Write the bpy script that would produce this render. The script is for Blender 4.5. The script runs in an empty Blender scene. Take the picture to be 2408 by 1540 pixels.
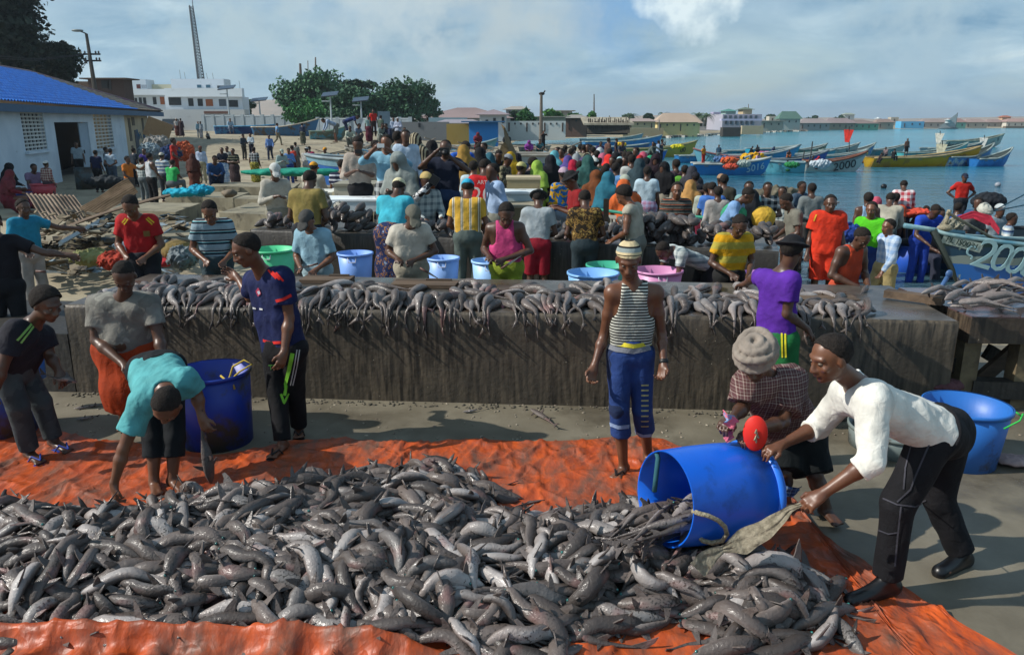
import bpy, math, random
import numpy as np
from mathutils import Vector, Matrix, Euler
random.seed(7); np.random.seed(7)
R=math.radians
# ---------------------------------------------------------------- camera, world, sun, exposure
sc=bpy.context.scene
COL=sc.collection
CAMZ=2.5
FP, CX, CY=1800.0, 1204.0, 770.0            # focal length and centre in units of a 2408 px wide picture
TH=math.atan(485/FP)
cam_d=bpy.data.cameras.new('camera')
cam_d.sensor_width=36; cam_d.lens=FP/2408*36
cam_d.clip_start=0.05; cam_d.clip_end=6000
cam=bpy.data.objects.new('camera', cam_d); COL.objects.link(cam)
cam.location=(0, 0, CAMZ); cam.rotation_euler=(math.pi/2-TH, 0, 0)
sc.camera=cam
SUN_EL, LX, LY=38.0, 1.0, 0.16               # light travels towards +x and a little away from the camera
sd=bpy.data.lights.new('sun', 'SUN'); sd.energy=4.7; sd.angle=R(0.5); sd.color=(1.0, 0.95, 0.87)
sun=bpy.data.objects.new('sun', sd); COL.objects.link(sun)
_h=Vector((LX, LY, 0)).normalized()*math.cos(R(SUN_EL))
SUN_DIR=Vector((_h.x, _h.y,-math.sin(R(SUN_EL))))
sun.rotation_euler=SUN_DIR.to_track_quat('-Z', 'Y').to_euler()
sc.view_settings.view_transform='Standard'; sc.view_settings.look='None'
sc.view_settings.exposure=0.16; sc.view_settings.gamma=1.0
def nd(nt, t,**kw):
 n=nt.nodes.new(t)
 for k, v in kw.items():
  if k.startswith('i_'):
   n.inputs[k[2:].replace('_', ' ')].default_value=v
  else: setattr(n, k, v)
 return n
def lk(nt, a, b): nt.links.new(a, b)
w=bpy.data.worlds.new('World'); sc.world=w; w.use_nodes=True
nt=w.node_tree; nt.nodes.clear()
out=nd(nt, 'ShaderNodeOutputWorld'); bg=nd(nt, 'ShaderNodeBackground'); bg.inputs['Strength'].default_value=0.115
sky=nd(nt, 'ShaderNodeTexSky'); sky.sky_type='NISHITA'; sky.sun_disc=False
sky.sun_elevation=R(SUN_EL); sky.sun_rotation=math.atan2(-LX,-LY) % (2*math.pi)
sky.air_density=1.0; sky.dust_density=1.0; sky.ozone_density=2.0
tc=nd(nt, 'ShaderNodeTexCoord'); sep=nd(nt, 'ShaderNodeSeparateXYZ'); lk(nt, tc.outputs['Generated'], sep.inputs[0])
# clouds lie on a plane overhead: direction / (height + small)
addz=nd(nt, 'ShaderNodeMath', operation='ADD'); lk(nt, sep.outputs['Z'], addz.inputs[0]); addz.inputs[1].default_value=0.24
mx=nd(nt, 'ShaderNodeMath', operation='MAXIMUM'); lk(nt, addz.outputs[0], mx.inputs[0]); mx.inputs[1].default_value=0.05
dx=nd(nt, 'ShaderNodeMath', operation='DIVIDE'); lk(nt, sep.outputs['X'], dx.inputs[0]); lk(nt, mx.outputs[0], dx.inputs[1])
dy=nd(nt, 'ShaderNodeMath', operation='DIVIDE'); lk(nt, sep.outputs['Y'], dy.inputs[0]); lk(nt, mx.outputs[0], dy.inputs[1])
cb=nd(nt, 'ShaderNodeCombineXYZ'); lk(nt, dx.outputs[0], cb.inputs[0]); lk(nt, dy.outputs[0], cb.inputs[1])
n1=nd(nt, 'ShaderNodeTexNoise', i_Scale=0.85, i_Detail=7.0, i_Roughness=0.52, i_Distortion=0.3); lk(nt, cb.outputs[0], n1.inputs['Vector'])
mp2=nd(nt, 'ShaderNodeMapping'); mp2.inputs['Location'].default_value=(3.3, 1.7, 0); lk(nt, cb.outputs[0], mp2.inputs[0])
n2=nd(nt, 'ShaderNodeTexNoise', i_Scale=2.3, i_Detail=8.0, i_Roughness=0.6, i_Distortion=0.35); lk(nt, mp2.outputs[0], n2.inputs['Vector'])
r1=nd(nt, 'ShaderNodeValToRGB'); r1.color_ramp.elements[0].position=0.38; r1.color_ramp.elements[1].position=0.56
lk(nt, n1.outputs['Fac'], r1.inputs[0])
rc=nd(nt, 'ShaderNodeValToRGB')               # cloud colour, shadowed grey-blue to bright
e=rc.color_ramp.elements; e[0].position=0.36; e[0].color=(1.45, 2.8, 4.1, 1); e[1].position=0.54; e[1].color=(2.9, 4.3, 5.3, 1)
x=e.new(0.66); x.color=(4.7, 6.0, 6.6, 1)
x=e.new(0.74); x.color=(6.2, 7.1, 7.1, 1)
lk(nt, n2.outputs['Fac'], rc.inputs[0])
mixs=nd(nt, 'ShaderNodeMix', data_type='RGBA')
lk(nt, r1.outputs[0], mixs.inputs['Factor']); lk(nt, sky.outputs[0], mixs.inputs['A']); lk(nt, rc.outputs[0], mixs.inputs['B'])
# pale veil near the horizon
hz=nd(nt, 'ShaderNodeMapRange'); hz.inputs['From Min'].default_value=0.0; hz.inputs['From Max'].default_value=0.11
hz.inputs['To Min'].default_value=0.55; hz.inputs['To Max'].default_value=0.0; lk(nt, sep.outputs['Z'], hz.inputs[0])
mixh=nd(nt, 'ShaderNodeMix', data_type='RGBA'); mixh.inputs['B'].default_value=(2.6, 4.2, 5.3, 1)
# one bright cumulus head high over the bay
def _ry(px, py): v=Vector(((px-CX)/FP, math.cos(TH)-(py-CY)/FP*math.sin(TH),-math.sin(TH)-(py-CY)/FP*math.cos(TH))); return v.normalized()
nv=nd(nt, 'ShaderNodeVectorMath', operation='NORMALIZE'); lk(nt, tc.outputs['Generated'], nv.inputs[0])
n3=nd(nt, 'ShaderNodeTexNoise', i_Scale=22.0, i_Detail=8.0, i_Roughness=0.6); lk(nt, nv.outputs[0], n3.inputs['Vector'])
cur=mixs.outputs['Result']
for (qx, qy, rad, amp, colr) in ((1460, 25, .0035, 1.3, (1.3, 3.1, 5.6)), (1628,-42, .0027, 1.5, (6.6, 7.6, 7.8)), (1180, 0, .009, 2.2, (3.9, 4.7, 5.0)), (880, 5, .006, 2.4, (4.2, 5.1, 5.5)), (2150, 70, .004, 2.4, (3.4, 4.6, 5.3)), (560, 120, .006, 2.4, (3.6, 4.7, 5.2))):
 dt=nd(nt, 'ShaderNodeVectorMath', operation='DOT_PRODUCT'); lk(nt, nv.outputs[0], dt.inputs[0]); dt.inputs[1].default_value=_ry(qx, qy)
 s1=nd(nt, 'ShaderNodeMath', operation='MULTIPLY_ADD'); lk(nt, dt.outputs['Value'], s1.inputs[0]); s1.inputs[1].default_value=1/rad; s1.inputs[2].default_value=1-1/rad-.5*amp*2
 s2=nd(nt, 'ShaderNodeMath', operation='MULTIPLY_ADD'); lk(nt, n3.outputs['Fac'], s2.inputs[0]); s2.inputs[1].default_value=amp*2; lk(nt, s1.outputs[0], s2.inputs[2])
 s3=nd(nt, 'ShaderNodeMapRange'); s3.inputs['From Min'].default_value=.1; s3.inputs['From Max'].default_value=.95 if amp==1.5 else 1.4; s3.inputs['To Max'].default_value=.9; lk(nt, s2.outputs[0], s3.inputs[0])
 m5=nd(nt, 'ShaderNodeMix', data_type='RGBA'); m5.inputs['B'].default_value=(*colr, 1); lk(nt, s3.outputs[0], m5.inputs['Factor']); lk(nt, cur, m5.inputs['A']); cur=m5.outputs['Result']
lk(nt, hz.outputs[0], mixh.inputs['Factor']); lk(nt, cur, mixh.inputs['A'])
lk(nt, mixh.outputs['Result'], bg.inputs['Color']); lk(nt, bg.outputs[0], out.inputs[0])
# ---------------------------------------------------------------- geometry helpers
def ray(px, py):
 x=(px-CX)/FP; y=-(py-CY)/FP
 return np.array([x, math.cos(TH)+y*math.sin(TH),-math.sin(TH)+y*math.cos(TH)])
def at(px, py, Y):
 d=ray(px, py); d=d*(Y/d[1]); return np.array([d[0], d[1], CAMZ+d[2]])
def G(px, py, z=0.0):
 d=ray(px, py); t=(z-CAMZ)/d[2]; return np.array([d[0]*t, d[1]*t, z])
def nrm(v):
 v=np.asarray(v, float); return v/(np.linalg.norm(v)+1e-9)
BASE={}
def put(o, base=(0, 0, 0), parent=None):
 COL.objects.link(o)
 if parent is not None: o.parent=parent
 else: o.location=tuple(base)
 BASE[o.name]=np.array(base, float); return o
def tag(o, label=None, cat=None, group=None, kind=None):
 if label: o['label']=label
 if cat: o['category']=cat
 if group: o['group']=group
 if kind: o['kind']=kind
 return o
def thing(name, label, cat, loc=(0, 0, 0), group=None, rz=0):
 o=bpy.data.objects.new(name, None); o.empty_display_size=.1; put(o, loc); o.rotation_euler=(0, 0, rz)
 return tag(o, label, cat, group)
def meshdata(name, V, F, smooth=True):
 me=bpy.data.meshes.new(name)
 V=np.asarray(V, np.float32)
 if isinstance(F, np.ndarray):
  n, k=F.shape
  me.vertices.add(len(V)); me.vertices.foreach_set('co', V.ravel())
  me.loops.add(n*k); me.loops.foreach_set('vertex_index', F.astype(np.int32).ravel())
  me.polygons.add(n); me.polygons.foreach_set('loop_start', np.arange(0, n*k, k, dtype=np.int32))
  me.polygons.foreach_set('loop_total', np.full(n, k, dtype=np.int32)); me.update(calc_edges=True)
 else:
  me.from_pydata([tuple(map(float, v)) for v in V], [], F); me.update()
 if smooth: me.polygons.foreach_set('use_smooth', np.ones(len(me.polygons), dtype=bool))
 return me
def mk(name, V, F, mat, parent=None, smooth=False, base=None):
 """V in world space; the object's origin is its thing's base"""
 if parent is not None: b=BASE[parent.name]
 else: b=np.array(base if base is not None else (0, 0, 0), float)
 me=meshdata(name, np.asarray(V, float)-b, F, smooth)
 for m in (mat if isinstance(mat, (list, tuple)) else [mat]): me.materials.append(m)
 o=bpy.data.objects.new(name, me); put(o, b, parent); return o
class MB:
 """collects simple shapes and links them as ONE mesh"""
 def __init__(s): s.V=[]; s.F=[]
 def add(s, V, F):
  n=len(s.V); s.V += [tuple(v) for v in V]; s.F += [tuple(i+n for i in f) for f in F]; return s
 def box(s, c, d, rz=0, rx=0, ry=0, top=None):
  M=Euler((rx, ry, rz)).to_matrix(); hx, hy, hz_=d[0]/2, d[1]/2, d[2]/2
  t=top if top is not None else (1, 1)
  P=[(-hx,-hy,-hz_), (hx,-hy,-hz_), (hx, hy,-hz_), (-hx, hy,-hz_),
    (-hx*t[0],-hy*t[1], hz_), (hx*t[0],-hy*t[1], hz_), (hx*t[0], hy*t[1], hz_), (-hx*t[0], hy*t[1], hz_)]
  V=[tuple(M@Vector(p)+Vector(c)) for p in P]
  return s.add(V, [(0, 3, 2, 1), (4, 5, 6, 7), (0, 1, 5, 4), (1, 2, 6, 5), (2, 3, 7, 6), (3, 0, 4, 7)])
 def prism(s, poly, z0, z1):
  n=len(poly); V=[(p[0], p[1], z0) for p in poly]+[(p[0], p[1], z1) for p in poly]
  F=[tuple(range(n))[::-1], tuple(range(n, 2*n))]+[(i, (i+1) % n, (i+1) % n+n, i+n) for i in range(n)]
  return s.add(V, F)
 def wall(s, a, b, z0, z1, t):
  a=np.array(a[:2]); b=np.array(b[:2]); d=nrm(b-a); n=np.array([-d[1], d[0]])*t/2
  return s.prism([a-n, b-n, b+n, a+n], z0, z1)
 def tube(s, path, r, n=8, cap=True):
  path=[np.array(p, float) for p in path]; m=len(path)
  rr=r if isinstance(r, (list, tuple)) else [r]*m
  V=[]; up=None
  for i, p in enumerate(path):
   d=nrm(path[min(i+1, m-1)]-path[max(i-1, 0)])
   if up is None: up=np.array([0, 0, 1.]) if abs(d[2]) < .9 else np.array([1., 0, 0])
   a=nrm(np.cross(d, up)); b=np.cross(a, d); up=b
   for k in range(n):
    t=2*math.pi*k/n; V.append(p+rr[i]*(math.cos(t)*a+math.sin(t)*b))
  F=[(i*n+k, i*n+(k+1) % n, (i+1)*n+(k+1) % n, (i+1)*n+k) for i in range(m-1) for k in range(n)]
  if cap: F += [tuple(range(n))[::-1], tuple(range((m-1)*n, m*n))]
  return s.add(V, F)
 def lathe(s, prof, c, axis=(0, 0, 1), n=32, sx=1, sy=1):
  ax=nrm(axis); u=np.array([1., 0, 0]) if abs(ax[0]) < .9 else np.array([0, 1., 0]); u=nrm(u-ax*u.dot(ax)); v=np.cross(ax, u)
  V=[]; c=np.array(c, float)
  for (r, h) in prof:
   for k in range(n):
    t=2*math.pi*k/n; V.append(c+ax*h+r*(math.cos(t)*u*sx+math.sin(t)*v*sy))
  m=len(prof)
  F=[(i*n+k, i*n+(k+1) % n, (i+1)*n+(k+1) % n, (i+1)*n+k) for i in range(m-1) for k in range(n)]
  return s.add(V, F)
 def ell(s, c, r, n=10, rz=0):
  V=[]; m=n//2+1; cz, sz_=math.cos(rz), math.sin(rz)
  for i in range(m+1):
   a=math.pi*i/m
   for k in range(n):
    t=2*math.pi*k/n; x_, y_=r[0]*math.sin(a)*math.cos(t), r[1]*math.sin(a)*math.sin(t)
    V.append((c[0]+x_*cz-y_*sz_, c[1]+x_*sz_+y_*cz, c[2]+r[2]*math.cos(a)))
  F=[(i*n+k, (i+1)*n+k, (i+1)*n+(k+1) % n, i*n+(k+1) % n) for i in range(m) for k in range(n)]
  return s.add(V, F)
 def obj(s, name, mat, parent=None, smooth=False, base=None):
  return mk(name, s.V, s.F, mat, parent, smooth, base)
def solo(mb, name, mat, label, cat, base, group=None, smooth=False, kind=None):
 return tag(mb.obj(name, mat, None, smooth, base), label, cat, group, kind)
def vnoise(p, f=1.0, seed=0):
 """cheap smooth pseudo noise, about -1..1"""
 p=np.asarray(p)*f; x_, y_, z_=p[..., 0]+seed*1.7, p[..., 1]-seed*2.3, p[..., 2]+seed*.9
 a=np.sin(1.3*x_+1.9*np.sin(.8*y_+.6*z_)+.3)*np.sin(1.1*y_+1.7*np.sin(.9*z_-.7*x_))
 b=np.sin(2.7*z_+1.3*np.sin(1.9*x_+1.1*y_))*np.sin(2.3*x_-1.9*y_+.8)
 return .62*a+.38*b
# ---------------------------------------------------------------- materials
MATS={}
def srgb(c):
 if isinstance(c, str): c=tuple(int(c[i:i+2], 16) for i in (0, 2, 4))
 return tuple(((v/255)/12.92 if v/255 < .04045 else ((v/255+.055)/1.055)**2.4) for v in c)
def base_mat(name):
 m=bpy.data.materials.new(name); m.use_nodes=True; nt=m.node_tree
 return m, nt, nt.nodes['Principled BSDF']
def surf(name, c1, c2=None, scale=3.0, rough=.8, bump=.3, bscale=20., spec=.4, coord='Object', detail=6., lo=.35, hi=.65, metal=0., stretch=(1, 1, 1), c3=None, c3scale=1., c3lo=.5, c3hi=.6, rough2=None, bdist=.01):
 """c1/c2 mixed by noise, an optional third colour in patches, and a bump"""
 if name in MATS: return MATS[name]
 m, nt, b=base_mat(name)
 c2=c2 or tuple(v*.8 for v in c1)
 t=nd(nt, 'ShaderNodeTexCoord'); mp=nd(nt, 'ShaderNodeMapping'); mp.inputs['Scale'].default_value=stretch
 lk(nt, t.outputs[coord], mp.inputs[0])
 n=nd(nt, 'ShaderNodeTexNoise', i_Scale=scale, i_Detail=detail, i_Roughness=.6); lk(nt, mp.outputs[0], n.inputs['Vector'])
 r=nd(nt, 'ShaderNodeMapRange'); r.inputs['From Min'].default_value=lo; r.inputs['From Max'].default_value=hi; lk(nt, n.outputs['Fac'], r.inputs[0])
 mi=nd(nt, 'ShaderNodeMix', data_type='RGBA'); mi.inputs['A'].default_value=(*c1, 1); mi.inputs['B'].default_value=(*c2, 1)
 lk(nt, r.outputs[0], mi.inputs['Factor']); col=mi.outputs['Result']
 b.inputs['Roughness'].default_value=rough; b.inputs['Specular IOR Level'].default_value=spec; b.inputs['Metallic'].default_value=metal
 if c3:
  n3=nd(nt, 'ShaderNodeTexNoise', i_Scale=c3scale, i_Detail=8., i_Roughness=.65); lk(nt, mp.outputs[0], n3.inputs['Vector'])
  r3=nd(nt, 'ShaderNodeMapRange'); r3.inputs['From Min'].default_value=c3lo; r3.inputs['From Max'].default_value=c3hi; lk(nt, n3.outputs['Fac'], r3.inputs[0])
  m3=nd(nt, 'ShaderNodeMix', data_type='RGBA'); lk(nt, col, m3.inputs['A']); m3.inputs['B'].default_value=(*c3, 1); lk(nt, r3.outputs[0], m3.inputs['Factor']); col=m3.outputs['Result']
  if rough2 is not None:
   rr=nd(nt, 'ShaderNodeMapRange'); rr.inputs['To Min'].default_value=rough; rr.inputs['To Max'].default_value=rough2; lk(nt, r3.outputs[0], rr.inputs[0]); lk(nt, rr.outputs[0], b.inputs['Roughness'])
 lk(nt, col, b.inputs['Base Color'])
 if bump:
  nb=nd(nt, 'ShaderNodeTexNoise', i_Scale=bscale, i_Detail=5.); lk(nt, mp.outputs[0], nb.inputs['Vector'])
  bp=nd(nt, 'ShaderNodeBump', i_Strength=bump, i_Distance=bdist); lk(nt, nb.outputs['Fac'], bp.inputs['Height']); lk(nt, bp.outputs[0], b.inputs['Normal'])
 MATS[name]=m; return m
def cloth(pat):
 """pat: colour hex / (kind, ...) pattern; stripes and checks are woven in object space"""
 key='cloth_'+repr(pat)
 if key in MATS: return MATS[key]
 m, nt, b=base_mat('cloth'); b.inputs['Roughness'].default_value=.85; b.inputs['Specular IOR Level'].default_value=.25
 if isinstance(pat, str): pat=('solid', pat)
 t=nd(nt, 'ShaderNodeTexCoord'); P=t.outputs['Object']
 def const_ramp(src, stops):
  r=nd(nt, 'ShaderNodeValToRGB'); r.color_ramp.interpolation='CONSTANT'; e=r.color_ramp.elements
  e[0].position=0; e[0].color=(*srgb(stops[0][1]), 1); e[1].position=min(stops[1][0], .999); e[1].color=(*srgb(stops[1][1]), 1)
  for p_, c_ in stops[2:]: q=e.new(p_); q.color=(*srgb(c_), 1)
  lk(nt, src, r.inputs[0]); return r.outputs[0]
 def frac(axis, period, off=0.):
  s=nd(nt, 'ShaderNodeSeparateXYZ'); lk(nt, P, s.inputs[0])
  a=nd(nt, 'ShaderNodeMath', operation='MULTIPLY_ADD'); lk(nt, s.outputs[axis], a.inputs[0]); a.inputs[1].default_value=1/period; a.inputs[2].default_value=50+off
  f=nd(nt, 'ShaderNodeMath', operation='FRACT'); lk(nt, a.outputs[0], f.inputs[0]); return f.outputs[0]
 k=pat[0]
 if k=='solid':
  rgb=nd(nt, 'ShaderNodeRGB'); rgb.outputs[0].default_value=(*srgb(pat[1]), 1); col=rgb.outputs[0]
 elif k=='stripe': col=const_ramp(frac(pat[1], pat[2]), pat[3])
 elif k=='plaid':
  a=const_ramp(frac('Z', pat[1]), pat[2]); c=const_ramp(frac('X', pat[1]), pat[2])
  mm=nd(nt, 'ShaderNodeMix', data_type='RGBA'); mm.inputs['Factor'].default_value=.5; lk(nt, a, mm.inputs['A']); lk(nt, c, mm.inputs['B']); col=mm.outputs['Result']
 elif k=='blotch':
  n=nd(nt, 'ShaderNodeTexNoise', i_Scale=pat[1], i_Detail=2.5); lk(nt, P, n.inputs['Vector']); col=const_ramp(n.outputs['Fac'], pat[2])
 if 'dirt' in pat:
  dc=srgb('8a8472')
 n=nd(nt, 'ShaderNodeTexNoise', i_Scale=7., i_Detail=5.); lk(nt, P, n.inputs['Vector'])
 r=nd(nt, 'ShaderNodeMapRange'); r.inputs['From Min'].default_value=.3; r.inputs['From Max'].default_value=.7; r.inputs['To Min'].default_value=.58; r.inputs['To Max'].default_value=1.0; lk(nt, n.outputs['Fac'], r.inputs[0])
 mm=nd(nt, 'ShaderNodeMix', data_type='RGBA', blend_type='MULTIPLY'); mm.inputs['Factor'].default_value=1; lk(nt, col, mm.inputs['A']); lk(nt, r.outputs[0], mm.inputs['B'])
 lk(nt, mm.outputs['Result'], b.inputs['Base Color'])
 nb=nd(nt, 'ShaderNodeTexNoise', i_Scale=16., i_Detail=3., i_Distortion=.8); lk(nt, P, nb.inputs['Vector'])
 bp=nd(nt, 'ShaderNodeBump', i_Strength=.45, i_Distance=.02); lk(nt, nb.outputs['Fac'], bp.inputs['Height']); lk(nt, bp.outputs[0], b.inputs['Normal'])
 MATS[key]=m; return m
def plain(name, c, rough=.6, spec=.4, metal=0., var=.15):
 return surf(name, srgb(c), tuple(v*(1-var) for v in srgb(c)), scale=5, rough=rough, spec=spec, metal=metal, bump=.1)
def text_part(name, body, size, M, mat, parent, depth=.004, cx=True):
 """painted lettering as a thin mesh; M is a world matrix (x right, y up, z out of the surface)"""
 cu=bpy.data.curves.new(name, 'FONT'); cu.body=body; cu.size=size; cu.extrude=depth/2; cu.resolution_u=3
 if cx: cu.align_x='CENTER'; cu.align_y='CENTER'
 tmp=bpy.data.objects.new('tmp_text', cu); COL.objects.link(tmp)
 dg=bpy.context.evaluated_depsgraph_get(); me=bpy.data.meshes.new_from_object(tmp.evaluated_get(dg))
 bpy.data.objects.remove(tmp); bpy.data.curves.remove(cu)
 V=[M@v.co for v in me.vertices]; F=[tuple(p.vertices) for p in me.polygons]
 bpy.data.meshes.remove(me)
 return mk(name, [tuple(v) for v in V], F, mat, parent)
def frame(o, x, y):
 x=Vector(nrm(x)); y=Vector(nrm(y)); z=x.cross(y).normalized(); y=z.cross(x)
 return Matrix(((x.x, y.x, z.x, o[0]), (x.y, y.y, z.y, o[1]), (x.z, y.z, z.z, o[2]), (0, 0, 0, 1)))
# ---------------------------------------------------------------- smooth bodies: distance fields turned into one continuous surface
class Field:
 def __init__(s, lo, hi, h):
  s.h=h; s.lo=np.array(lo, float)-3*h; n=np.ceil((np.array(hi)+3*h-s.lo)/h).astype(int)+1
  s.ax=[s.lo[i]+h*np.arange(n[i]) for i in range(3)]; s.a=np.full(n, 1.0, np.float32)
 def _win(s, lo, hi):
  sl=[]
  for i in range(3):
   i0=max(0, int((lo[i]-s.lo[i])/s.h)); i1=min(len(s.ax[i]), int((hi[i]-s.lo[i])/s.h)+2)
   if i1 <= i0: return None
   sl.append(slice(i0, i1))
  return tuple(sl)
 def _pts(s, sl):
  return s.ax[0][sl[0]][:, None, None], s.ax[1][sl[1]][None, :, None], s.ax[2][sl[2]][None, None, :]
 def _put(s, sl, d, k, mode):
  a=s.a[sl]; d=d.astype(np.float32)
  if mode=='add':
   hh=np.maximum(k-np.abs(a-d), 0)/k; s.a[sl]=np.minimum(a, d)-hh*hh*k*.25
  else:
   d=-d; hh=np.maximum(k-np.abs(a-d), 0)/k; s.a[sl]=np.maximum(a, d)+hh*hh*k*.25
 def cone(s, a, b, r0, r1, k=.02, flat=False, mode='add', flat0=False):
  a=np.array(a, float); b=np.array(b, float); m=max(r0, r1)+k+3*s.h
  sl=s._win(np.minimum(a, b)-m, np.maximum(a, b)+m)
  if sl is None: return
  X, Y, Z=s._pts(sl); ab=b-a; L2=ab.dot(ab)+1e-9; L=math.sqrt(L2)
  px, py, pz=X-a[0], Y-a[1], Z-a[2]
  t0=(px*ab[0]+py*ab[1]+pz*ab[2])/L2; t=np.clip(t0, 0, 1)
  d=np.sqrt((px-t*ab[0])**2+(py-t*ab[1])**2+(pz-t*ab[2])**2)-(r0+(r1-r0)*t)
  if flat: d=np.maximum(d, (t0-1)*L)
  if flat0: d=np.maximum(d,-t0*L)
  s._put(sl, d, k, mode)
 def ell(s, c, axes, radii, k=.02, mode='add', cut=None):
  c=np.array(c, float); m=max(radii)+k+3*s.h; sl=s._win(c-m, c+m)
  if sl is None: return
  X, Y, Z=s._pts(sl); p=(X-c[0], Y-c[1], Z-c[2]); k0=0; k1=0
  for ax, r in zip(axes, radii):
   q=p[0]*ax[0]+p[1]*ax[1]+p[2]*ax[2]; k0=k0+(q/r)**2; k1=k1+(q/r**2)**2
  k0=np.sqrt(k0); k1=np.sqrt(k1); d=k0*(k0-1)/(k1+1e-9)
  if cut is not None:
   n, o=cut; d=np.maximum(d, (o-(p[0]*n[0]+p[1]*n[1]+p[2]*n[2])))
  s._put(sl, d, k, mode)
 def plane(s, p, n):
  """keep the side the normal points away from"""
  X, Y, Z=s._pts((slice(None),)*3)
  s.a=np.maximum(s.a, ((X-p[0])*n[0]+(Y-p[1])*n[1]+(Z-p[2])*n[2]).astype(np.float32))
 def wrinkle(s, amp, f, seed=0, squash=(1, 1, 1)):
  idx=np.nonzero(np.abs(s.a) < 3*s.h+amp)
  P=np.stack([s.ax[i][idx[i]]*squash[i] for i in range(3)],-1)
  s.a[idx] += (amp*vnoise(P, f, seed)).astype(np.float32)
 def mesh(s):
  a=s.a; ins=a < 0
  c=ins[:-1, :-1, :-1].astype(np.int8)
  tot=np.zeros(c.shape, np.int8)
  for i in (0, 1):
   for j in (0, 1):
    for k in (0, 1): tot += ins[i:i+c.shape[0], j:j+c.shape[1], k:k+c.shape[2]]
  act=np.nonzero((tot > 0) & (tot < 8)); n=len(act[0])
  ids=np.full(c.shape,-1, np.int32); ids[act]=np.arange(n)
  val={(i, j, k): a[act[0]+i, act[1]+j, act[2]+k] for i in (0, 1) for j in (0, 1) for k in (0, 1)}
  S=np.zeros((n, 3)); C=np.zeros(n)
  for ax in range(3):
   o=[q for q in range(3) if q != ax]
   for u in (0, 1):
    for v in (0, 1):
     k0=[0, 0, 0]; k0[o[0]]=u; k0[o[1]]=v; k1=list(k0); k1[ax]=1
     va, vb=val[tuple(k0)], val[tuple(k1)]; m=(va < 0) != (vb < 0)
     t=np.where(m, va/np.where(m, va-vb, 1), 0)
     for q in range(3): S[:, q] += m*(k0[q] if q != ax else t)
     C += m
  V=(S/C[:, None]+np.stack(act,-1))*s.h+s.lo
  F=[]
  for ax in range(3):
   o=[(1, 2), (2, 0), (0, 1)][ax]
   lo_=[slice(1,-1)]*3; lo_[ax]=slice(0,-1); hi_=list(lo_); hi_[ax]=slice(1, None)
   A=ins[tuple(lo_)]; B=ins[tuple(hi_)]
   e=np.nonzero(A != B)
   if len(e[0])==0: continue
   sgn=A[e]; g=[e[0].copy(), e[1].copy(), e[2].copy()]
   for q in range(3):
    if q != ax: g[q]=g[q]+1
   def cell(du, dv):
    h_=[g[0], g[1], g[2]]; h_[o[0]]=h_[o[0]]-du; h_[o[1]]=h_[o[1]]-dv; return ids[h_[0], h_[1], h_[2]]
   q=np.stack([cell(1, 1), cell(0, 1), cell(0, 0), cell(1, 0)],-1)
   q[~sgn]=q[~sgn][:, ::-1]; F.append(q)
  F=np.concatenate(F) if F else np.zeros((0, 4), int)
  return V, F[(F >= 0).all(1)]
def lerp(a, b, t): return np.asarray(a)*(1-t)+np.asarray(b)*t
def headframe(f, up=(0, 0, 1)):
 f=nrm(f); u=np.array(up, float); u=u-f*u.dot(f)
 if np.linalg.norm(u) < .15: u=np.array([0, 1., 0])-f*f[1]
 u=nrm(u); return f, u, np.cross(f, u)
SKIN={'a': ('5a3a2a', '4a2e22'), 'b': ('6e4832', '583625'), 'c': ('573b2c', '432c20')}
def skin(k='b'):
 c, d=SKIN[k]
 return surf('skin_'+k, srgb(c), srgb(d), scale=6, rough=.42, spec=.5, bump=.12, bscale=60, bdist=.003)
def hair_mat(g=0):
 return surf('hair_%d' % g, (.010, .008, .007) if not g else (.06, .058, .055), (.024, .019, .016) if not g else (.03, .028, .026), scale=60, rough=.9, spec=.2, bump=1.0, bscale=140, bdist=.006)
def hand(F, W, D, n, side, s=1., curl=.5, fat=1.):
 """palm, four bent fingers of unequal length and a thumb; n = palm normal, side = direction of the thumb"""
 h=nrm(D); n=np.array(n, float); n=nrm(n-h*n.dot(h)); w_=np.cross(h, n)
 if w_.dot(side) < 0: w_=-w_
 p=[W+h*.02*s+w_*o*s for o in (.018, 0,-.018)]
 e=[W+h*l*s+w_*o*s for o, l in ((.026, .088), (0, .092), (-.026, .082))]
 for a, b in zip(p, e): F.cone(a, b, .019*s, .0145*s, .012)
 F.cone(W-h*.01, W+h*.03*s, .026*s, .024*s, .015)
 for i, (o, L) in enumerate(((.031, .068), (.0105, .078), (-.011, .072), (-.031, .056))):
  c=curl*(1+.18*i); a=W+h*(.088-abs(o)*.15)*s+w_*o*s
  d1=nrm(h*math.cos(c*.6)+n*math.sin(c*.6)+w_*o*2.2); b=a+d1*L*.5*s
  d2=nrm(h*math.cos(c*1.7)+n*math.sin(c*1.7)+w_*o); cc=b+d2*L*.5*s
  F.cone(a, b, .0098*s*fat, .009*s*fat, .004); F.cone(b, cc, .009*s*fat, .0072*s*fat, .003)
 a=W+h*.03*s+w_*.024*s; b=a+nrm(h*.7+w_*.7+n*.25)*.042*s; c=b+nrm(h*.95+w_*.15+n*.45)*.032*s
 F.cone(a, b, .0145*s*fat, .011*s*fat, .008); F.cone(b, c, .0108*s*fat, .0085*s*fat, .004)
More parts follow.
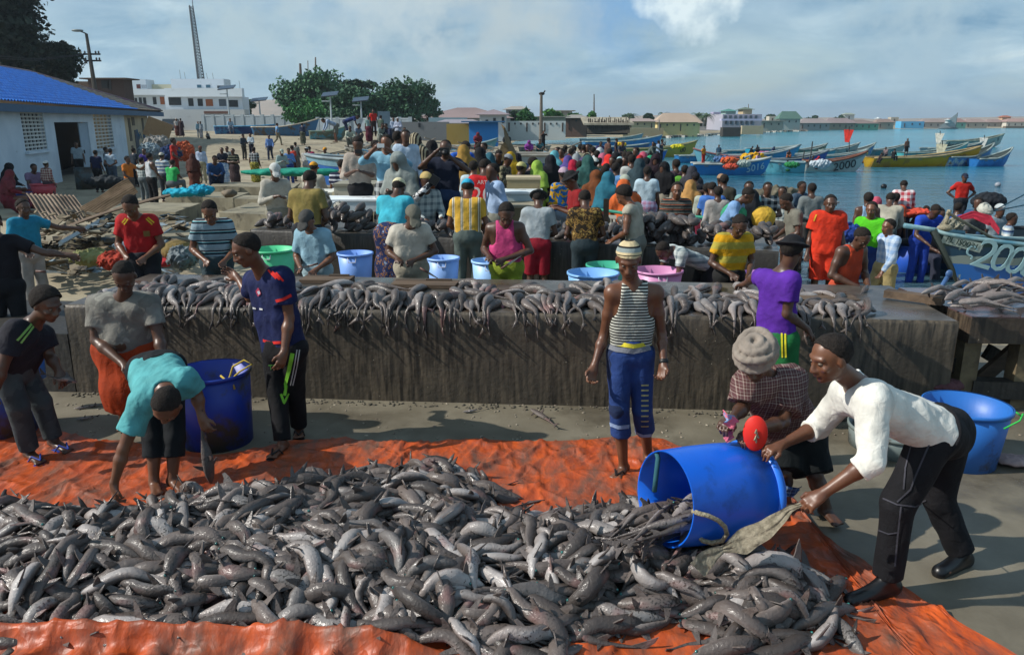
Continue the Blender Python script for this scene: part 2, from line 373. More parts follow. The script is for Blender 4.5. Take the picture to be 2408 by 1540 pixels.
def head_sdf(F, c, fr, s=1., detail=True):
 f, u, r=fr
 F.ell(c+u*.030*s-f*.012*s, (r, f, u), (.074*s, .094*s, .083*s), .02)
 F.ell(c-u*.040*s+f*.022*s, (r, f, u), (.055*s, .066*s, .070*s), .03)
 F.ell(c-u*.088*s+f*.062*s, (r, f, u), (.022*s, .02*s, .018*s), .02)
 if detail:
  for sg in (-1, 1):
   F.ell(c+r*sg*.030*s+f*.094*s+u*.004*s, (r, f, u), (.019*s, .013*s, .012*s), .012, 'sub')
   F.cone(c+r*sg*.008*s+f*.082*s+u*.030*s, c+r*sg*.045*s+f*.070*s+u*.028*s, .011*s, .009*s, .012)
   F.ell(c+r*sg*.042*s+f*.062*s-u*.022*s, (r, f, u), (.018*s, .016*s, .015*s), .015)
   F.ell(c+r*sg*.074*s-f*.008*s-u*.004*s, (r, f, u), (.009*s, .019*s, .031*s), .006)
   F.ell(c+r*sg*.013*s+f*.094*s-u*.032*s, (r, f, u), (.011*s, .012*s, .009*s), .006)
  F.cone(c+f*.084*s+u*.014*s, c+f*.103*s-u*.028*s, .009*s, .013*s, .010)
  F.ell(c+f*.085*s-u*.054*s, (r, f, u), (.024*s, .014*s, .012*s), .010)
def body_parts(J, st, vox):
 """returns {part: (V, F)} for a posed figure. J: joints in one space, st: style"""
 s=st.get('s', 1.); fat=st.get('fat', 1.); out_={}
 H, N=J['H'], J['N']; fr=headframe(st['f'], st.get('up', (0, 0, 1))); f, u, r=fr
 pts=np.array([J[k] for k in J]); lo=pts.min(0)-.26; hi=pts.max(0)+.26
 top, bot=st.get('top', 'tee'), st.get('bottom', 'trousers'); fine=vox < .02
 hd=H; P=lerp(J['PL'], J['PR'], .5); S=lerp(J['SL'], J['SR'], .5); spine=nrm(S-P)
 def torso(F, g, hips=True, shoulders=True):
  for a, b in (('SL', 'PL'), ('SR', 'PR')):
   A=lerp(J[a], S, .42)-spine*.03; B=lerp(J[b], P, .15)
   M_=lerp(A, B, .52)
   F.cone(A, M_, .088*s*fat+g, .078*s*fat+g*1.2, .05); F.cone(M_, B, .078*s*fat+g*1.2, .092*s*fat+g*1.3, .05)
  F.cone(S-spine*.07, P, .085*s*fat+g, .09*s*fat+g, .05)
  if st.get('belly'): bf=nrm(np.array(st['belly'])); F.ell(lerp(S, P, .72)+bf*.055, (np.array([1., 0, 0]), np.array([0, 1., 0]), np.array([0, 0, 1.])), (.15*s, .13*s, .16*s), .06)
  if shoulders: F.cone(J['SL'], J['SR'], .056*s+g, .056*s+g, .05)
 # ---- skin
 F=Field(lo, hi, vox)
 torso(F,-.006)
 nb=lerp(S, N, .7); F.cone(nb-spine*.03, hd-u*.05-f*.012, .058*s, .05*s, .035)
 for q in ('L', 'R'):
  F.cone(nb, J['S'+q], .04*s, .044*s, .05)
  a=st.get('arm', 1.)
  F.cone(J['S'+q], lerp(J['S'+q], J['E'+q], .5), .054*s*a, .047*s*a, .03); F.cone(lerp(J['S'+q], J['E'+q], .5), J['E'+q], .047*s*a, .036*s*a, .02)
  F.cone(J['E'+q], lerp(J['E'+q], J['W'+q], .3), .036*s*a, .041*s*a, .02); F.cone(lerp(J['E'+q], J['W'+q], .3), J['W'+q], .041*s*a, .025*s*a, .02)
  D=J['F'+q]-J['W'+q]; n=st.get('palm'+q, (0,-1, 0) if abs(nrm(D)[1]) < .8 else (0, 0,-1)); side=st.get('thumb'+q, f-np.array([0, 0, 0]))
  if fine: hand(F, J['W'+q], D, n, np.array(side, float), s*st.get('hs', 1.), st.get('curl', .5), st.get('ffat', 1.))
  else: F.cone(J['W'+q], J['F'+q], .028*s, .022*s, .02)
  hp, k_, an, to=(J[c+q] for c in 'PKAT'); m_=lerp(k_, an, .3)
  F.cone(hp, k_, .078*s*fat, .05*s, .03); F.cone(k_, m_, .05*s, .052*s, .02); F.cone(m_, an, .052*s, .032*s, .02)
  ft=nrm(to-an); fd=nrm(np.array([ft[0], ft[1], 0])); sd_=np.array([-fd[1], fd[0], 0])
  heel=an-np.array([0, 0, .04])-fd*.035; tz=to.copy()
  F.cone(heel, an, .032*s, .03*s, .02)
  if fine:
   for o_ in (-.02, .02): F.cone(lerp(heel, an, .3)+sd_*o_*.4, tz+sd_*o_, .028*s, .018*s, .02)
   for i in range(5):
    o_=(i-2)*.0165; l_=.03-.006*abs(i-.8); F.cone(tz+sd_*o_, tz+sd_*o_*1.1+fd*l_, .0125, .0095, .004)
  else: F.cone(heel, tz, .035*s, .028*s, .03)
 head_sdf(F, hd, fr, s*st.get('head', 1.), fine)
 hs=s*st.get('head', 1.)
 out_['body']=F.mesh()
 # ---- hair / hats
 hat=st.get('hat', 'hair')
 F=Field(hd-.24*hs, hd+.24*hs, vox if fine else vox*.8)
 c=hd+u*.030*hs-f*.014*hs
 def skull(g, n, o, name):
  F.ell(c, (r, f, u), (.074*hs+g, .094*hs+g, .083*hs+g), .01, cut=(n, o)); F.wrinkle(.0035, 60, 3) if fine and name=='hair' else None
  out_[name]=F.mesh()
 if hat in ('hair', 'afro', 'bald', 'kufi', 'cap', 'bucket'):
  g={'afro': .020, 'bald': .003, 'hair': .0065}.get(hat, .006)
  skull(g*hs, nrm(u*.62-f*.78), {'bald': .0, 'afro':-.02}.get(hat,-.012)*hs, 'hair')
 def newF():
  return Field(hd-.30*hs, hd+.30*hs, vox if fine else vox*.8)
 if hat=='kufi':
  F=newF(); F.ell(c+u*.006, (r, f, u), (.083*hs, .103*hs, .090*hs), .01, cut=(nrm(u-f*.22), .004*hs)); out_['cap']=F.mesh()
 if hat=='cap':
  F=newF(); F.ell(c+u*.004, (r, f, u), (.084*hs, .104*hs, .094*hs), .01, cut=(nrm(u*.95-f*.2), .008*hs))
  F.ell(c+f*.125*hs+u*.012*hs, (r, nrm(f-u*.25), nrm(u+f*.25)), (.066*hs, .075*hs, .012*hs), .01); out_['cap']=F.mesh()
 if hat=='bucket':
  F=newF(); F.ell(c+u*.012, (r, f, u), (.084*hs, .102*hs, .092*hs), .012, cut=(u, .02*hs))
  F.ell(c+u*.022*hs, (r, f, u), (.125*hs, .14*hs, .02*hs), .02); out_['cap']=F.mesh()
 if hat=='turban':
  F=newF(); 
  F.ell(c+u*.025*hs, (r, f, u), (.092*hs, .106*hs, .088*hs), .02, cut=(u, .01*hs))
  for i in range(6):
   rr_=(.094, .104, .100, .088, .066, .036)[i]*hs; tl=(.30,-.22, .34,-.3, .25, 0)[i]; pts_=[c+u*(.012+.021*i)*hs+r*rr_*math.cos(q_)+(f*1.1+u*tl)*rr_*math.sin(q_) for q_ in np.linspace(0, 2*math.pi, 17)]
   for p0, p1 in zip(pts_[:-1], pts_[1:]): F.cone(p0, p1, .0215*hs, .0215*hs, .006)
  if fine: F.wrinkle(.003, 70, 5)
  out_['turban']=F.mesh()
 if hat in ('hijab', 'veil'):
  F=Field(lo-.1, hi+.1, vox)
  F.ell(c-f*.01+u*.0, (r, f, u), (.098*hs, .112*hs, .105*hs), .03); F.cone(c-u*.05-f*.02, S-spine*.02, .10*s, .14*s, .06)
  F.cone(J['SL'], J['SR'], .085*s, .085*s, .08)
  L_=st.get('veil', .35); F.cone(S, S-spine*L_-f*.04, .17*s, .22*s, .08, flat=True)
  for q in 'LR': F.cone(J['S'+q], lerp(J['S'+q], J['E'+q], min(1, L_*2.2)), .085*s, .11*s, .08, flat=True)
  F.ell(H+f*.115*hs-u*.018*hs, (r, f, u), (.055*hs, .07*hs, .075*hs), .02, 'sub')
  F.wrinkle(.010, 26, st.get('seed', 1), (1, 1, .25)); out_['veil']=F.mesh()
 # ---- top
 if top != 'none':
  F=Field(lo, hi, vox); g=st.get('loose', .015)
  if top in ('tank', 'bib'):
   torso(F, g*.75)
   for q in 'LR': F.cone(nb, lerp(S, J['S'+q], .8), .04*s+g*.9, .044*s+g*.9, .05)
   for q in 'LR':
    o_=nrm(J['S'+q]-S); c_=lerp(S, J['S'+q], .62)+o_*.082; ff=nrm(f-spine*f.dot(spine))
    for dz in (-.105,-.05, .0, .06, .12): F.cone(c_+spine*dz-ff*.2+o_*(.012 if dz <-.08 else 0), c_+spine*dz+ff*.2+o_*(.012 if dz <-.08 else 0), .08*s, .08*s, .012, mode='sub')
   ff=nrm(f-spine*f.dot(spine)); scoop=.105 if top=='tank' else .07
   F.cone(nb+spine*.10+ff*.10, S-spine*(scoop-.06)+ff*.16, .062*s, .058*s, .02, mode='sub')
  else:
   torso(F, g)
   ln={'tee': .62, 'polo': .62, 'long': .97, 'rolled': 1.0, 'vest': .16, 'half': .8}[top]
   for q in 'LR':
    S_, E_, W_=J['S'+q], J['E'+q], J['W'+q]
    if top in ('long', 'rolled'):
     F.cone(S_, E_, .058*s+g, .045*s+g*.8, .04)
     F.cone(E_, lerp(E_, W_, .93 if top=='long' else .28), .045*s+g*.8, (.030 if top=='long' else .048)*s+g*.6, .02, flat=True)
    else: F.cone(S_, lerp(S_, E_, ln), .056*s+g, .052*s+g*1.5, .04, flat=True)
  F.cone(nb-spine*.02, nb+spine*.16, .055*s, .075*s, .012, mode='sub')
  F.ell(hd, (r, f, u), (.09, .11, .12), .01, 'sub')
  if top in ('polo', 'long', 'rolled', 'half') and fine and st.get('collar', 1):
   for k_ in range(10):
    t0, t1=math.pi*2*k_/10, math.pi*2*(k_+1)/10
    ff=nrm(f-spine*f.dot(spine)); rr_=np.cross(spine, ff)
    if k_ in (9, 0): continue
    g0=nb+spine*.022; F.cone(g0+(ff*math.cos(t0)+rr_*math.sin(t0))*.068*s, g0+(ff*math.cos(t1)+rr_*math.sin(t1))*.068*s, .011, .011, .008)
  hem=st.get('hem', .06); F.plane(P-spine*hem,-spine)
  F.wrinkle(st.get('wr', .0045) if fine else .006, 22, st.get('seed', 1), (1, 1, .55)); F.wrinkle(st.get('wr', .0045)*.35, 44, st.get('seed', 1)+4, (1, .6, 1)) if fine else None
  out_['shirt']=F.mesh()
 # ---- bottom
 if bot != 'none':
  F=Field(lo-np.array([.1, .1, 0]), hi+np.array([.1, .1, 0]), vox); g=st.get('bloose', .02)
  F.cone(J['PL'], J['PR'], .10*s*fat+g, .10*s*fat+g, .06); F.cone(P, P+spine*(st.get('waist', .10)+.08), .11*s*fat+g, .10*s*fat+g, .06)
  if bot != 'robe': F.plane(P+spine*st.get('waist', .10), spine)
  if bot in ('trousers', 'shorts', 'calf'):
   L_={'trousers': .96, 'shorts':-1, 'calf': .45}[bot]
   for q in 'LR':
    hp, k_, an=(J[c_+q] for c_ in 'PKA')
    if L_ < 0: F.cone(hp, lerp(hp, k_, 1.02), .088*s+g, .072*s+g, .04, flat=True)
    else:
     F.cone(hp, k_, .084*s+g, .054*s+g, .02); F.cone(k_, lerp(k_, an, L_), .054*s+g, (.046 if bot=='trousers' else .058)*s+g, .02, flat=True)
  elif bot=='sarong':
   A=lerp(J['AL'], J['AR'], .5); K_=lerp(J['KL'], J['KR'], .5)
   for q in 'LR': F.cone(J['P'+q], J['K'+q], .09*s+g, .10*s+g, .12); F.cone(J['K'+q], lerp(J['K'+q], J['A'+q], st.get('sl', .85)), .10*s+g, .10*s+g, .12, flat=True)
   F.cone(P, K_, .11*s+g, .10*s+g, .12); F.cone(K_, lerp(K_, A, st.get('sl', .85)), .10*s+g, .11*s+g, .12, flat=True)
  elif bot=='robe':
   A=lerp(J['AL'], J['AR'], .5); F.cone(S-spine*.1, P, .15*s, .17*s, .08)
   F.cone(P, A+np.array([0, 0, .0]), .17*s, .26*s, .1, flat=True)
  F.wrinkle(.006 if fine else .009, 18 if fine else 22, st.get('seed', 1)+2, (1, 1, .3)); out_['trousers' if bot in ('trousers', 'calf') else 'shorts' if bot=='shorts' else 'sarong' if bot=='sarong' else 'robe']=F.mesh()
 # ---- shoes
 shoe=st.get('shoe', 'none')
 if shoe=='shoe':
  out_['shoe']=[]
  for q in 'LR':
   p_=J['A'+q]; F=Field(p_-.3, p_+.3, max(vox, .009))
   an, to=J['A'+q], J['T'+q]; fd=nrm(np.array([(to-an)[0], (to-an)[1], 0])); heel=an-np.array([0, 0, .045])-fd*.04
   F.cone(heel, to+fd*.03, .042, .036, .03); F.cone(heel, an+np.array([0, 0, .01]), .043, .045, .03); F.cone(heel-np.array([0, 0, .02]), to+fd*.04-np.array([0, 0, .012]), .04, .04, .02)
   F.cone(lerp(an, to, .1), lerp(heel, to, .8)+np.array([0, 0, .012]), .038, .026, .02)
   out_['shoe'].append(F.mesh())
 if shoe=='sandal':
  out_['sandal']=[]
  for q in 'LR':
   mb=MB(); an, to=J['A'+q], J['T'+q]; fd=nrm(np.array([(to-an)[0], (to-an)[1], 0])); sd_=np.array([-fd[1], fd[0], 0])
   z0=min(to[2], an[2]-.05)-.03; o_=an-fd*.07; L_=np.linalg.norm((to-an)[:2])+.12
   poly=[o_+fd*L_*t_+sd_*w_ for t_, w_ in ((0,-.022), (.08,-.036), (.45,-.032), (.75,-.05), (.93,-.04), (1,-.012), (1, .012), (.93, .036), (.75, .045), (.45, .032), (.08, .036), (0, .022))]
   mb.prism([p[:2] for p in poly], z0, z0+.016)
   mid=to+fd*.012+np.array([0, 0, .018]); a_=lerp(an, to, .35)
   for sg in (-1, 1): mb.tube([[*(a_+sd_*sg*.042)[:2], z0+.012], a_+(to-a_)*.5+sd_*sg*.03+np.array([0, 0, .022]), mid], .006, 6)
   out_['sandal'].append((mb.V, mb.F))
 if fine:
  out_['eye']=[]; out_['pupil']=[]
  for sg in (-1, 1):
   mb=MB(); pu=MB(); e_=hd+r*sg*.030*hs+f*.0735*hs+u*.006*hs; mb.ell(e_, (.0118*hs, .0108*hs, .0072*hs), 12); pu.ell(e_+f*.0055*hs-u*.001*hs, (.0066*hs, .0066*hs, .0066*hs), 10)
   out_['eye'].append((mb.V, mb.F)); out_['pupil'].append((pu.V, pu.F))
 return out_
EYE=None
def mats_for(st):
 sk=skin(st.get('skin', 'b'))
 return {'body': sk, 'hair': hair_mat(1 if st.get('grey') else 0), 'cap': cloth(st.get('hatc', 'd8d2c4')), 'turban': cloth(st.get('hatc', 'b0a494')), 'veil': cloth(st.get('hatc', '222222')),
   'shirt': cloth(st.get('topc', 'cccccc')), 'trousers': cloth(st.get('botc', '2a2a30')), 'shorts': cloth(st.get('botc', '2a2a30')), 'sarong': cloth(st.get('botc', '2a2a30')), 'robe': cloth(st.get('botc', '2a2a30')),
   'shoe': plain('black_leather_'+st.get('shoec', '15151a'), st.get('shoec', '15151a'), .35, .5), 'sandal': plain('rubber_'+st.get('shoec', '202028'), st.get('shoec', '202028'), .6),
   'eye': plain('eye_white', '6e6054', .4, .4), 'pupil': plain('eye_pupil', '120c0a', .2, .6)}
def build_person(label, J, st, vox, base, group=None):
 t=thing('person', label, 'person', base, group); mm=mats_for(st); parts={}
 for k, L in body_parts(J, st, vox).items():
  for i, (V, F) in enumerate(L if isinstance(L, list) else [L]):
   if len(V)==0: continue
   o=mk(k, V, F, mm[k], parts['eye%d' % i] if k=='pupil' else t, k != 'sandal')
   parts[k if not isinstance(L, list) else k+str(i)]=o
 return t, parts
# ---------------------------------------------------------------- the people near the camera, each posed joint by joint
def JP(**kw): return {k: at(*v) for k, v in kw.items()}
HERO={}
def hero(key, label, J, vox=.009,**st):
 for q in 'LR':
  if J['T'+q][2] < .16: J['T'+q][2]=.034; J['A'+q][2]=max(.078, min(J['A'+q][2], .12))
 f=J['AL']*.5+J['AR']*.5
 st.setdefault('seed', len(HERO)+1); st.setdefault('head', 1.05)
 t, parts=build_person(label, J, st, vox, (float(f[0]), float(f[1]), float(st.get('z', 0))), st.get('group'))
 HERO[key]=(t, parts, J); return t, parts
hero('stripe', 'thin man in a striped tank top and knitted cap standing on the tarpaulin',
  JP(H=(1478, 612, 5.03), N=(1488, 668, 5.12), SL=(1441, 688, 5.1), SR=(1541, 688, 5.12), EL=(1420, 788, 5.16), WL=(1397, 862, 5.06), FL=(1387, 902, 5.0),
  ER=(1556, 785, 5.16), WR=(1561, 855, 5.04), FR=(1553, 906, 4.96), PL=(1458, 832, 5.14), PR=(1506, 832, 5.14), KL=(1456, 960, 5.06), KR=(1510, 962, 5.12),
  AL=(1466, 1092, 5.13), TL=(1450, 1110, 5.03), AR=(1524, 1066, 5.33), TR=(1530, 1084, 5.22)),
  f=(-.12,-.86,-.42), top='tank', topc=('stripe', 'Z', .0205, ((0, 'c9c9bd'), (.5, '20201f'))), bottom='calf', botc=('blotch', 3.5, ((0, '27417a'), (.60, '1e2c4c'))), hat='kufi',
  hatc=('stripe', 'Z', .088, ((0, '8f9a98'), (.3, '16181a'), (.42, 'd8c49a'), (.75, '16181a'), (.82, 'd8c49a'))), shoe='sandal', shoec='1a1414', fat=.80, loose=.012, hem=.0, arm=.86, waist=.12, bloose=.016,
  palmL=(.3,-.5, .3), palmR=(-.5,-.5, 0), thumbL=(.3,-1, 0), thumbR=(-.3,-1, 0), curl=.7, skin='b', wr=.0025)
hero('white', 'man in a white long sleeved top bending over to tip the big blue barrel',
  JP(H=(1953, 842, 3.62), N=(2010, 893, 3.74), SL=(1990, 925, 3.95), SR=(2052, 942, 3.56), EL=(1925, 1002, 4.06), WL=(1838, 1045, 3.92), FL=(1786, 1064, 3.86),
  ER=(2050, 1082, 3.42), WR=(1935, 1160, 3.44), FR=(1886, 1194, 3.42), PL=(2232, 1012, 3.95), PR=(2200, 1020, 3.72), KL=(2207, 1178, 3.98), AL=(2262, 1300, 3.94), TL=(2222, 1322, 3.86),
  KR=(2112, 1185, 3.64), AR=(2088, 1352, 3.63), TR=(2020, 1376, 3.58)),
  f=(-.95,-.22,-.30), top='rolled', topc='e6e4da', bottom='trousers', botc='17171b', shoe='shoe', shoec='101012', hat='hair', skin='b', palmL=(0, .3,-1), palmR=(-.2, .3,-1), thumbL=(-.2,-1, .2), thumbR=(-.6, .1, .8),
  curl=.75, fat=1.02, loose=.026, hem=-.02, wr=.005, bloose=.03, vox=.008)
hero('turban', 'stooping man in a pale cloth turban and red checked shirt beside the barrel',
  JP(H=(1778, 848, 4.22), N=(1806, 890, 4.38), SL=(1757, 902, 4.30), SR=(1862, 893, 4.42), EL=(1748, 958, 4.24), WL=(1722, 985, 4.06), FL=(1703, 998, 4.0),
  ER=(1842, 992, 4.22), WR=(1772, 1012, 4.02), FR=(1742, 1030, 3.96), PL=(1838, 1035, 4.62), PR=(1890, 1025, 4.66), KL=(1842, 1110, 4.48), AL=(1848, 1180, 4.58), TL=(1838, 1205, 4.46),
  KR=(1915, 1115, 4.52), AR=(1942, 1200, 4.50), TR=(1968, 1224, 4.38)),
  f=(-.42,-.68,-.6), top='half', topc=('plaid', .035, ((0, '5d3c3e'), (.45, 'a8988e'), (.6, '54302f'), (.9, '8e8079'))), bottom='shorts', botc='0e1416', hat='turban', hatc='968b80', loose=.03, hem=.1, wr=.007, bloose=.05,
  curl=.9, palmL=(0, 0,-1), palmR=(0, 0,-1), thumbL=(-.5,-.5, .2), thumbR=(-.5,-.5, .2), skin='c', fat=.95, grey=1)
hero('purple', 'boy in a purple tee, green shorts and dark bucket hat leaning on the slab',
  JP(H=(1862, 592, 6.0), N=(1846, 632, 6.03), SL=(1800, 655, 6.12), SR=(1860, 660, 5.92), EL=(1778, 650, 6.36), WL=(1752, 668, 6.6), FL=(1736, 672, 6.72),
  ER=(1850, 738, 5.9), WR=(1896, 772, 6.0), FR=(1918, 798, 6.02), PL=(1800, 800, 6.12), PR=(1846, 800, 6.0), KL=(1806, 900, 6.1), AL=(1806, 985, 6.12), TL=(1815, 975, 6.3),
  KR=(1850, 902, 6.0), AR=(1852, 985, 6.02), TR=(1862, 975, 6.2)),
  f=(.55, .75,-.25), top='tee', topc='58299a', bottom='shorts', botc='1e6a38', hat='bucket', hatc='1c1c20', fat=.82, loose=.016, skin='c', thumbR=(.3,-1, 0), palmR=(-1, 0, 0), curl=.4)
hero('navy', 'youth in a navy football shirt with red trim looking over the slab',
  JP(H=(580, 588, 5.5), N=(616, 636, 5.62), SL=(598, 660, 5.80), SR=(664, 652, 5.52), ER=(680, 748, 5.52), WR=(668, 828, 5.42), FR=(655, 872, 5.36), EL=(588, 700, 5.98), WL=(560, 655, 6.1), FL=(540, 640, 6.14),
  PL=(646, 822, 5.74), PR=(690, 820, 5.60), KL=(652, 920, 5.66), AL=(664, 1040, 5.50), TL=(640, 1058, 5.38), KR=(694, 915, 5.74), AR=(703, 1010, 5.86), TR=(702, 1022, 5.76)),
  f=(-.80,-.35,-.42), top='tee', topc='17204a', bottom='trousers', botc='121215', hat='hair', shoe='sandal', shoec='15151a', skin='b', fat=.92, thumbR=(-.8,-.5, 0), palmR=(-.6, .6, 0), curl=.5, wr=.005, loose=.022, hem=.08)
hero('greytee', 'heavy bald man in a dirty grey tee and rust orange sarong',
  JP(H=(293, 650, 5.82), N=(290, 692, 6.0), SL=(228, 716, 6.02), SR=(352, 712, 6.02), EL=(226, 800, 5.96), WL=(290, 856, 5.78), FL=(322, 876, 5.72), ER=(374, 795, 5.96), WR=(386, 852, 5.84), FR=(384, 884, 5.78),
  PL=(262, 820, 6.1), PR=(332, 818, 6.1), KL=(280, 915, 6.02), KR=(330, 915, 6.05), AL=(292, 992, 6.05), TL=(288, 1005, 5.92), AR=(332, 990, 6.08), TR=(338, 1004, 5.94)),
  f=(.08,-.66,-.72), top='tee', topc=('blotch', 3., ((0, '8a8880'), (.5, '77756e'), (.62, '98968c'))), bottom='sarong', botc='a33b14', hat='bald', skin='c', fat=1.18, belly=(0,-1, 0), arm=1.15, sl=.5, loose=.02, hem=-.02, waist=.1, curl=.6, palmL=(0, 0,-1), palmR=(0, .5, 0))
hero('teal', 'boy in a teal polo and rolled black trousers, bent double picking fish from the heap',
  JP(H=(394, 952, 4.50), N=(386, 912, 4.72), SL=(333, 948, 4.70), SR=(436, 893, 4.78), EL=(290, 1055, 4.62), WL=(268, 1138, 4.58), FL=(272, 1178, 4.56), ER=(462, 925, 4.88), WR=(474, 978, 4.84), FR=(484, 1005, 4.82),
  PL=(335, 872, 5.20), PR=(398, 862, 5.22), KL=(362, 1030, 4.98), AL=(362, 1128, 4.90), TL=(368, 1150, 4.78), KR=(410, 1030, 5.0), AR=(406, 1124, 4.93), TR=(430, 1146, 4.82)),
  f=(-.25,-.45,-.86), up=(0,-.8, .5), top='polo', topc='58a5a8', bottom='calf', botc='15191d', hat='hair', skin='b', fat=.95, loose=.022, hem=.04, wr=.007, curl=.8, palmL=(.5, .5, 0), thumbL=(.5,-.5, 0), palmR=(0, .5, .2), thumbR=(0,-1, 0), collar=1)
hero('leftboy', 'boy in a black tee with green shoulder stripes stooping with a fish in hand',
  JP(H=(110, 716, 5.3), N=(78, 752, 5.36), SL=(38, 778, 5.22), SR=(98, 790, 5.52), EL=(5, 862, 5.15), WL=(-15, 930, 5.1), FL=(-18, 965, 5.05), ER=(118, 838, 5.5), WR=(138, 872, 5.42), FR=(150, 896, 5.38),
  PL=(8, 868, 5.32), PR=(48, 872, 5.52), KL=(42, 955, 5.30), AL=(68, 1058, 5.39), TL=(92, 1074, 5.28), KR=(98, 945, 5.52), AR=(126, 1030, 5.56), TR=(156, 1040, 5.48)),
  f=(.86,-.34,-.38), top='tee', topc='23232c', bottom='trousers', botc=('blotch', 5., ((0, '3a4246'), (.5, '464e50'))), hat='afro', shoe='sandal', shoec='1f3f9a', skin='c', fat=.92, loose=.024, hem=.0, curl=.8, palmR=(0, 0,-1), thumbR=(.6,-.5, 0))
# ---------------------------------------------------------------- the ground, the water, the hills
SEA=-.40
SHORE_P=[(2900, 800), (2408, 735), (2200, 706), (2130, 692), (2040, 672), (1960, 650), (1900, 622), (1840, 585), (1780, 535), (1720, 497), (1660, 460), (1600, 428), (1500, 385), (1400, 352),
   (1345, 339), (1335, 334), (1400, 329), (1480, 325), (1560, 326), (1650, 321), (1700, 318), (1760, 314), (1900, 309), (2100, 304.5), (2408, 302), (3000, 301)]
SHORE=np.array([G(x_, y_, SEA)[:2] for x_, y_ in SHORE_P])
POLY=np.vstack([SHORE, [[900, 60], [60, 3.5]]])
def shore_d(x, y):
 x=np.asarray(x, float); y=np.asarray(y, float); d=np.full(x.shape, 1e9)
 for a, b in zip(SHORE[:-1], SHORE[1:]):
  ab=b-a; t=np.clip(((x-a[0])*ab[0]+(y-a[1])*ab[1])/ab.dot(ab), 0, 1)
  d=np.minimum(d, np.hypot(x-a[0]-t*ab[0], y-a[1]-t*ab[1]))
 ins=np.zeros(x.shape, bool); n=len(POLY)
 for i in range(n):
  a, b=POLY[i], POLY[(i+1) % n]; c=(a[1] > y) != (b[1] > y)
  with np.errstate(divide='ignore', invalid='ignore'): xx=(b[0]-a[0])*(y-a[1])/(b[1]-a[1])+a[0]
  ins ^= c & (x < xx)
 return np.where(ins,-d, d)
def sstep(a, b, x):
 t=np.clip((x-a)/(b-a), 0, 1); return t*t*(3-2*t)
def gz(x, y):
 x=np.asarray(x, float); y=np.asarray(y, float); d=shore_d(x, y)
 near=1-sstep(9.2, 12.5, y)
 land=-.32+.31*near+1.5*sstep(44, 72, y)*sstep(6, 30, d)*(1-sstep(0, 40, x+10)*.6)
 P=np.stack([x, y, 0*x],-1)
 land=land+(.03*vnoise(P, .9)+.05*vnoise(P, .23, 3))*sstep(10, 16, y)
 z=np.where(d > 0, SEA-.02+(land-SEA+.02)*sstep(0, np.where(y > 100, 30., 3.5), d), SEA-.02-np.minimum(1.3,-d*.09))
 return z
def gz1(x, y): return float(gz(np.array([x]), np.array([y]))[0])
ys=np.concatenate([np.linspace(-6, 24, 80), 24*(5000/24.)**np.linspace(0.012, 1, 130)])
us=np.sinh(np.linspace(-2.2, 2.2, 260))/3.2
Yg, Ug=np.meshgrid(ys, us, indexing='ij'); Xg=Ug*(np.maximum(Yg, 0)+9)
Zg=gz(Xg, Yg)-.004*(Yg < 9)
n0, n1_=Yg.shape; ii=np.arange(n0*n1_).reshape(n0, n1_)
Fg=np.stack([ii[:-1, :-1], ii[:-1, 1:], ii[1:, 1:], ii[1:, :-1]],-1).reshape(-1, 4)
M_SAND=surf('sand', srgb('a1977f'), srgb('7f7460'), scale=.35, rough=.95, bump=.5, bscale=3., bdist=.05, c3=srgb('5e5546'), c3scale=1.6, c3lo=.54, c3hi=.68)
tag(mk('beach_ground', np.stack([Xg, Yg, Zg],-1).reshape(-1, 3), Fg, M_SAND, None, True), kind='structure')
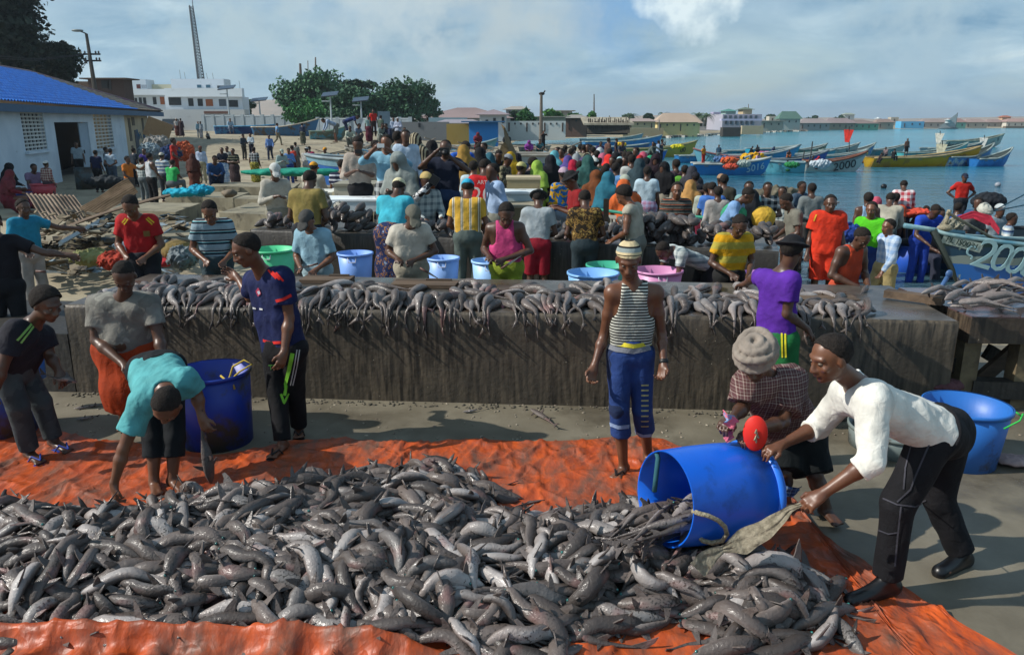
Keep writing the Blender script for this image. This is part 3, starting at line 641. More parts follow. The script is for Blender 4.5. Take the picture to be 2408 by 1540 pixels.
# sea
def water_mat():
 m, nt, b=base_mat('sea_water'); b.inputs['Roughness'].default_value=.12; b.inputs['IOR'].default_value=1.33
 t=nd(nt, 'ShaderNodeTexCoord'); g=nd(nt, 'ShaderNodeNewGeometry'); P=t.outputs['Object']
 s=nd(nt, 'ShaderNodeSeparateXYZ'); lk(nt, P, s.inputs[0])
 mr=nd(nt, 'ShaderNodeMapRange'); mr.inputs['From Min'].default_value=12; mr.inputs['From Max'].default_value=150; lk(nt, s.outputs['Y'], mr.inputs[0])
 rp=nd(nt, 'ShaderNodeValToRGB'); e=rp.color_ramp.elements; e[0].color=(.05, .10, .125, 1); e[1].color=(.004, .21, .27, 1); q=e.new(.25); q.color=(.018, .14, .21, 1); lk(nt, mr.outputs[0], rp.inputs[0])
 n=nd(nt, 'ShaderNodeTexNoise', i_Scale=.05, i_Detail=3.); lk(nt, P, n.inputs['Vector'])
 r2=nd(nt, 'ShaderNodeMapRange'); r2.inputs['To Min'].default_value=.72; r2.inputs['To Max'].default_value=1.25; r2.inputs['From Min'].default_value=.3; r2.inputs['From Max'].default_value=.7; lk(nt, n.outputs['Fac'], r2.inputs[0])
 mm=nd(nt, 'ShaderNodeMix', data_type='RGBA', blend_type='MULTIPLY'); mm.inputs['Factor'].default_value=1; lk(nt, rp.outputs[0], mm.inputs['A']); lk(nt, r2.outputs[0], mm.inputs['B'])
 lk(nt, mm.outputs['Result'], b.inputs['Base Color'])
 mp=nd(nt, 'ShaderNodeMapping'); mp.inputs['Scale'].default_value=(.55, 1.3, 1); mp.inputs['Rotation'].default_value=(0, 0, R(-12)); lk(nt, P, mp.inputs[0])
 a=nd(nt, 'ShaderNodeTexNoise', i_Scale=2.6, i_Detail=4., i_Roughness=.6, i_Distortion=.6); lk(nt, mp.outputs[0], a.inputs['Vector'])
 c=nd(nt, 'ShaderNodeTexNoise', i_Scale=.5, i_Detail=3.); lk(nt, mp.outputs[0], c.inputs['Vector'])
 b1=nd(nt, 'ShaderNodeBump', i_Strength=.75, i_Distance=.12); lk(nt, a.outputs['Fac'], b1.inputs['Height'])
 b2=nd(nt, 'ShaderNodeBump', i_Strength=.5, i_Distance=.4); lk(nt, c.outputs['Fac'], b2.inputs['Height']); lk(nt, b1.outputs[0], b2.inputs['Normal']); lk(nt, b2.outputs[0], b.inputs['Normal'])
 return m
tag(mk('sea_water', [(0, 6, SEA), (5000, 6, SEA), (5000, 4990, SEA), (0, 4990, SEA)], [(0, 1, 2, 3)], water_mat(), None), kind='structure')
# foam along the near shore
rs=random.Random(3); mb=MB()
for a, b in zip(SHORE[1:15], SHORE[2:16]):
 L=np.linalg.norm(b-a); k_=max(2, int(L/.25))
 for i in range(k_):
  if rs.random() < .55: continue
  p=lerp(a, b, i/k_); o_=nrm(np.array([(b-a)[1],-(b-a)[0]]))*(.1+rs.random()*.8); mb.ell((p[0]+o_[0], p[1]+o_[1], SEA+.003), (.05+.16*rs.random(), .02+.04*rs.random(), .006), 8)
tag(mb.obj('sea_foam', surf('foam', srgb('c9d2d2'), srgb('aab8ba'), rough=.8), None, True), 'thin broken line of foam washing at the shore', 'foam', kind='stuff')
# hills far behind the town
mb=MB(); hv=[]; N_=90
for j, (yy, hh) in enumerate(((900, 0), (1100, 1.), (1500, .8), (1900, 0))):
 for i in range(N_):
  t_=i/(N_-1); xx=-900+2100*t_
  h_=12+9*math.sin(t_*9.)+6*math.sin(t_*23+1)+3*math.sin(t_*51)+7*math.exp(-((xx-60)/120.)**2)
  hv.append((xx, yy+30*math.sin(t_*17),-2+max(2, h_*(1.25-.8*sstep(.45, .85, t_)))*hh))
hf=[(j*N_+i, j*N_+i+1, (j+1)*N_+i+1, (j+1)*N_+i) for j in range(3) for i in range(N_-1)]
tag(mk('hills', hv, hf, surf('hill_rock', srgb('9c8a78'), srgb('7d7468'), scale=.01, rough=1., coord='Object', bump=.3, bscale=.05, bdist=3.), None, True), kind='structure')
# ---------------------------------------------------------------- near concrete floor, slabs and tables
M_FLOOR=surf('floor_concrete', srgb('777060'), srgb('5f5849'), scale=1.6, rough=.62, bump=.25, bscale=34, bdist=.008, c3=srgb('4c463b'), c3scale=.9, c3lo=.5, c3hi=.68, rough2=.22, spec=.5)
fx=np.linspace(-9, 9, 120); fy=np.linspace(.2, 8.6, 70); FX, FY=np.meshgrid(fx, fy, indexing='ij')
FZ=.004+.003*vnoise(np.stack([FX, FY, 0*FX],-1), 1.3); FZ[:,-1]=-.03
fi=np.arange(FX.size).reshape(FX.shape)
tag(mk('concrete_floor', np.stack([FX, FY, FZ],-1).reshape(-1, 3), np.stack([fi[:-1, :-1], fi[1:, :-1], fi[1:, 1:], fi[:-1, 1:]],-1).reshape(-1, 4), M_FLOOR, None, True), kind='structure')
def slab_mat(name, c1, c2, streak):
 """wet dark concrete with streaks running down"""
 m, nt, b=base_mat(name); t=nd(nt, 'ShaderNodeTexCoord'); P=t.outputs['Object']
 mp=nd(nt, 'ShaderNodeMapping'); mp.inputs['Scale'].default_value=(1, 1, .10); lk(nt, P, mp.inputs[0])
 n=nd(nt, 'ShaderNodeTexNoise', i_Scale=30., i_Detail=3., i_Roughness=.5, i_Distortion=.1); lk(nt, mp.outputs[0], n.inputs['Vector'])
 n2_=nd(nt, 'ShaderNodeTexNoise', i_Scale=1.6, i_Detail=6., i_Roughness=.6); lk(nt, P, n2_.inputs['Vector'])
 r=nd(nt, 'ShaderNodeValToRGB'); e=r.color_ramp.elements; e[0].position=.36; e[0].color=(*srgb(streak), 1); e[1].position=.66; e[1].color=(*srgb(c1), 1); lk(nt, n.outputs['Fac'], r.inputs[0])
 r2=nd(nt, 'ShaderNodeMapRange'); r2.inputs['From Min'].default_value=.4; r2.inputs['From Max'].default_value=.62; lk(nt, n2_.outputs['Fac'], r2.inputs[0])
 mm=nd(nt, 'ShaderNodeMix', data_type='RGBA'); lk(nt, r2.outputs[0], mm.inputs['Factor']); lk(nt, r.outputs[0], mm.inputs['A']); mm.inputs['B'].default_value=(*srgb(c2), 1)
 mo=nd(nt, 'ShaderNodeMix', data_type='RGBA'); mo.inputs['Factor'].default_value=.85; lk(nt, r.outputs[0], mo.inputs['A']); lk(nt, mm.outputs['Result'], mo.inputs['B'])
 # small bright splashes
 v=nd(nt, 'ShaderNodeTexVoronoi', i_Scale=9.); lk(nt, P, v.inputs['Vector'])
 rv=nd(nt, 'ShaderNodeMapRange'); rv.inputs['From Min'].default_value=.05; rv.inputs['From Max'].default_value=.035; lk(nt, v.outputs['Distance'], rv.inputs[0])
 ms=nd(nt, 'ShaderNodeMix', data_type='RGBA'); lk(nt, rv.outputs[0], ms.inputs['Factor']); lk(nt, mo.outputs['Result'], ms.inputs['A']); ms.inputs['B'].default_value=(*srgb('8e8674'), 1)
 lk(nt, ms.outputs['Result'], b.inputs['Base Color'])
 rr=nd(nt, 'ShaderNodeMapRange'); rr.inputs['To Min'].default_value=.35; rr.inputs['To Max'].default_value=.8; lk(nt, n2_.outputs['Fac'], rr.inputs[0]); lk(nt, rr.outputs[0], b.inputs['Roughness'])
 nb=nd(nt, 'ShaderNodeTexNoise', i_Scale=26., i_Detail=8.); lk(nt, P, nb.inputs['Vector'])
 bp=nd(nt, 'ShaderNodeBump', i_Strength=.5, i_Distance=.012); lk(nt, nb.outputs['Fac'], bp.inputs['Height']); lk(nt, bp.outputs[0], b.inputs['Normal']); return m
M_SLAB=slab_mat('slab_wet_concrete', '5e5344', '3c362d', '252019')
M_SLAB2=slab_mat('slab_black_concrete', '3c3832', '25221e', '191714')
M_TOP=surf('slab_top_wet', srgb('5d5851'), srgb('3c3833'), scale=3., rough=.35, rough2=.15, spec=.6, bump=.3, bscale=22, bdist=.008, c3=srgb('4b3d33'), c3scale=2.2, c3lo=.5, c3hi=.65)
S1A, S1B=np.array([-4.15, 6.891]), np.array([3.79, 6.271])     # front edge of the near slab, left to right
S1D=nrm(S1B-S1A); S1N=np.array([-S1D[1], S1D[0]]); TOPZ=.86
S2A, S2B=G(588, 540, TOPZ)[:2], G(1832, 592, TOPZ)[:2]; S2D=nrm(S2B-S2A); S2N=np.array([-S2D[1], S2D[0]])
def rough_slab(name, A, B, Nn, depth, z0, z1, mats, label, seed=0, nu=150):
 """a cast slab with slightly uneven faces and worn edges"""
 t=thing(name, label, 'concrete table', (A[0], A[1], 0)); L=np.linalg.norm(B-A); D=nrm(B-A)
 prof=[(0, z0), (0, z0+(z1-z0)*.25), (0, z0+(z1-z0)*.5), (0, z0+(z1-z0)*.75), (0.0, z1-.03), (.012, z1-.006), (.035, z1)]
 V=[]; 
 for i in range(nu+1):
  for (d_, z_) in prof:
   p=A+D*L*i/nu+Nn*d_; n_=vnoise(np.array([p[0]*5, z_*6, seed]), 1.5)*.006+vnoise(np.array([p[0]*17, z_*21, seed]), 1.5)*.004*(1 if z_ > z1-.05 else .4)
   V.append((p[0]+Nn[0]*n_, p[1]+Nn[1]*n_, z_+(n_*.6 if z_ > z0+.01 else 0)))
 m=len(prof); F=[(i*m+k, (i+1)*m+k, (i+1)*m+k+1, i*m+k+1) for i in range(nu) for k in range(m-1)]
 mb=MB(); mb.add(V, F); a, b=A, B; c, d=B+Nn*depth, A+Nn*depth
 mb.add([(*b, z0), (*c, z0), (*c, z1-.004), (*b, z1-.004)], [(0, 1, 2, 3)]); mb.add([(*d, z0), (*a, z0), (*a, z1-.004), (*d, z1-.004)], [(0, 1, 2, 3)]); mb.add([(*c, z0), (*d, z0), (*d, z1-.004), (*c, z1-.004)], [(0, 1, 2, 3)])
 mb.obj('base', mats[0], t, True)
 V=[]; nv=14
 for i in range(nu+1):
  for j in range(nv+1):
   p=A+D*L*i/nu+Nn*(.03+(depth-.03)*j/nv); V.append((p[0], p[1], z1-.003+.003*vnoise(np.array([p[0]*3, p[1]*3, seed]))))
 m=nv+1; F=[(i*m+k, (i+1)*m+k, (i+1)*m+k+1, i*m+k+1) for i in range(nu) for k in range(nv)]
 mk('top', V, F, mats[1], t, True); return t
rough_slab('concrete_table', S1A, S1B, S1N, 1.5,-.02, TOPZ, (M_SLAB, M_TOP), 'long wet brown streaked concrete slab covered with fish, running across behind the tarp')
rough_slab('concrete_table', S2A, S2B, S2N, 1.3,-.3, TOPZ, (M_SLAB2, M_TOP), 'second long black concrete slab further back, with buckets standing in front', 5)
mb=MB(); A_=S1A-S1D*2.6
mb.prism([A_, S1A-S1D*.01, S1A+S1N*1.3-S1D*.01, A_+S1N*1.3],-.02, .58); solo(mb, 'concrete_ledge', M_SLAB2, 'low dark concrete ledge at the left end of the long slab', 'ledge', (A_[0], A_[1], 0))
# chopping boards on the near slab
M_WOOD=surf('old_wood', srgb('6b5846'), srgb('44372b'), scale=3, rough=.75, bump=.5, bscale=14, stretch=(.3, 3, 3))
for px, py, L_, rz, lb in ((770, 657, .75,-.05, 'wet brown board lying flat under the fish before the pale blue shirt'), (1000, 668, .95,-.1, 'long wet cutting plank before the man in the white tee'), (1940, 702, .8,-.05, 'cutting plank under the knife of the man in the orange tank top')):
 p=G(px, py, TOPZ+.02); L_ *= .7; mb=MB().box((p[0], p[1], TOPZ+.022), (L_, .26, .035), rz=rz); mb.box((p[0]+L_*.2, p[1]+.1, TOPZ+.047), (L_*.4, .05, .012), rz=rz+.02)
 solo(mb, 'cutting_board', M_WOOD, lb, 'cutting board', (p[0], p[1], TOPZ))
# table on legs at the right
t=thing('concrete_table', 'concrete table standing on legs at the right, heaped with skinned fish', 'concrete table', G(2288, 743, TOPZ)*np.array([1, 1, 0]))
c0, c1, c2=G(2286, 745, TOPZ)[:2], G(2112, 676, TOPZ)[:2], G(2560, 749, TOPZ)[:2]; c3=c1+(c2-c0)
mb=MB().prism([c0, c2, c3, c1], TOPZ-.24, TOPZ-.012); mb.obj('top_slab', slab_mat('leg_table_concrete', '54483a', '3a2f26', '241d18'), t)
mb=MB().prism([lerp(c0, c3, .004), c2, c3, lerp(c1, c2, .004)], TOPZ-.012, TOPZ); mb.obj('wet_surface', surf('purple_wet_top', srgb('5f4c4c'), srgb('3f3233'), scale=3, rough=.18, spec=.6, bump=.2), t)
for (u_, v_) in ((.035, .06), (.52, .06), (.04, .9), (.55, .9)):
 q=c0+(c2-c0)*u_+(c1-c0)*v_; MB().box((q[0]+.05, q[1]+.05, (TOPZ-.24)/2), (.15, .15, TOPZ-.24)).obj('leg', surf('leg_concrete', srgb('77694f'), srgb('4c4132'), scale=5, rough=.85, bump=.6), t)
q0, q1=c0+(c1-c0)*.05, c2+(c1-c0)*.05
MB().wall(q0+np.array([.14, .04]), q1, .10, .26, .14).obj('beam', M_SLAB2, t)
MB().wall(c0+(c1-c0)*.12+np.array([.03, 0]), c1-(c1-c0)*.1+np.array([.03, 0]), .30, .44, .12).obj('beam', M_SLAB2, t)
for i, (px, py, z_, ln, ang, lb) in enumerate(((2330, 870, .3, .7, .7, 'broken dark board leaning under the right table'), (2370, 855, .35, .6,-.5, 'black board lying across the beam under the right table'), (2240, 880, .25, .45, 1.2, 'thin grey stake leaning between the slab and the right table'))):
 p=at(px, py, 6.75+.2*i); solo(MB().box(p, (ln, .05, .14 if i < 2 else .06), ry=-ang, rz=.2), 'board', M_WOOD if i != 1 else M_SLAB2, lb, 'board', (p[0], p[1], 0))
# ---------------------------------------------------------------- low concrete blocks behind
M_BLK=surf('block_concrete', srgb('8f8873'), srgb('6f6958'), scale=1.5, rough=.9, bump=.4, bscale=12, bdist=.02, c3=srgb('4a463c'), c3scale=2.2, c3lo=.56, c3hi=.7)
BLK=[([(243, 493), (412, 499), (472, 478), (316, 476)], .16, 'grey concrete block nearest the scrap heap'),
  ([(388, 462), (548, 466), (586, 453), (402, 450)], .12, 'concrete block with a turquoise net on it'),
  ([(492, 438), (690, 442), (705, 431), (508, 428)], .10, 'long concrete block behind the turquoise net'),
  ([(515, 500), (650, 506), (690, 482), (590, 477)], .16, 'concrete block left of the man in the white cap'),
  ([(700, 440), (1120, 446), (1115, 425), (715, 424)], .10, 'long concrete platform the crowd sits on behind the white chests'),
  ([(690, 492), (1010, 500), (1000, 468), (700, 466)], .12, 'concrete block under the white ice chests'),
  ([(500, 466), (640, 470), (650, 461), (560, 459)], .10, 'narrow concrete block behind the other blocks'),
  ([(130, 560), (470, 566), (500, 532), (180, 528)], .10, 'dark concrete block under the scrap metal')]
for poly, z_, lb in BLK:
 q=[G(x_, y_, z_)[:2] for x_, y_ in poly]; mb=MB().prism(q,-.6, z_)
 solo(mb, 'concrete_block', M_BLK, lb, 'concrete block', (*q[0], 0))
# ---------------------------------------------------------------- orange tarpaulin
def tarp():
 edge=[(-60, 1000), (120, 1012), (235, 1040), (330, 1046), (500, 1075), (590, 1060), (690, 1042), (800, 1035), (1000, 1044), (1150, 1036), (1300, 1042), (1430, 1036), (1560, 1034), (1620, 1062), (1700, 1100), (1832, 1142)]
 E=np.array([G(x_, y_)[:2] for x_, y_ in edge]); Rr=np.array([G(x_, y_)[:2] for x_, y_ in ((1832, 1142), (1860, 1180), (1942, 1270), (2040, 1335), (2130, 1392), (2408, 1562), (2700, 1740))])
 nu, nv=420, 240; us_=np.linspace(-4.6, 3.2, nu); vs=np.linspace(0, 1, nv)
 V=np.zeros((nu, nv, 3)); 
 for i, x_ in enumerate(us_):
  yt=np.interp(x_, E[:, 0], E[:, 1]) if x_ <= E[-1, 0] else np.interp(x_, Rr[:, 0], Rr[:, 1])
  yb=2.1; yy=yb+(yt-yb)*vs
  V[i, :, 0]=x_; V[i, :, 1]=np.maximum(yy, yb)
 X, Y=V[..., 0], V[..., 1]; P=np.stack([X, Y, 0*X],-1)
 w1=vnoise(P, 1.1, 2)*.6; a=1-np.abs(vnoise(P*np.array([1, 2.4, 1])+w1[..., None], 2.0, 1)); b=1-np.abs(vnoise(P*np.array([2.2, .9, 1])+w1[..., None], 2.6, 6)); c=vnoise(P, 9., 4)
 a2=1-np.abs(vnoise(P*np.array([1.6, 1.2, 1])+w1[..., None], 4.2, 11)); Z=.012+.022*(np.clip(a-.80, 0, 1)/.2)**1.5+.020*(np.clip(b-.84, 0, 1)/.16)**1.5+.012*(np.clip(a2-.86, 0, 1)/.14)**1.5+.0035*c+.006*vnoise(P, 3.2, 9)+.005
 # raised fold along the front edge, left part
 fe=np.interp(X, [-3.5,-1.7,-1.0,-.35, .0], [3.27, 3.24, 3.22, 3.14, 3.06]); k=sstep(-.1,-.7, X) 
 Z += k*(.13+.02*vnoise(P, 4.))*np.exp(-((Y-fe+.03)/.055)**2)+k*.10*np.clip((fe-Y)*3, 0, 1)*np.exp(-((Y-fe)/.55)**2)+k*.02*np.sin(X*26+2*np.sin(X*5+Y*3))*sstep(.0, .12, fe-Y)
 # lifted corner near the barrel
 Z += .09*np.exp(-((X-1.02)/.12)**2-((Y-5.42)/.10)**2)
 V[..., 2]=np.maximum(Z, .009)
 # rippled outline
 V[..., 1] += (.03*vnoise(P, 4., 8)+.012*vnoise(P, 13., 2))*(vs[None, :] > .97)
 ii=np.arange(nu*nv).reshape(nu, nv)
 F=np.stack([ii[:-1, :-1], ii[1:, :-1], ii[1:, 1:], ii[:-1, 1:]],-1).reshape(-1, 4)
 m=surf('orange_tarp', srgb('bd5220'), srgb('98401e'), scale=6, rough=.45, spec=.4, bump=.5, bscale=9, bdist=.02, stretch=(1.8, .8, 1), c3=srgb('67483a'), c3scale=3.2, c3lo=.42, c3hi=.66, rough2=.55)
 nt=m.node_tree; b=nt.nodes['Principled BSDF']; tc_=nd(nt, 'ShaderNodeTexCoord'); ns_=nd(nt, 'ShaderNodeTexNoise', i_Scale=1.6, i_Detail=3.); lk(nt, tc_.outputs['Object'], ns_.inputs['Vector'])
 mv=nd(nt, 'ShaderNodeMix', data_type='RGBA'); mv.inputs['Factor'].default_value=.45; lk(nt, tc_.outputs['Object'], mv.inputs['A']); lk(nt, ns_.outputs['Color'], mv.inputs['B']); old=b.inputs['Normal'].links[0].from_socket
 for sc_, st_, di_ in ((4.5, .35, .05), (17., .2, .012)):
  vo=nd(nt, 'ShaderNodeTexVoronoi', feature='DISTANCE_TO_EDGE', i_Scale=sc_); lk(nt, mv.outputs['Result'], vo.inputs['Vector']); mr_=nd(nt, 'ShaderNodeMapRange'); mr_.inputs['From Max'].default_value=.35; lk(nt, vo.outputs['Distance'], mr_.inputs[0])
  bp_=nd(nt, 'ShaderNodeBump', i_Strength=st_, i_Distance=di_, invert=True); lk(nt, mr_.outputs[0], bp_.inputs['Height']); lk(nt, old, bp_.inputs['Normal']); old=bp_.outputs[0]
 lk(nt, old, b.inputs['Normal'])
 o=mk('tarpaulin', V.reshape(-1, 3), F, m, None, True); 
 tag(o, 'wrinkled orange plastic tarpaulin spread on the floor under the fish heap', 'tarpaulin')
tarp()
# ---------------------------------------------------------------- fish: chains of spheres settle into heaps, then each gets a skin
NN=7
PROF_T=np.array([0, .04, .10, .20, .33, .48, .63, .78, .90, .97, 1.0]); PROF_R=np.array([.12, .36, .62, .90, 1.0, .84, .54, .31, .19, .15, .09])
def settle(P, L, Rr, coll, steps=110, seed=1, curve=None):
 """P (n,7,3) node positions; L lengths; coll(points, radii) pushes points out of solid things"""
 rng=np.random.RandomState(seed); n=len(P); rest=(L/(NN-1))[:, None]; Q=P.copy()
 rad=Rr[:, None]*np.interp(np.linspace(.06, .94, NN), PROF_T, PROF_R)[None, :] ; rf=rad.reshape(-1); fid=np.repeat(np.arange(n), NN)
 mind=rest*2*(curve if curve is not None else np.full((n,), .97))[:, None]
 for it in range(steps):
  if it % 9==0:
   X=P.reshape(-1, 3).astype(np.float32); s2=(X**2).sum(1); pi, pj=[], []
   for a in range(0, len(X), 600):
    d2=s2[a:a+600, None]+s2[None]-2*X[a:a+600]@X.T; i, j=np.nonzero(d2 < .0196); i += a; m=(i < j) & (fid[i] != fid[j]); pi.append(i[m]); pj.append(j[m])
   pi=np.concatenate(pi); pj=np.concatenate(pj); rs_=rf[pi]+rf[pj]
  v=(P-Q)*.80; Q=P.copy(); v[..., 2] -= .0022; sp=np.linalg.norm(v, axis=-1, keepdims=True); v *= np.minimum(1, .03/(sp+1e-9)); P=P+v
  for _ in range(3):
   d=P[:, 1:]-P[:, :-1]; l=np.linalg.norm(d, axis=-1, keepdims=True)+1e-9; c=d*(.5*(1-rest[..., None]/l)); P[:, :-1] += c; P[:, 1:] -= c
   d=P[:, 2:]-P[:, :-2]; l=np.linalg.norm(d, axis=-1, keepdims=True)+1e-9; e=np.minimum(0, l-mind[..., None]); c=d/l*e*.35; P[:, :-2] += c*.5; P[:, 2:] -= c*.5
   X=P.reshape(-1, 3); d=X[pi]-X[pj]; l=np.sqrt((d**2).sum(1))+1e-9; o=np.maximum(0, rs_*.96-l)*.42; c=d/l[:, None]*o[:, None]
   for k in range(3): X[:, k] += np.bincount(pi, c[:, k], len(X))-np.bincount(pj, c[:, k], len(X))
   X=coll(X, rf, Q.reshape(-1, 3)); P=X.reshape(n, NN, 3)
 return P
def heap_poly():
 pts=[(-120, 1168), (60, 1162), (250, 1178), (450, 1150), (640, 1142), (760, 1112), (860, 1095), (1000, 1095), (1110, 1100), (1185, 1160), (1200, 1190), (1320, 1205), (1440, 1190), (1530, 1165), (1600, 1160), (1660, 1250),
   (1830, 1275), (1905, 1350), (2040, 1420), (2060, 1480), (1900, 1560), (1680, 1580), (1640, 1470), (1420, 1490), (1370, 1600), (1120, 1600), (830, 1555), (420, 1525), (200, 1525), (-120, 1515)]
 return np.array([G(a, b, .07)[:2] for a, b in pts])
HP=heap_poly()
def poly_sd(x, y, PO):
 d=np.full(np.shape(x), 1e9); ins=np.zeros(np.shape(x), bool); n=len(PO)
 for i in range(n):
  a, b=PO[i], PO[(i+1) % n]; ab=b-a; t=np.clip(((x-a[0])*ab[0]+(y-a[1])*ab[1])/(ab.dot(ab)+1e-9), 0, 1)
  d=np.minimum(d, np.hypot(x-a[0]-t*ab[0], y-a[1]-t*ab[1])); c=(a[1] > y) != (b[1] > y)
  with np.errstate(divide='ignore', invalid='ignore'): xx=(b[0]-a[0])*(y-a[1])/(b[1]-a[1])+a[0]
  ins ^= c & (x < xx)
 return np.where(ins, d,-d)
def core_h(x, y):
 """the buried middle of the heap"""
 d=poly_sd(x, y, HP); return np.maximum(0, np.minimum(.14, (d-.16)*.42))+.10*np.exp(-((x-1.05)/.35)**2-((y-3.85)/.35)**2)*(d > .1)
BAR_M, BAR_B=at(1562, 1172, 3.80), at(1768, 1148, 4.04); BAR_R=.272     # tipped barrel: mouth centre, bottom centre
def near_fish():
 rng=np.random.RandomState(11); pos=[]; n=580
 lo, hi=HP.min(0), HP.max(0); cand=[]
 while len(cand) < n:
  p=lo+(hi-lo)*rng.rand(2)
  if poly_sd(p[0], p[1], HP) > .10 and p[1] > 3.12: cand.append(p)
 cand=np.array(cand); L=.42+.26*rng.rand(n)**1.3; Rr=np.minimum(.044, L*(.066+.014*rng.rand(n)))
 ang=1.4*vnoise(np.stack([cand[:, 0], cand[:, 1], 0*L],-1), 1.6, 5)+rng.randn(n)*.75+np.pi*(rng.rand(n) < .5)
 lay=rng.randint(0, 3, n); z=core_h(cand[:, 0], cand[:, 1])+.07+lay*.085
 bend=rng.randn(n)*.42; P=np.zeros((n, NN, 3)); t=np.linspace(-.5, .5, NN)
 for i in range(n):
  a=ang[i]+bend[i]*t*2; dx, dy=np.cos(a), np.sin(a); x_=np.cumsum(dx)*L[i]/(NN-1); y_=np.cumsum(dy)*L[i]/(NN-1)
  P[i, :, 0]=cand[i, 0]+x_-x_.mean(); P[i, :, 1]=cand[i, 1]+y_-y_.mean(); P[i, :, 2]=z[i]+.02*rng.randn()
 ax=nrm(BAR_B-BAR_M); LB=np.linalg.norm(BAR_B-BAR_M)
 def coll(X, r, Q):
  h=core_h(X[:, 0], X[:, 1])+.015+r; m=X[:, 2] < h
  X[m, 2]=h[m]; X[m, :2]=Q[m, :2]+(X[m, :2]-Q[m, :2])*.25
  X[:, 1]=np.where((X[:, 1] < 3.19) & (X[:, 0] <-.25) & (X[:, 2] < .2), np.maximum(X[:, 1], 3.19+r*.3), X[:, 1])
  q=X-BAR_M; t_=q@ax; rd=q-t_[:, None]*ax; l=np.sqrt((rd**2).sum(1))+1e-9
  m=(t_ > .0) & (t_ < LB+.05) & (l < BAR_R+.02+r) & (l > BAR_R-.05)
  X[m] += (rd/l[:, None]*(BAR_R+.02+r-l)[:, None])[m]*.5
  return X
 return settle(P, L, Rr, coll, 120, 1, .965+.03*rng.rand(n)), L, Rr
def slab_fish(A, D, Nn, u0, u1, n, seed, over=True, gaps=(), lean=0.):
 rng=np.random.RandomState(seed); L=.42+.12*rng.rand(n); Rr=L*(.074+.01*rng.rand(n)); P=np.zeros((n, NN, 3))
 for i in range(n):
  while True:
   u=u0+(u1-u0)*rng.rand()
   if not any(a < u < b for a, b in gaps): break
  back=rng.rand() < .42
  c=(.28+.7*rng.rand()) if back else (.09+.12*rng.rand()); a=(rng.randn()*(.6 if back else .22))+lean
  d=D*math.sin(a)-Nn*math.cos(a); t=(np.arange(NN)/(NN-1)-.55)*L[i]
  xy=A+D*u+Nn*c+d[None]*t[:, None]; P[i, :, :2]=xy; P[i, :, 2]=TOPZ+.07+.075*rng.randint(0, 3)
 def coll(X, r, Q):
  q=(X[:, :2]-A)@Nn; z=X[:, 2]-TOPZ; rr=r
  on=(q > .012); m=on & (z < rr); X[m, 2]=TOPZ+rr[m]; X[m, :2]=Q[m, :2]+(X[m, :2]-Q[m, :2])*.12
  dd=np.sqrt(np.minimum(0, q-.012)**2+np.minimum(0, z)**2); 
  e=(~on) & (z >-.02); l=np.sqrt((q-.012)**2+z**2)+1e-9; m2=e & (l < rr) & (z > 0)
  X[m2, :2] += (Nn[None]*((q-.012)/l*(rr-l))[:, None])[m2]; X[m2, 2] += (z/l*(rr-l))[m2]
  m3=(z <= 0) & (q >-rr) & (q < .10); X[m3, :2] += (Nn[None]*(-rr-q)[:, None])[m3]*.6
  m4=(z <= 0) & (q >= .10); X[m4, 2]=TOPZ+rr[m4]
  return X
 return settle(P, L, Rr, coll, 90, seed, .965+.03*rng.rand(n)), L, Rr
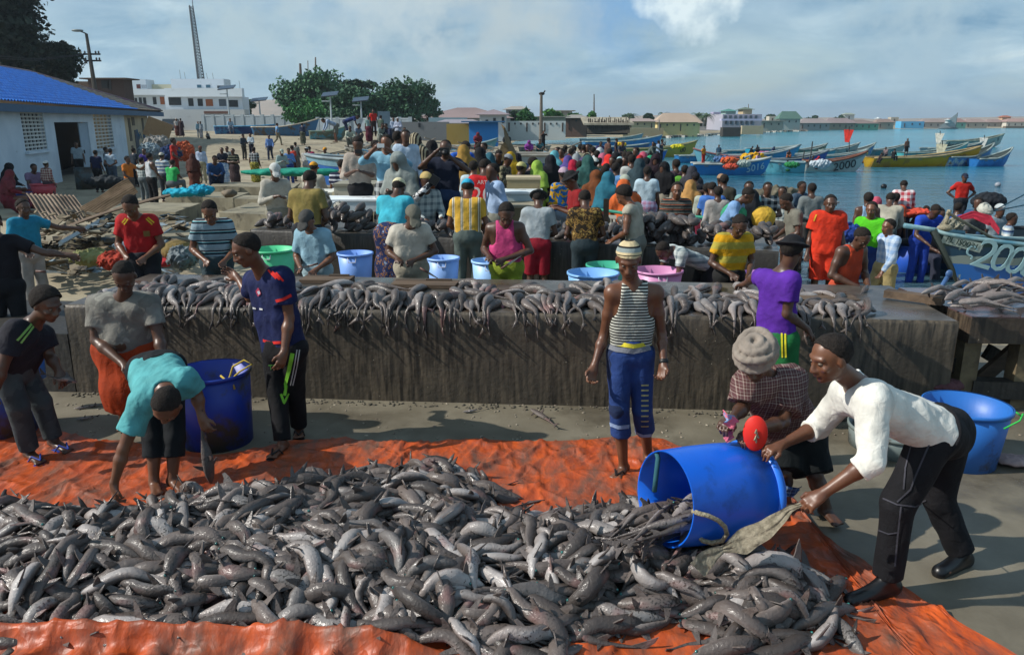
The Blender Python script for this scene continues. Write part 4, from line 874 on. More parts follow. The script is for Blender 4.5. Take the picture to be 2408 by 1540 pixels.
def fish_mesh(P, L, Rr, roll, tint, rings=15, seg=10, parts=True):
 """returns body (V, F, belly) and fin / eye meshes of one fish"""
 t_n=np.linspace(.04, .96, NN); T=np.concatenate([[0, .03, .07], np.linspace(.13, .9, rings-5), [.95, 1.]])
 # smooth spine
 k=np.arange(NN); tt=np.clip((T-.04)/.92*(NN-1),-.25, NN-1+.25); i=np.clip(np.floor(tt).astype(int), 0, NN-2); fr=tt-i
 Pm=np.concatenate([[2*P[0]-P[1]], P, [2*P[-1]-P[-2]]]); p0, p1, p2, p3=Pm[i], Pm[i+1], Pm[i+2], Pm[np.minimum(i+3, NN+1)]; f_=fr[:, None]
 C=.5*((2*p1)+(-p0+p2)*f_+(2*p0-5*p1+4*p2-p3)*f_**2+(-p0+3*p1-3*p2+p3)*f_**3)
 Tn=np.gradient(C, axis=0); Tn /= np.linalg.norm(Tn, axis=1, keepdims=True)+1e-9
 up=np.array([0, 0, 1.]) if abs(Tn[0][2]) < .9 else np.array([1., 0, 0]); U=[]; W_=[]
 for q in range(len(C)):
  s_=np.cross(Tn[q], up); s_ /= np.linalg.norm(s_)+1e-9; up=np.cross(s_, Tn[q]); U.append(math.cos(roll)*up+math.sin(roll)*s_); W_.append(np.cross(Tn[q], U[-1]))
 U=np.array(U); W_=np.array(W_); r=Rr*np.interp(T, PROF_T, PROF_R)
 th=np.arange(seg)*2*np.pi/seg; wd=1.16*r*(1+.12*np.exp(-((T-.1)/.08)**2)); ht=.84*r
 V=C[:, None]+wd[:, None, None]*np.cos(th)[None, :, None]*W_[:, None]+ht[:, None, None]*np.sin(th)[None, :, None]*U[:, None]
 belly=np.clip(.5-.9*np.sin(th), 0, 1)[None, :]*np.clip(1.15-T, .2, 1)[:, None]
 m=len(T); a=np.arange(m*seg).reshape(m, seg); F=np.stack([a[:-1], np.roll(a,-1, 1)[:-1], np.roll(a,-1, 1)[1:], a[1:]],-1).reshape(-1, 4)
 F=[tuple(f) for f in F]+[tuple(a[0][::-1]), tuple(a[-1])]
 body=(V.reshape(-1, 3), F, belly.reshape(-1))
 fins=[]
 def I(t_): j=np.argmin(np.abs(T-t_)); return C[j], Tn[j], U[j], W_[j], r[j]
 def blade(pts, th_, nv): 
  n_=len(pts); A_=[p+nv*th_ for p in pts]+[p-nv*th_ for p in pts]
  return (A_, [tuple(range(n_)), tuple(range(n_, 2*n_))[::-1]]+[(q, q+n_, (q+1) % n_+n_, (q+1) % n_) for q in range(n_)])
 c, tn, u, w_, rr=I(1.); s=L
 fins.append(('tail_fin',*blade([c-tn*.07*s+u*.006, c-tn*.01*s+u*.035*s, c+tn*.13*s+u*.105*s, c+tn*.105*s+u*.055*s, c+tn*.045*s-u*.0*s, c+tn*.05*s-u*.05*s, c-tn*.03*s-u*.012*s], .0025, w_)))
 for tq, hh in ((.38, .085), (.72, .055)):
  c, tn, u, w_, rr=I(tq); fins.append(('dorsal_fin',*blade([c-tn*.055*s+u*rr*.75, c-tn*.02*s+u*(rr+hh*s*.45), c+tn*.025*s+u*(rr+hh*s), c+tn*.05*s+u*(rr+hh*s*.85), c+tn*.03*s+u*(rr+hh*.3*s), c+tn*.035*s+u*rr*.7], .003, w_)))
 for sg in (-1, 1):
  c, tn, u, w_, rr=I(.24); b0=c+w_*sg*rr*.9-u*rr*.45; o=w_*sg*.9-u*.45
  fins.append(('pectoral_fin',*blade([b0-tn*.03*s, b0-tn*.005*s+o*.035*s, b0+tn*.03*s+o*.085*s, b0+tn*.085*s+o*.135*s, b0+tn*.07*s+o*.07*s, b0+tn*.055*s+o*.035*s, b0+tn*.045*s-o*.006], .003, u)))
 eyes=[]
 for sg in (-1, 1):
  c, tn, u, w_, rr=I(.07); mb=MB(); mb.ell(c+w_*sg*rr*1.10+u*rr*.32, (Rr*.20,)*3, 8); eyes.append(('eye', mb.V, mb.F))
 return body, fins, eyes
def fish_mat():
 m, nt, b=base_mat('fish_skin'); P=nd(nt, 'ShaderNodeTexCoord').outputs['Object']
 at_=nd(nt, 'ShaderNodeAttribute', attribute_name='belly'); ti=nd(nt, 'ShaderNodeAttribute', attribute_name='tint')
 n=nd(nt, 'ShaderNodeTexNoise', i_Scale=22., i_Detail=5.); lk(nt, P, n.inputs['Vector'])
 a=nd(nt, 'ShaderNodeMath', operation='MULTIPLY_ADD'); lk(nt, n.outputs['Fac'], a.inputs[0]); a.inputs[1].default_value=.5; a.inputs[2].default_value=-.25
 s=nd(nt, 'ShaderNodeMath', operation='ADD'); lk(nt, a.outputs[0], s.inputs[0]); lk(nt, at_.outputs['Fac'], s.inputs[1])
 r=nd(nt, 'ShaderNodeValToRGB'); e=r.color_ramp.elements; e[0].position=.15; e[0].color=(.080, .064, .057, 1); e[1].position=.95; e[1].color=(.27, .25, .24, 1); q=e.new(.5); q.color=(.150, .126, .116, 1); lk(nt, s.outputs[0], r.inputs[0])
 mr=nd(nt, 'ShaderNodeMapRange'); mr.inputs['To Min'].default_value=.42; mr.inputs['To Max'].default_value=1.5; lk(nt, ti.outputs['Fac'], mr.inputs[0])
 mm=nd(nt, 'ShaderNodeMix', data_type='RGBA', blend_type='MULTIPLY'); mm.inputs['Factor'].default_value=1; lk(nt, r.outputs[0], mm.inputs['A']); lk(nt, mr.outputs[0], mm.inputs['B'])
 v=nd(nt, 'ShaderNodeTexNoise', i_Scale=75., i_Detail=2.); lk(nt, P, v.inputs['Vector']); v2=nd(nt, 'ShaderNodeTexNoise', i_Scale=6., i_Detail=3.); lk(nt, P, v2.inputs['Vector'])
 vs=nd(nt, 'ShaderNodeMath', operation='MULTIPLY'); lk(nt, v.outputs['Fac'], vs.inputs[0]); lk(nt, v2.outputs['Fac'], vs.inputs[1])
 rv=nd(nt, 'ShaderNodeMapRange'); rv.inputs['From Min'].default_value=.34; rv.inputs['From Max'].default_value=.38; rv.inputs['To Max'].default_value=.85; lk(nt, vs.outputs[0], rv.inputs[0])
 md=nd(nt, 'ShaderNodeMix', data_type='RGBA'); lk(nt, rv.outputs[0], md.inputs['Factor']); lk(nt, mm.outputs['Result'], md.inputs['A']); md.inputs['B'].default_value=(.018, .015, .012, 1)
 pk=nd(nt, 'ShaderNodeTexNoise', i_Scale=3.7, i_Detail=2.); lk(nt, P, pk.inputs['Vector']); rp=nd(nt, 'ShaderNodeMapRange'); rp.inputs['From Min'].default_value=.62; rp.inputs['From Max'].default_value=.70; rp.inputs['To Max'].default_value=.55; lk(nt, pk.outputs['Fac'], rp.inputs[0])
 mp_=nd(nt, 'ShaderNodeMix', data_type='RGBA'); lk(nt, rp.outputs[0], mp_.inputs['Factor']); lk(nt, md.outputs['Result'], mp_.inputs['A']); mp_.inputs['B'].default_value=(.25, .12, .11, 1)
 lk(nt, mp_.outputs['Result'], b.inputs['Base Color'])
 rr=nd(nt, 'ShaderNodeMapRange'); rr.inputs['From Min'].default_value=.35; rr.inputs['From Max'].default_value=.65; rr.inputs['To Min'].default_value=.42; rr.inputs['To Max'].default_value=.78; lk(nt, n.outputs['Fac'], rr.inputs[0]); lk(nt, rr.outputs[0], b.inputs['Roughness'])
 b.inputs['Specular IOR Level'].default_value=.4; b.inputs['Coat Weight'].default_value=.3; b.inputs['Coat Roughness'].default_value=.16
 nb=nd(nt, 'ShaderNodeTexNoise', i_Scale=46., i_Detail=5., i_Distortion=.6); lk(nt, P, nb.inputs['Vector'])
 bp=nd(nt, 'ShaderNodeBump', i_Strength=.5, i_Distance=.012); lk(nt, bp.outputs[0], b.inputs['Coat Normal']); lk(nt, nb.outputs['Fac'], bp.inputs['Height']); lk(nt, bp.outputs[0], b.inputs['Normal']); return m
M_FISH=fish_mat(); M_FIN=surf('fish_fin', (.045, .036, .034), (.08, .06, .055), scale=12, rough=.4, spec=.5)
M_FEYE=surf('fish_eye', (.03, .22, .20), (.01, .02, .02), scale=90, rough=.12, spec=.8, bump=0)
def set_attr(me, name, vals):
 a=me.attributes.new(name, 'FLOAT', 'POINT'); a.data.foreach_set('value', np.asarray(vals, np.float32))
def all_fish():
 rng=np.random.RandomState(5); items=[]
 P, L, Rr=near_fish(); items += [(P[i], L[i], Rr[i], 'heap') for i in range(len(P))]
 for (u0, u1, n, sd_) in ((.25, 2.6, 92, 21), (2.5, 5.25, 108, 22), (5.1, 7.2, 86, 23)):
  P, L, Rr=slab_fish(S1A, S1D, S1N, u0, u1, n, sd_, lean=-.25 if sd_==23 else .1); items += [(P[i], L[i], Rr[i], 'slab') for i in range(len(P))]
 P, L, Rr=slab_fish(S1A, S1D, S1N, .1, .9, 9, 31, lean=1.2); items += [(P[i], L[i], Rr[i], 'slab') for i in range(len(P))]
 # what shows largest: near and on top
 def score(it):
  c=it[0].mean(0); return it[1]/max(1., c[1])*(1+2.2*(c[2]-(core_h(np.array([c[0]]), np.array([c[1]]))[0] if it[3]=='heap' else TOPZ)))*(1 if -.72 < c[0]/c[1] < .72 else .3)
 ax=nrm(BAR_B-BAR_M); dn=np.array([0, 0,-1.]); sd=nrm(np.cross(ax, dn)); rs_=np.random.RandomState(8)
 for k in range(20):
  a=rs_.uniform(-1.0, 1.0); rr_=rs_.uniform(.08, .2); L_=rs_.uniform(.4, .52); c=BAR_M+(dn*math.cos(a)+sd*math.sin(a))*rr_+ax*rs_.uniform(-.12, .12)+np.array([0, 0,-.02]); D_=nrm(-ax+sd*rs_.uniform(-.5, .5)+dn*rs_.uniform(.0, .35))
  items.append((np.array([c+D_*(t_-.5)*L_*(1 if rs_.rand() < 2 else 1)+sd*.05*math.sin(t_*3+k)-np.array([0, 0, .10*max(0, t_-.5)]) for t_ in np.linspace(0, 1, NN)]), L_, L_*.066, 'heap'))
 items.sort(key=score, reverse=True)
 rolls=rng.randn(len(items))*.9+(rng.rand(len(items)) < .36)*2.7; tints=rng.rand(len(items))
 sv, sf, sb, st_=[], [], [], []
 LB={'heap': ('grey brown small shark lying in the wet heap on the orange tarpaulin', 'fish heaped on the tarpaulin'), 'slab': ('grey brown small shark laid with others across the long concrete slab', 'fish laid out on the long slab')}
 for i, (P_, L_, R_, kind) in enumerate(items):
  body, fins, eyes=fish_mesh(P_, L_, R_, rolls[i], tints[i])
  if i < 300:
   lb, gr=LB[kind]; c=P_.mean(0); big=(kind=='heap' and c[1] < 4.6)
   V, F, be=body; fv, ff=list(map(tuple, V)), list(F)
   if not big:
    for nm, v_, f_ in fins: n0=len(fv); fv += [tuple(q) for q in v_]; ff += [tuple(k+n0 for k in f) for f in f_]
   o=mk('fish', fv, ff, M_FISH, None, True, base=(c[0], c[1], c[2])); set_attr(o.data, 'belly', list(be)+[.1]*(len(fv)-len(be))); set_attr(o.data, 'tint', [tints[i]]*len(fv)); tag(o, lb, 'fish', gr)
   if big:
    for nm, v_, f_ in fins: fo=mk(nm, v_, f_, M_FISH, o, False); set_attr(fo.data, 'tint', [.35+.4*tints[i]]*len(v_)); set_attr(fo.data, 'belly', [.2]*len(v_))
    for nm, v_, f_ in eyes: mk(nm, v_, f_, M_FEYE, o, True)
  else:
   V, F, be=body; n0=len(sv); sv += list(map(tuple, V)); sf += [tuple(k+n0 for k in f) for f in F]; sb += list(be); st_ += [tints[i]]*len(V)
   for nm, v_, f_ in (fins if kind=='heap' else fins[:1]): n0=len(sv); sv += [tuple(q) for q in v_]; sf += [tuple(k+n0 for k in f) for f in f_]; sb += [.1]*len(v_); st_ += [tints[i]]*len(v_)
 # the buried middle of the heap
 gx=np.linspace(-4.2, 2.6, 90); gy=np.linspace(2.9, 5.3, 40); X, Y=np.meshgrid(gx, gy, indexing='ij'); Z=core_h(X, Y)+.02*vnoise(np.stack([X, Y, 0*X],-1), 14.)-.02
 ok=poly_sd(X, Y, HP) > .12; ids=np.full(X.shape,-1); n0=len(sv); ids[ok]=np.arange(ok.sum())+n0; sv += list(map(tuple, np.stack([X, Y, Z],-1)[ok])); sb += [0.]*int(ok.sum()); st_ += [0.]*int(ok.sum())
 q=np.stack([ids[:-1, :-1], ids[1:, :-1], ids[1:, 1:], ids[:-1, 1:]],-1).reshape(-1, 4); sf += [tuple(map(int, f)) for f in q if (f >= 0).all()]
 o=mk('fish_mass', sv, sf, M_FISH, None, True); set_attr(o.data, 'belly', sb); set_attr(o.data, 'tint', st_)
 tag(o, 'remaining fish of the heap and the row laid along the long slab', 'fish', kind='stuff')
all_fish()
# ---------------------------------------------------------------- buckets, drums, chests, rope, scraps
def pmat(name, c, rough=.45, dirt='3a3630', lo=.6, hi=.72, sc_=3.):
 return surf(name, srgb(c), tuple(v*.82 for v in srgb(c)), scale=2, rough=rough, spec=.5, bump=.15, bscale=8, c3=srgb(dirt), c3scale=sc_, c3lo=lo, c3hi=hi, rough2=.7)
def bucket(px, py_top, Y, rt, rb, h, c, label, cat='bucket', tilt=(0, 0, 1), group=None, dirt=.62, content=None, name='bucket', z0=None, rim=.012, sc_=3.):
 if z0 is None:
  p=at(px, py_top, Y); base=np.array([p[0], p[1], p[2]-h])
 else: base=np.array([*at(px, py_top, Y)[:2], z0])
 t=thing(name, label, cat, base, group); m=pmat('plastic_'+c, c, lo=dirt, hi=dirt+.1, sc_=sc_)
 mb=MB(); mb.lathe([(.001, .0), (rb, 0), (lerp(rb, rt, .5), h*.5), (rt, h), (rt-.006, h), (lerp(rb, rt, .5)-.008, h*.5), (rb-.008, .012), (.001, .012)], base, tilt, 40); mb.obj('body', m, t, True)
 ax=nrm(tilt); mb=MB(); mb.lathe([(rt+.0, h-rim*2), (rt+rim, h-rim*2), (rt+rim, h+.002), (rt+.001, h+.004)], base, tilt, 40); mb.obj('rim', m, t, True)
 if content:
  mb=MB(); mb.lathe([(.001, h*.9+.01), (rt*.6, h*.9), (rt*.93, h*.86)], base, tilt, 24); mb.obj('contents', plain('bucket_'+content, content, .3), t, True)
 return t, base
t, b_=bucket(502, 905, 5.75, .285, .262, .60, '12349a', 'dark blue plastic drum scuffed black, standing between the bending boy and the youth in navy', 'drum', name='plastic_drum', z0=.004, dirt=.5, sc_=2.2)
mb=MB(); q=b_+np.array([.2,-.16, .6]); mb.tube([q+np.array([-.08, .02, .0]), q+np.array([-.02,-.01,-.04]), q, q+np.array([.03, 0, .08]), q+np.array([.12, 0, .13]), q+np.array([.18, 0, .10]), q+np.array([.08, 0, .04]), q+np.array([.01, 0,-.02]), q+np.array([.03,-.01,-.1])], .008, 6); mb.obj('rope', plain('yellow_rope', 'b8a040', .9), t, True)
# the tipped barrel in the foreground
t=thing('plastic_barrel', 'big bright blue plastic barrel tipped on its side, pouring out fish', 'barrel', BAR_M)
ax=BAR_B-BAR_M; LB=np.linalg.norm(ax); m=pmat('plastic_bright_blue', '0f62d6', .34, '14315f', .57, .8, 4.)
MB().lathe([(.262, 0), (.272, LB*.3), (.276, LB*.6), (.27, LB), (.2, LB+.01), (.001, LB+.012), (.001, LB-.004), (.19, LB-.006), (.262, LB-.01), (.268, LB*.6), (.264, LB*.3), (.254, 0), (.262, 0)], BAR_M, ax, 56).obj('body', m, t, True)
MB().lathe([(.268, LB-.05), (.284, LB-.045), (.286, LB-.012), (.272, LB+.004)], BAR_M, ax, 56).obj('rim', pmat('plastic_rim_blue', '2c78e6', .3, '14315f', .7, .8), t, True)
M_ROPE=surf('pale_rope', srgb('a59c84'), srgb('6f6855'), scale=60, rough=.95, bump=1., bscale=120)
axn=nrm(ax); sd_=nrm(np.cross(axn, [0, 0, 1])); sd_=sd_ if sd_[1] < 0 else -sd_; upv=nrm(np.cross(sd_, axn)); upv=upv if upv[2] > 0 else -upv
from mathutils.bvhtree import BVHTree
def on_barrel(t_, a_, o_=0): return BAR_M+axn*t_*LB+(sd_*math.cos(a_)+upv*math.sin(a_))*(.272+o_)
_bt=[c for c in t.children if c.name.startswith('body')][0]; _bv=BVHTree.FromPolygons([v.co+Vector(BAR_M) for v in _bt.data.vertices], [tuple(p.vertices) for p in _bt.data.polygons]); rp_=[]
for (q0, q1, lf) in ((1634, 1203,-.02), (1638, 1204, .015), (1655, 1206, .04), (1676, 1213, .05), (1692, 1226, .05), (1698, 1242, .045), (1690, 1256, .04), (1668, 1264, .03), (1650, 1266, .012), (1645, 1266,-.02)):
 h=_bv.ray_cast(Vector((0, 0, CAMZ)), Vector(ray(q0, q1)).normalized())
 if h[0]: n_=h[1] if h[1].dot(Vector(ray(q0, q1))) < 0 else -h[1]; rp_.append(tuple(h[0]+n_*lf))
MB().tube(rp_, .013, 8).obj('rope_handle', M_ROPE, t, True)
MB().tube([on_barrel(.03, 2.2,-.02), on_barrel(.02, 2.15,-.05), on_barrel(.0, 2.25,-.1)-np.array([0, 0, .06]), on_barrel(.0, 2.3,-.1)-np.array([0, 0, .14])], .014, 7).obj('net_cord', plain('teal_cord', '2c5c66', .9), t, True)
# cloth strip held by the man in white
def drape(path, width, mat, seed=0, n=60, m=10):
 path=[np.array(p, float) for p in path]; k=len(path); V=[]
 for i in range(n+1):
  u=i/n*(k-1); a=min(int(u), k-2); p=lerp(path[a], path[a+1], u-a); d=nrm(path[a+1]-path[a]); s_=nrm(np.cross(d, [0, 0, 1.])) ; w_=np.interp(u, range(k), width)
  nn=np.cross(s_, d)
  for j in range(m+1):
   v=(j/m-.5); q=p+s_*v*w_*.45+nn*v*w_*.9+(s_*.010+nn*.004)*vnoise(np.array([u*1.1, v*5, seed]), 1.5); V.append(q)
 F=[(i*(m+1)+j, (i+1)*(m+1)+j, (i+1)*(m+1)+j+1, i*(m+1)+j+1) for i in range(n) for j in range(m)]
 return V, F
V, F=drape([at(1884, 1185, 3.40), at(1855, 1198, 3.42), at(1800, 1245, 3.46), at(1745, 1275, 3.50), at(1700, 1292, 3.50), at(1655, 1318, 3.45), at(1640, 1340, 3.42)], [.02, .05, .10, .12, .04, .10, .10], None, 3)
tag(mk('rag_strip', V, F, surf('sack_cloth', srgb('8f8775'), srgb('6b6454'), scale=30, rough=.95, bump=1., bscale=50), None, True, base=V[0]), 'ragged strip of beige sackcloth pulled taut across the front of the tipped barrel', 'rag')
V, F=drape([at(1700, 968, 3.98), at(1712, 985, 3.94), at(1728, 1000, 3.95), at(1722, 1018, 3.98), at(1705, 1035, 4.0)], [.05, .09, .07, .06, .04], None, 8, 30)
tag(mk('pink_rag', V, F, cloth(('blotch', 12., ((0, 'd86f86'), (.55, '7f9fc4'), (.62, 'e07f90')))), None, True, base=V[0]), 'pink and blue rag bunched in the hand of the man with the turban', 'rag')
p=at(1776, 1018, 3.93); t=thing('flip_flop', 'red rubber flip flop sole pushed over the hand of the man in the turban', 'flip flop', p)
MB().lathe([(.001, 0), (.062, 0), (.066, .006), (.062, .014), (.001, .014)], p, (-.25,-1, .1), 28, 1.0, 1.55).obj('sole', plain('red_rubber', 'd8281c', .5), t, True)
mb=MB(); [mb.tube([p+np.array([.0,-.02, .03-.012*i]), p+np.array([.012*(i % 3-1),-.03, .01-.014*i])], .005, 5) for i in range(5)]; mb.obj('strap_knot', M_ROPE, t, True)
V, F=drape([at(1838, 1140, 4.5), at(1850, 1155, 4.42), at(1872, 1158, 4.42), at(1880, 1150, 4.5)], [.08, .1, .1, .06], None, 5, 24)
tag(mk('blue_rag', V, F, cloth(('plaid', .03, ((0, '2c4f86'), (.5, '8aa4c0'), (.7, '1e3050')))), None, True, base=V[0]), 'blue checked rag dropped on the floor at the edge of the tarpaulin', 'rag')
t, b_=bucket(2274, 953, 5.38, .295, .25, .455, '2468b8', 'large blue open tub on the floor behind the man in white at the right', 'tub', name='plastic_tub', z0=.004, dirt=.56)
mb=MB(); q=b_+np.array([.10,-.30, .38]); mb.tube([q, q+np.array([.09,-.02, .07]), q+np.array([.11,-.01, .12])], .006, 6); mb.tube([q+np.array([.10,-.01, .1]), q+np.array([.06,-.01, .13])], .006, 6); mb.obj('green_cord', plain('green_cord', '2bb04a', .8), t, True)
bucket(2108, 985, 5.65, .34, .33, .17, '6f7a78', 'shallow grey and blue worn tub base on the floor behind the man in white', 'tub', name='tub_base', z0=.004, dirt=.5)
bucket(-12, 900, 5.9, .30, .26, .5, '21418f', 'blue drum cut by the left edge of the view behind the stooping boy', 'drum', name='plastic_drum', z0=.004, dirt=.5)
bucket(80, 842, 6.45, .08, .07, .28, '2f6fc4', 'small blue jug by the slab behind the boy with green stripes', 'jug', name='plastic_jug', z0=.3)
for px, py, Y, rt, h, c, lb in ((641, 585, 9.6, .27, .62, '57cf94', 'mint green bucket in front of the second slab'), (835, 594, 9.7, .22, .58, '7fa8ee', 'pale blue bucket behind the man in the pale blue shirt'), (1042, 605, 9.5, .2, .6, '8db4f0', 'pale blue bucket behind the man in the white tee'),
        (1152, 612, 9.3, .22, .62, '9cc6f6', 'pale blue tall bucket behind the man in the pink tank top'), (1395, 640, 8.9, .30, .58, '7db2ea', 'round light blue bucket behind the fish left of the man in stripes'),
        (1432, 622, 9.5, .28, .5, '42b08f', 'teal green bucket behind the light blue one'), (1549, 634, 8.95, .28, .60, 'c987b4', 'pink bucket right of the man in the striped tank top'), (1792, 644, 8.9, .26, .6, 'c48ad0', 'lilac pink bucket between the yellow shirt and the purple shirt')):
 t, b_=bucket(px, py, Y, rt, rt*.78, h, c, lb, group='plastic buckets between the slabs', dirt=.6)
 mb=MB(); q=b_+np.array([0,-rt*.98, h-.03]); mb.tube([q+np.array([-.05, 0, 0]), q+np.array([-.045,-.015,-.06]), q+np.array([.045,-.015,-.06]), q+np.array([.05, 0, 0])], .006, 6); mb.obj('handle', plain('pale_handle', 'c8c8d0', .5), t, True)
bucket(2150, 548, 15.2, .36, .36, .62, '1f52b8', 'blue and white drum standing in the shallows by the moored boat', 'drum', name='plastic_drum', z0=SEA-.1)
bucket(196, 402, 33., .36, .36, .9, '3c4a50', 'rusty grey oil drum before the doorway of the blue roofed building', 'drum', name='oil_drum', z0=gz1(-18.5, 33.), dirt=.45)
# fish dropped here and there
def lone_fish(label, pts, L, name='fish', skinned=False):
 pts=np.array([np.array(p, float) for p in pts]); u=np.linspace(0, len(pts)-1, NN); P_=np.array([[np.interp(v, range(len(pts)), pts[:, k]) for k in range(3)] for v in u])
 body, fins, eyes=fish_mesh(P_, L, L*.075, random.uniform(-1, 1), .5); V, F, be=body
 o=mk(name, V, F, M_FISH, None, True, base=P_.mean(0)); set_attr(o.data, 'belly', be if not skinned else be*.5+.4); set_attr(o.data, 'tint', [.5 if not skinned else .9]*len(V)); tag(o, label, 'fish')
 for nm, v_, f_ in fins: mk(nm, v_, f_, M_FIN, o, False)
 return o
lone_fish('single small shark lying on the bare floor right of the youth in navy', [G(1250, 962, .04), G(1280, 980, .04), G(1302, 998, .04)], .36)
lone_fish('small shark hanging by its tail from the hand of the bending boy', [at(496, 1130, 4.86), at(488, 1080, 4.86), at(480, 1040, 4.87), at(472, 985, 4.86)], .5)
lone_fish('fish dangling from the hand of the stooping boy in black', [at(178, 898, 5.38), at(160, 890, 5.36), at(138, 892, 5.36), at(105, 880, 5.38)], .34)
lone_fish('fish under the knife on the cutting plank of the man in orange', [at(2040, 672, 7.55), at(2030, 688, 7.4), at(2012, 702, 7.3)], .34)
for i, (px, py, lb) in enumerate(((180, 985, 'cut fish scrap with pink flesh on the floor by the left boy'), (205, 955, 'fish tail scrap on the floor behind the left boy'), (1090, 968, 'thin fish scrap at the foot of the slab'), (175, 960, 'small fish scrap nearest the left drum'))):
 p=G(px, py, .02); lone_fish(lb, [p, p+np.array([.08, .03, 0]), p+np.array([.14, .06, 0])], .17, 'fish_scrap', True)
# heap of skinned fish on the right table
HT=[((2190, 700), (2408, 690), .5), ((2200, 692), (2330, 668), .45), ((2225, 712), (2400, 722), .5), ((2260, 688), (2408, 672), .5), ((2240, 675), (2350, 660), .42), ((2290, 700), (2440, 700), .55), ((2215, 705), (2300, 690), .4), ((2300, 665), (2430, 680), .45), ((2250, 720), (2380, 728), .5), ((2320, 715), (2450, 712), .5), ((2160, 690), (2260, 680), .42), ((2300, 680), (2420, 660), .45), ((2270, 698), (2380, 682), .45), ((2340, 690), (2460, 688), .5)]
for i, (a_, b_, L_) in enumerate(HT):
 z_=TOPZ+.05+.045*(i % 4)+(.05 if 5 <= i <= 7 else 0); A0, B0=G(*a_, z_), G(*b_, z_); D0=nrm(B0-A0); n_=max(1, int(np.linalg.norm(B0-A0)/(L_*.8)))
 for k in range(n_):
  s0=A0+D0*(np.linalg.norm(B0-A0)*(k+.5)/n_); o=lone_fish('x', [s0-D0*L_/2, s0+np.array([0, .02, .035]), s0+D0*L_/2-np.array([0, 0, .02])], L_, 'skinned_fish', True)
  tag(o, 'long skinned grey pink fish stacked on the table with legs at the right', 'fish', 'skinned fish on the right table')
p=at(2205, 690, 6.95); solo(MB().tube([p, p+np.array([.1, .06, .14])], .02, 8).ell(p+np.array([.12, .07, .17]), (.035, .02, .04), 10), 'knife', plain('blue_grey_knife', '40608c', .4), 'blue handled knife standing in the skinned fish on the right table', 'knife', p, smooth=True)
p=at(2150, 690, 7.0); solo(MB().box((p[0], p[1], TOPZ+.05), (.5, .12, .07), rz=-.75), 'board', M_WOOD, 'thick dark plank along the left edge of the right table', 'board', (p[0], p[1], TOPZ))
# fish bundles on the second slab
def bundle_row(u0, u1, n, label, seed, h=2, rr=.055):
 rs=random.Random(seed); sv, sf, sb=[], [], []
 for i in range(n):
  u=u0+(u1-u0)*(i+rs.random())/n; k=rs.randint(0, h); d_=.12+.55*rs.random()-.05*k
  c=np.array([*(S2A+S2D*u+S2N*d_), TOPZ+rr+k*rr*1.7]); a=rs.gauss(0, .5); D_=np.array([*(S2D*math.sin(a)-S2N*math.cos(a)), rs.gauss(-.1, .12)]); L_=.26+.1*rs.random()
  P_=np.array([c+D_*(t_-.5)*L_+np.array([0, 0, .03*math.cos(t_*3)]) for t_ in np.linspace(0, 1, NN)])
  P_=P_[:1]+(P_-P_[:1])*.8; mb_=MB(); mb_.tube([P_[k_] for k_ in (0, 1, 2, 3, 4, 5, 6)], [.001, rr*.75, rr, rr*1.02, rr*.9, rr*.6, .001], 9, False); V, F=np.array(mb_.V), mb_.F; be=np.random.RandomState(i).rand(len(V))*.3+rs.random()*.4; n0=len(sv)
  sv += list(map(tuple, V)); sf += [tuple(q+n0 for q in f) for f in F]; sb += list(be*.6)
 o=mk('fish_row', sv, sf, M_FISH, None, True, base=(*(S2A+S2D*(u0+u1)/2), TOPZ)); set_attr(o.data, 'belly', sb); set_attr(o.data, 'tint', [.3]*len(sv)); tag(o, label, 'fish', kind='stuff')
L2=np.linalg.norm(S2B-S2A)
bundle_row(0., L2*.12, 26, 'dark wet fish heaped at the left end of the second slab', 1, 1)
bundle_row(L2*.13, L2*.235, 44, 'heap of dark cut fish left of the man in the turquoise tee', 2, 3)
bundle_row(L2*.27, L2*.42, 30, 'thin row of fish between the two men with their backs turned on the second slab', 3, 1)
bundle_row(L2*.44, L2*.73, 70, 'dark fish pieces along the middle of the second slab', 4, 1)
bundle_row(L2*.735, L2*.86, 90, 'tall stack of headless fish in front of the laughing man', 5, 3)
bundle_row(L2*.87, L2*.99, 40, 'low stack of headless fish at the right end of the second slab', 6, 2)
# white chests and stacked boxes
def chest(px0, px1, pyt, pyb, Y, dep, c, label, lid='a9a292', decor=None, name='ice_chest', cat='ice chest'):
 a=at(px0, pyb, Y); b=at(px1, pyb, Y); top=at(px0, pyt, Y)[2]; z0=a[2]; t=thing(name, label, cat, (lerp(a, b, .5)[0], Y, z0)); cx_=(a[0]+b[0])/2; w_=b[0]-a[0]; h=top-z0
 m=pmat('chest_'+c, c, .6, '5a4a38', .6, .7, 6.)
 MB().box((cx_, Y+dep/2, z0+h*.42), (w_*.96, dep*.96, h*.84)).obj('body', m, t); MB().box((cx_, Y+dep/2, z0+h*.93), (w_, dep, h*.16)).obj('lid', pmat('lid_'+lid, lid, .7, '6a6050', .6, .7), t)
 if decor:
  MB().box((cx_, Y+.015*dep-.004, z0+h*.66), (w_*.22, .03, .04)).obj('handle', plain('rusty_handle', '7a5a40', .7), t); MB().box((cx_, Y+.02*dep-.003, z0+h*.28), (w_*.2, .01, h*.26)).obj('sticker', pmat('sticker', '5f8fb4', .5, 'd0d8d8', .48, .52, 14.), t)
 return t
chest(784, 900, 433, 474, 16.2, 1.0, 'b9b4a2', 'tall cream painted ice chest with a rusty handle and blue sticker', '8f8a78', decor=1)
chest(745, 962, 470, 498, 14.2, .8, 'c9d4d8', 'long low white ice chest below the tall cream one', 'dfe6e8')
chest(700, 770, 484, 506, 13.4, .7, 'b8c6cc', 'small white ice chest at the left of the long one', 'd6dee0')
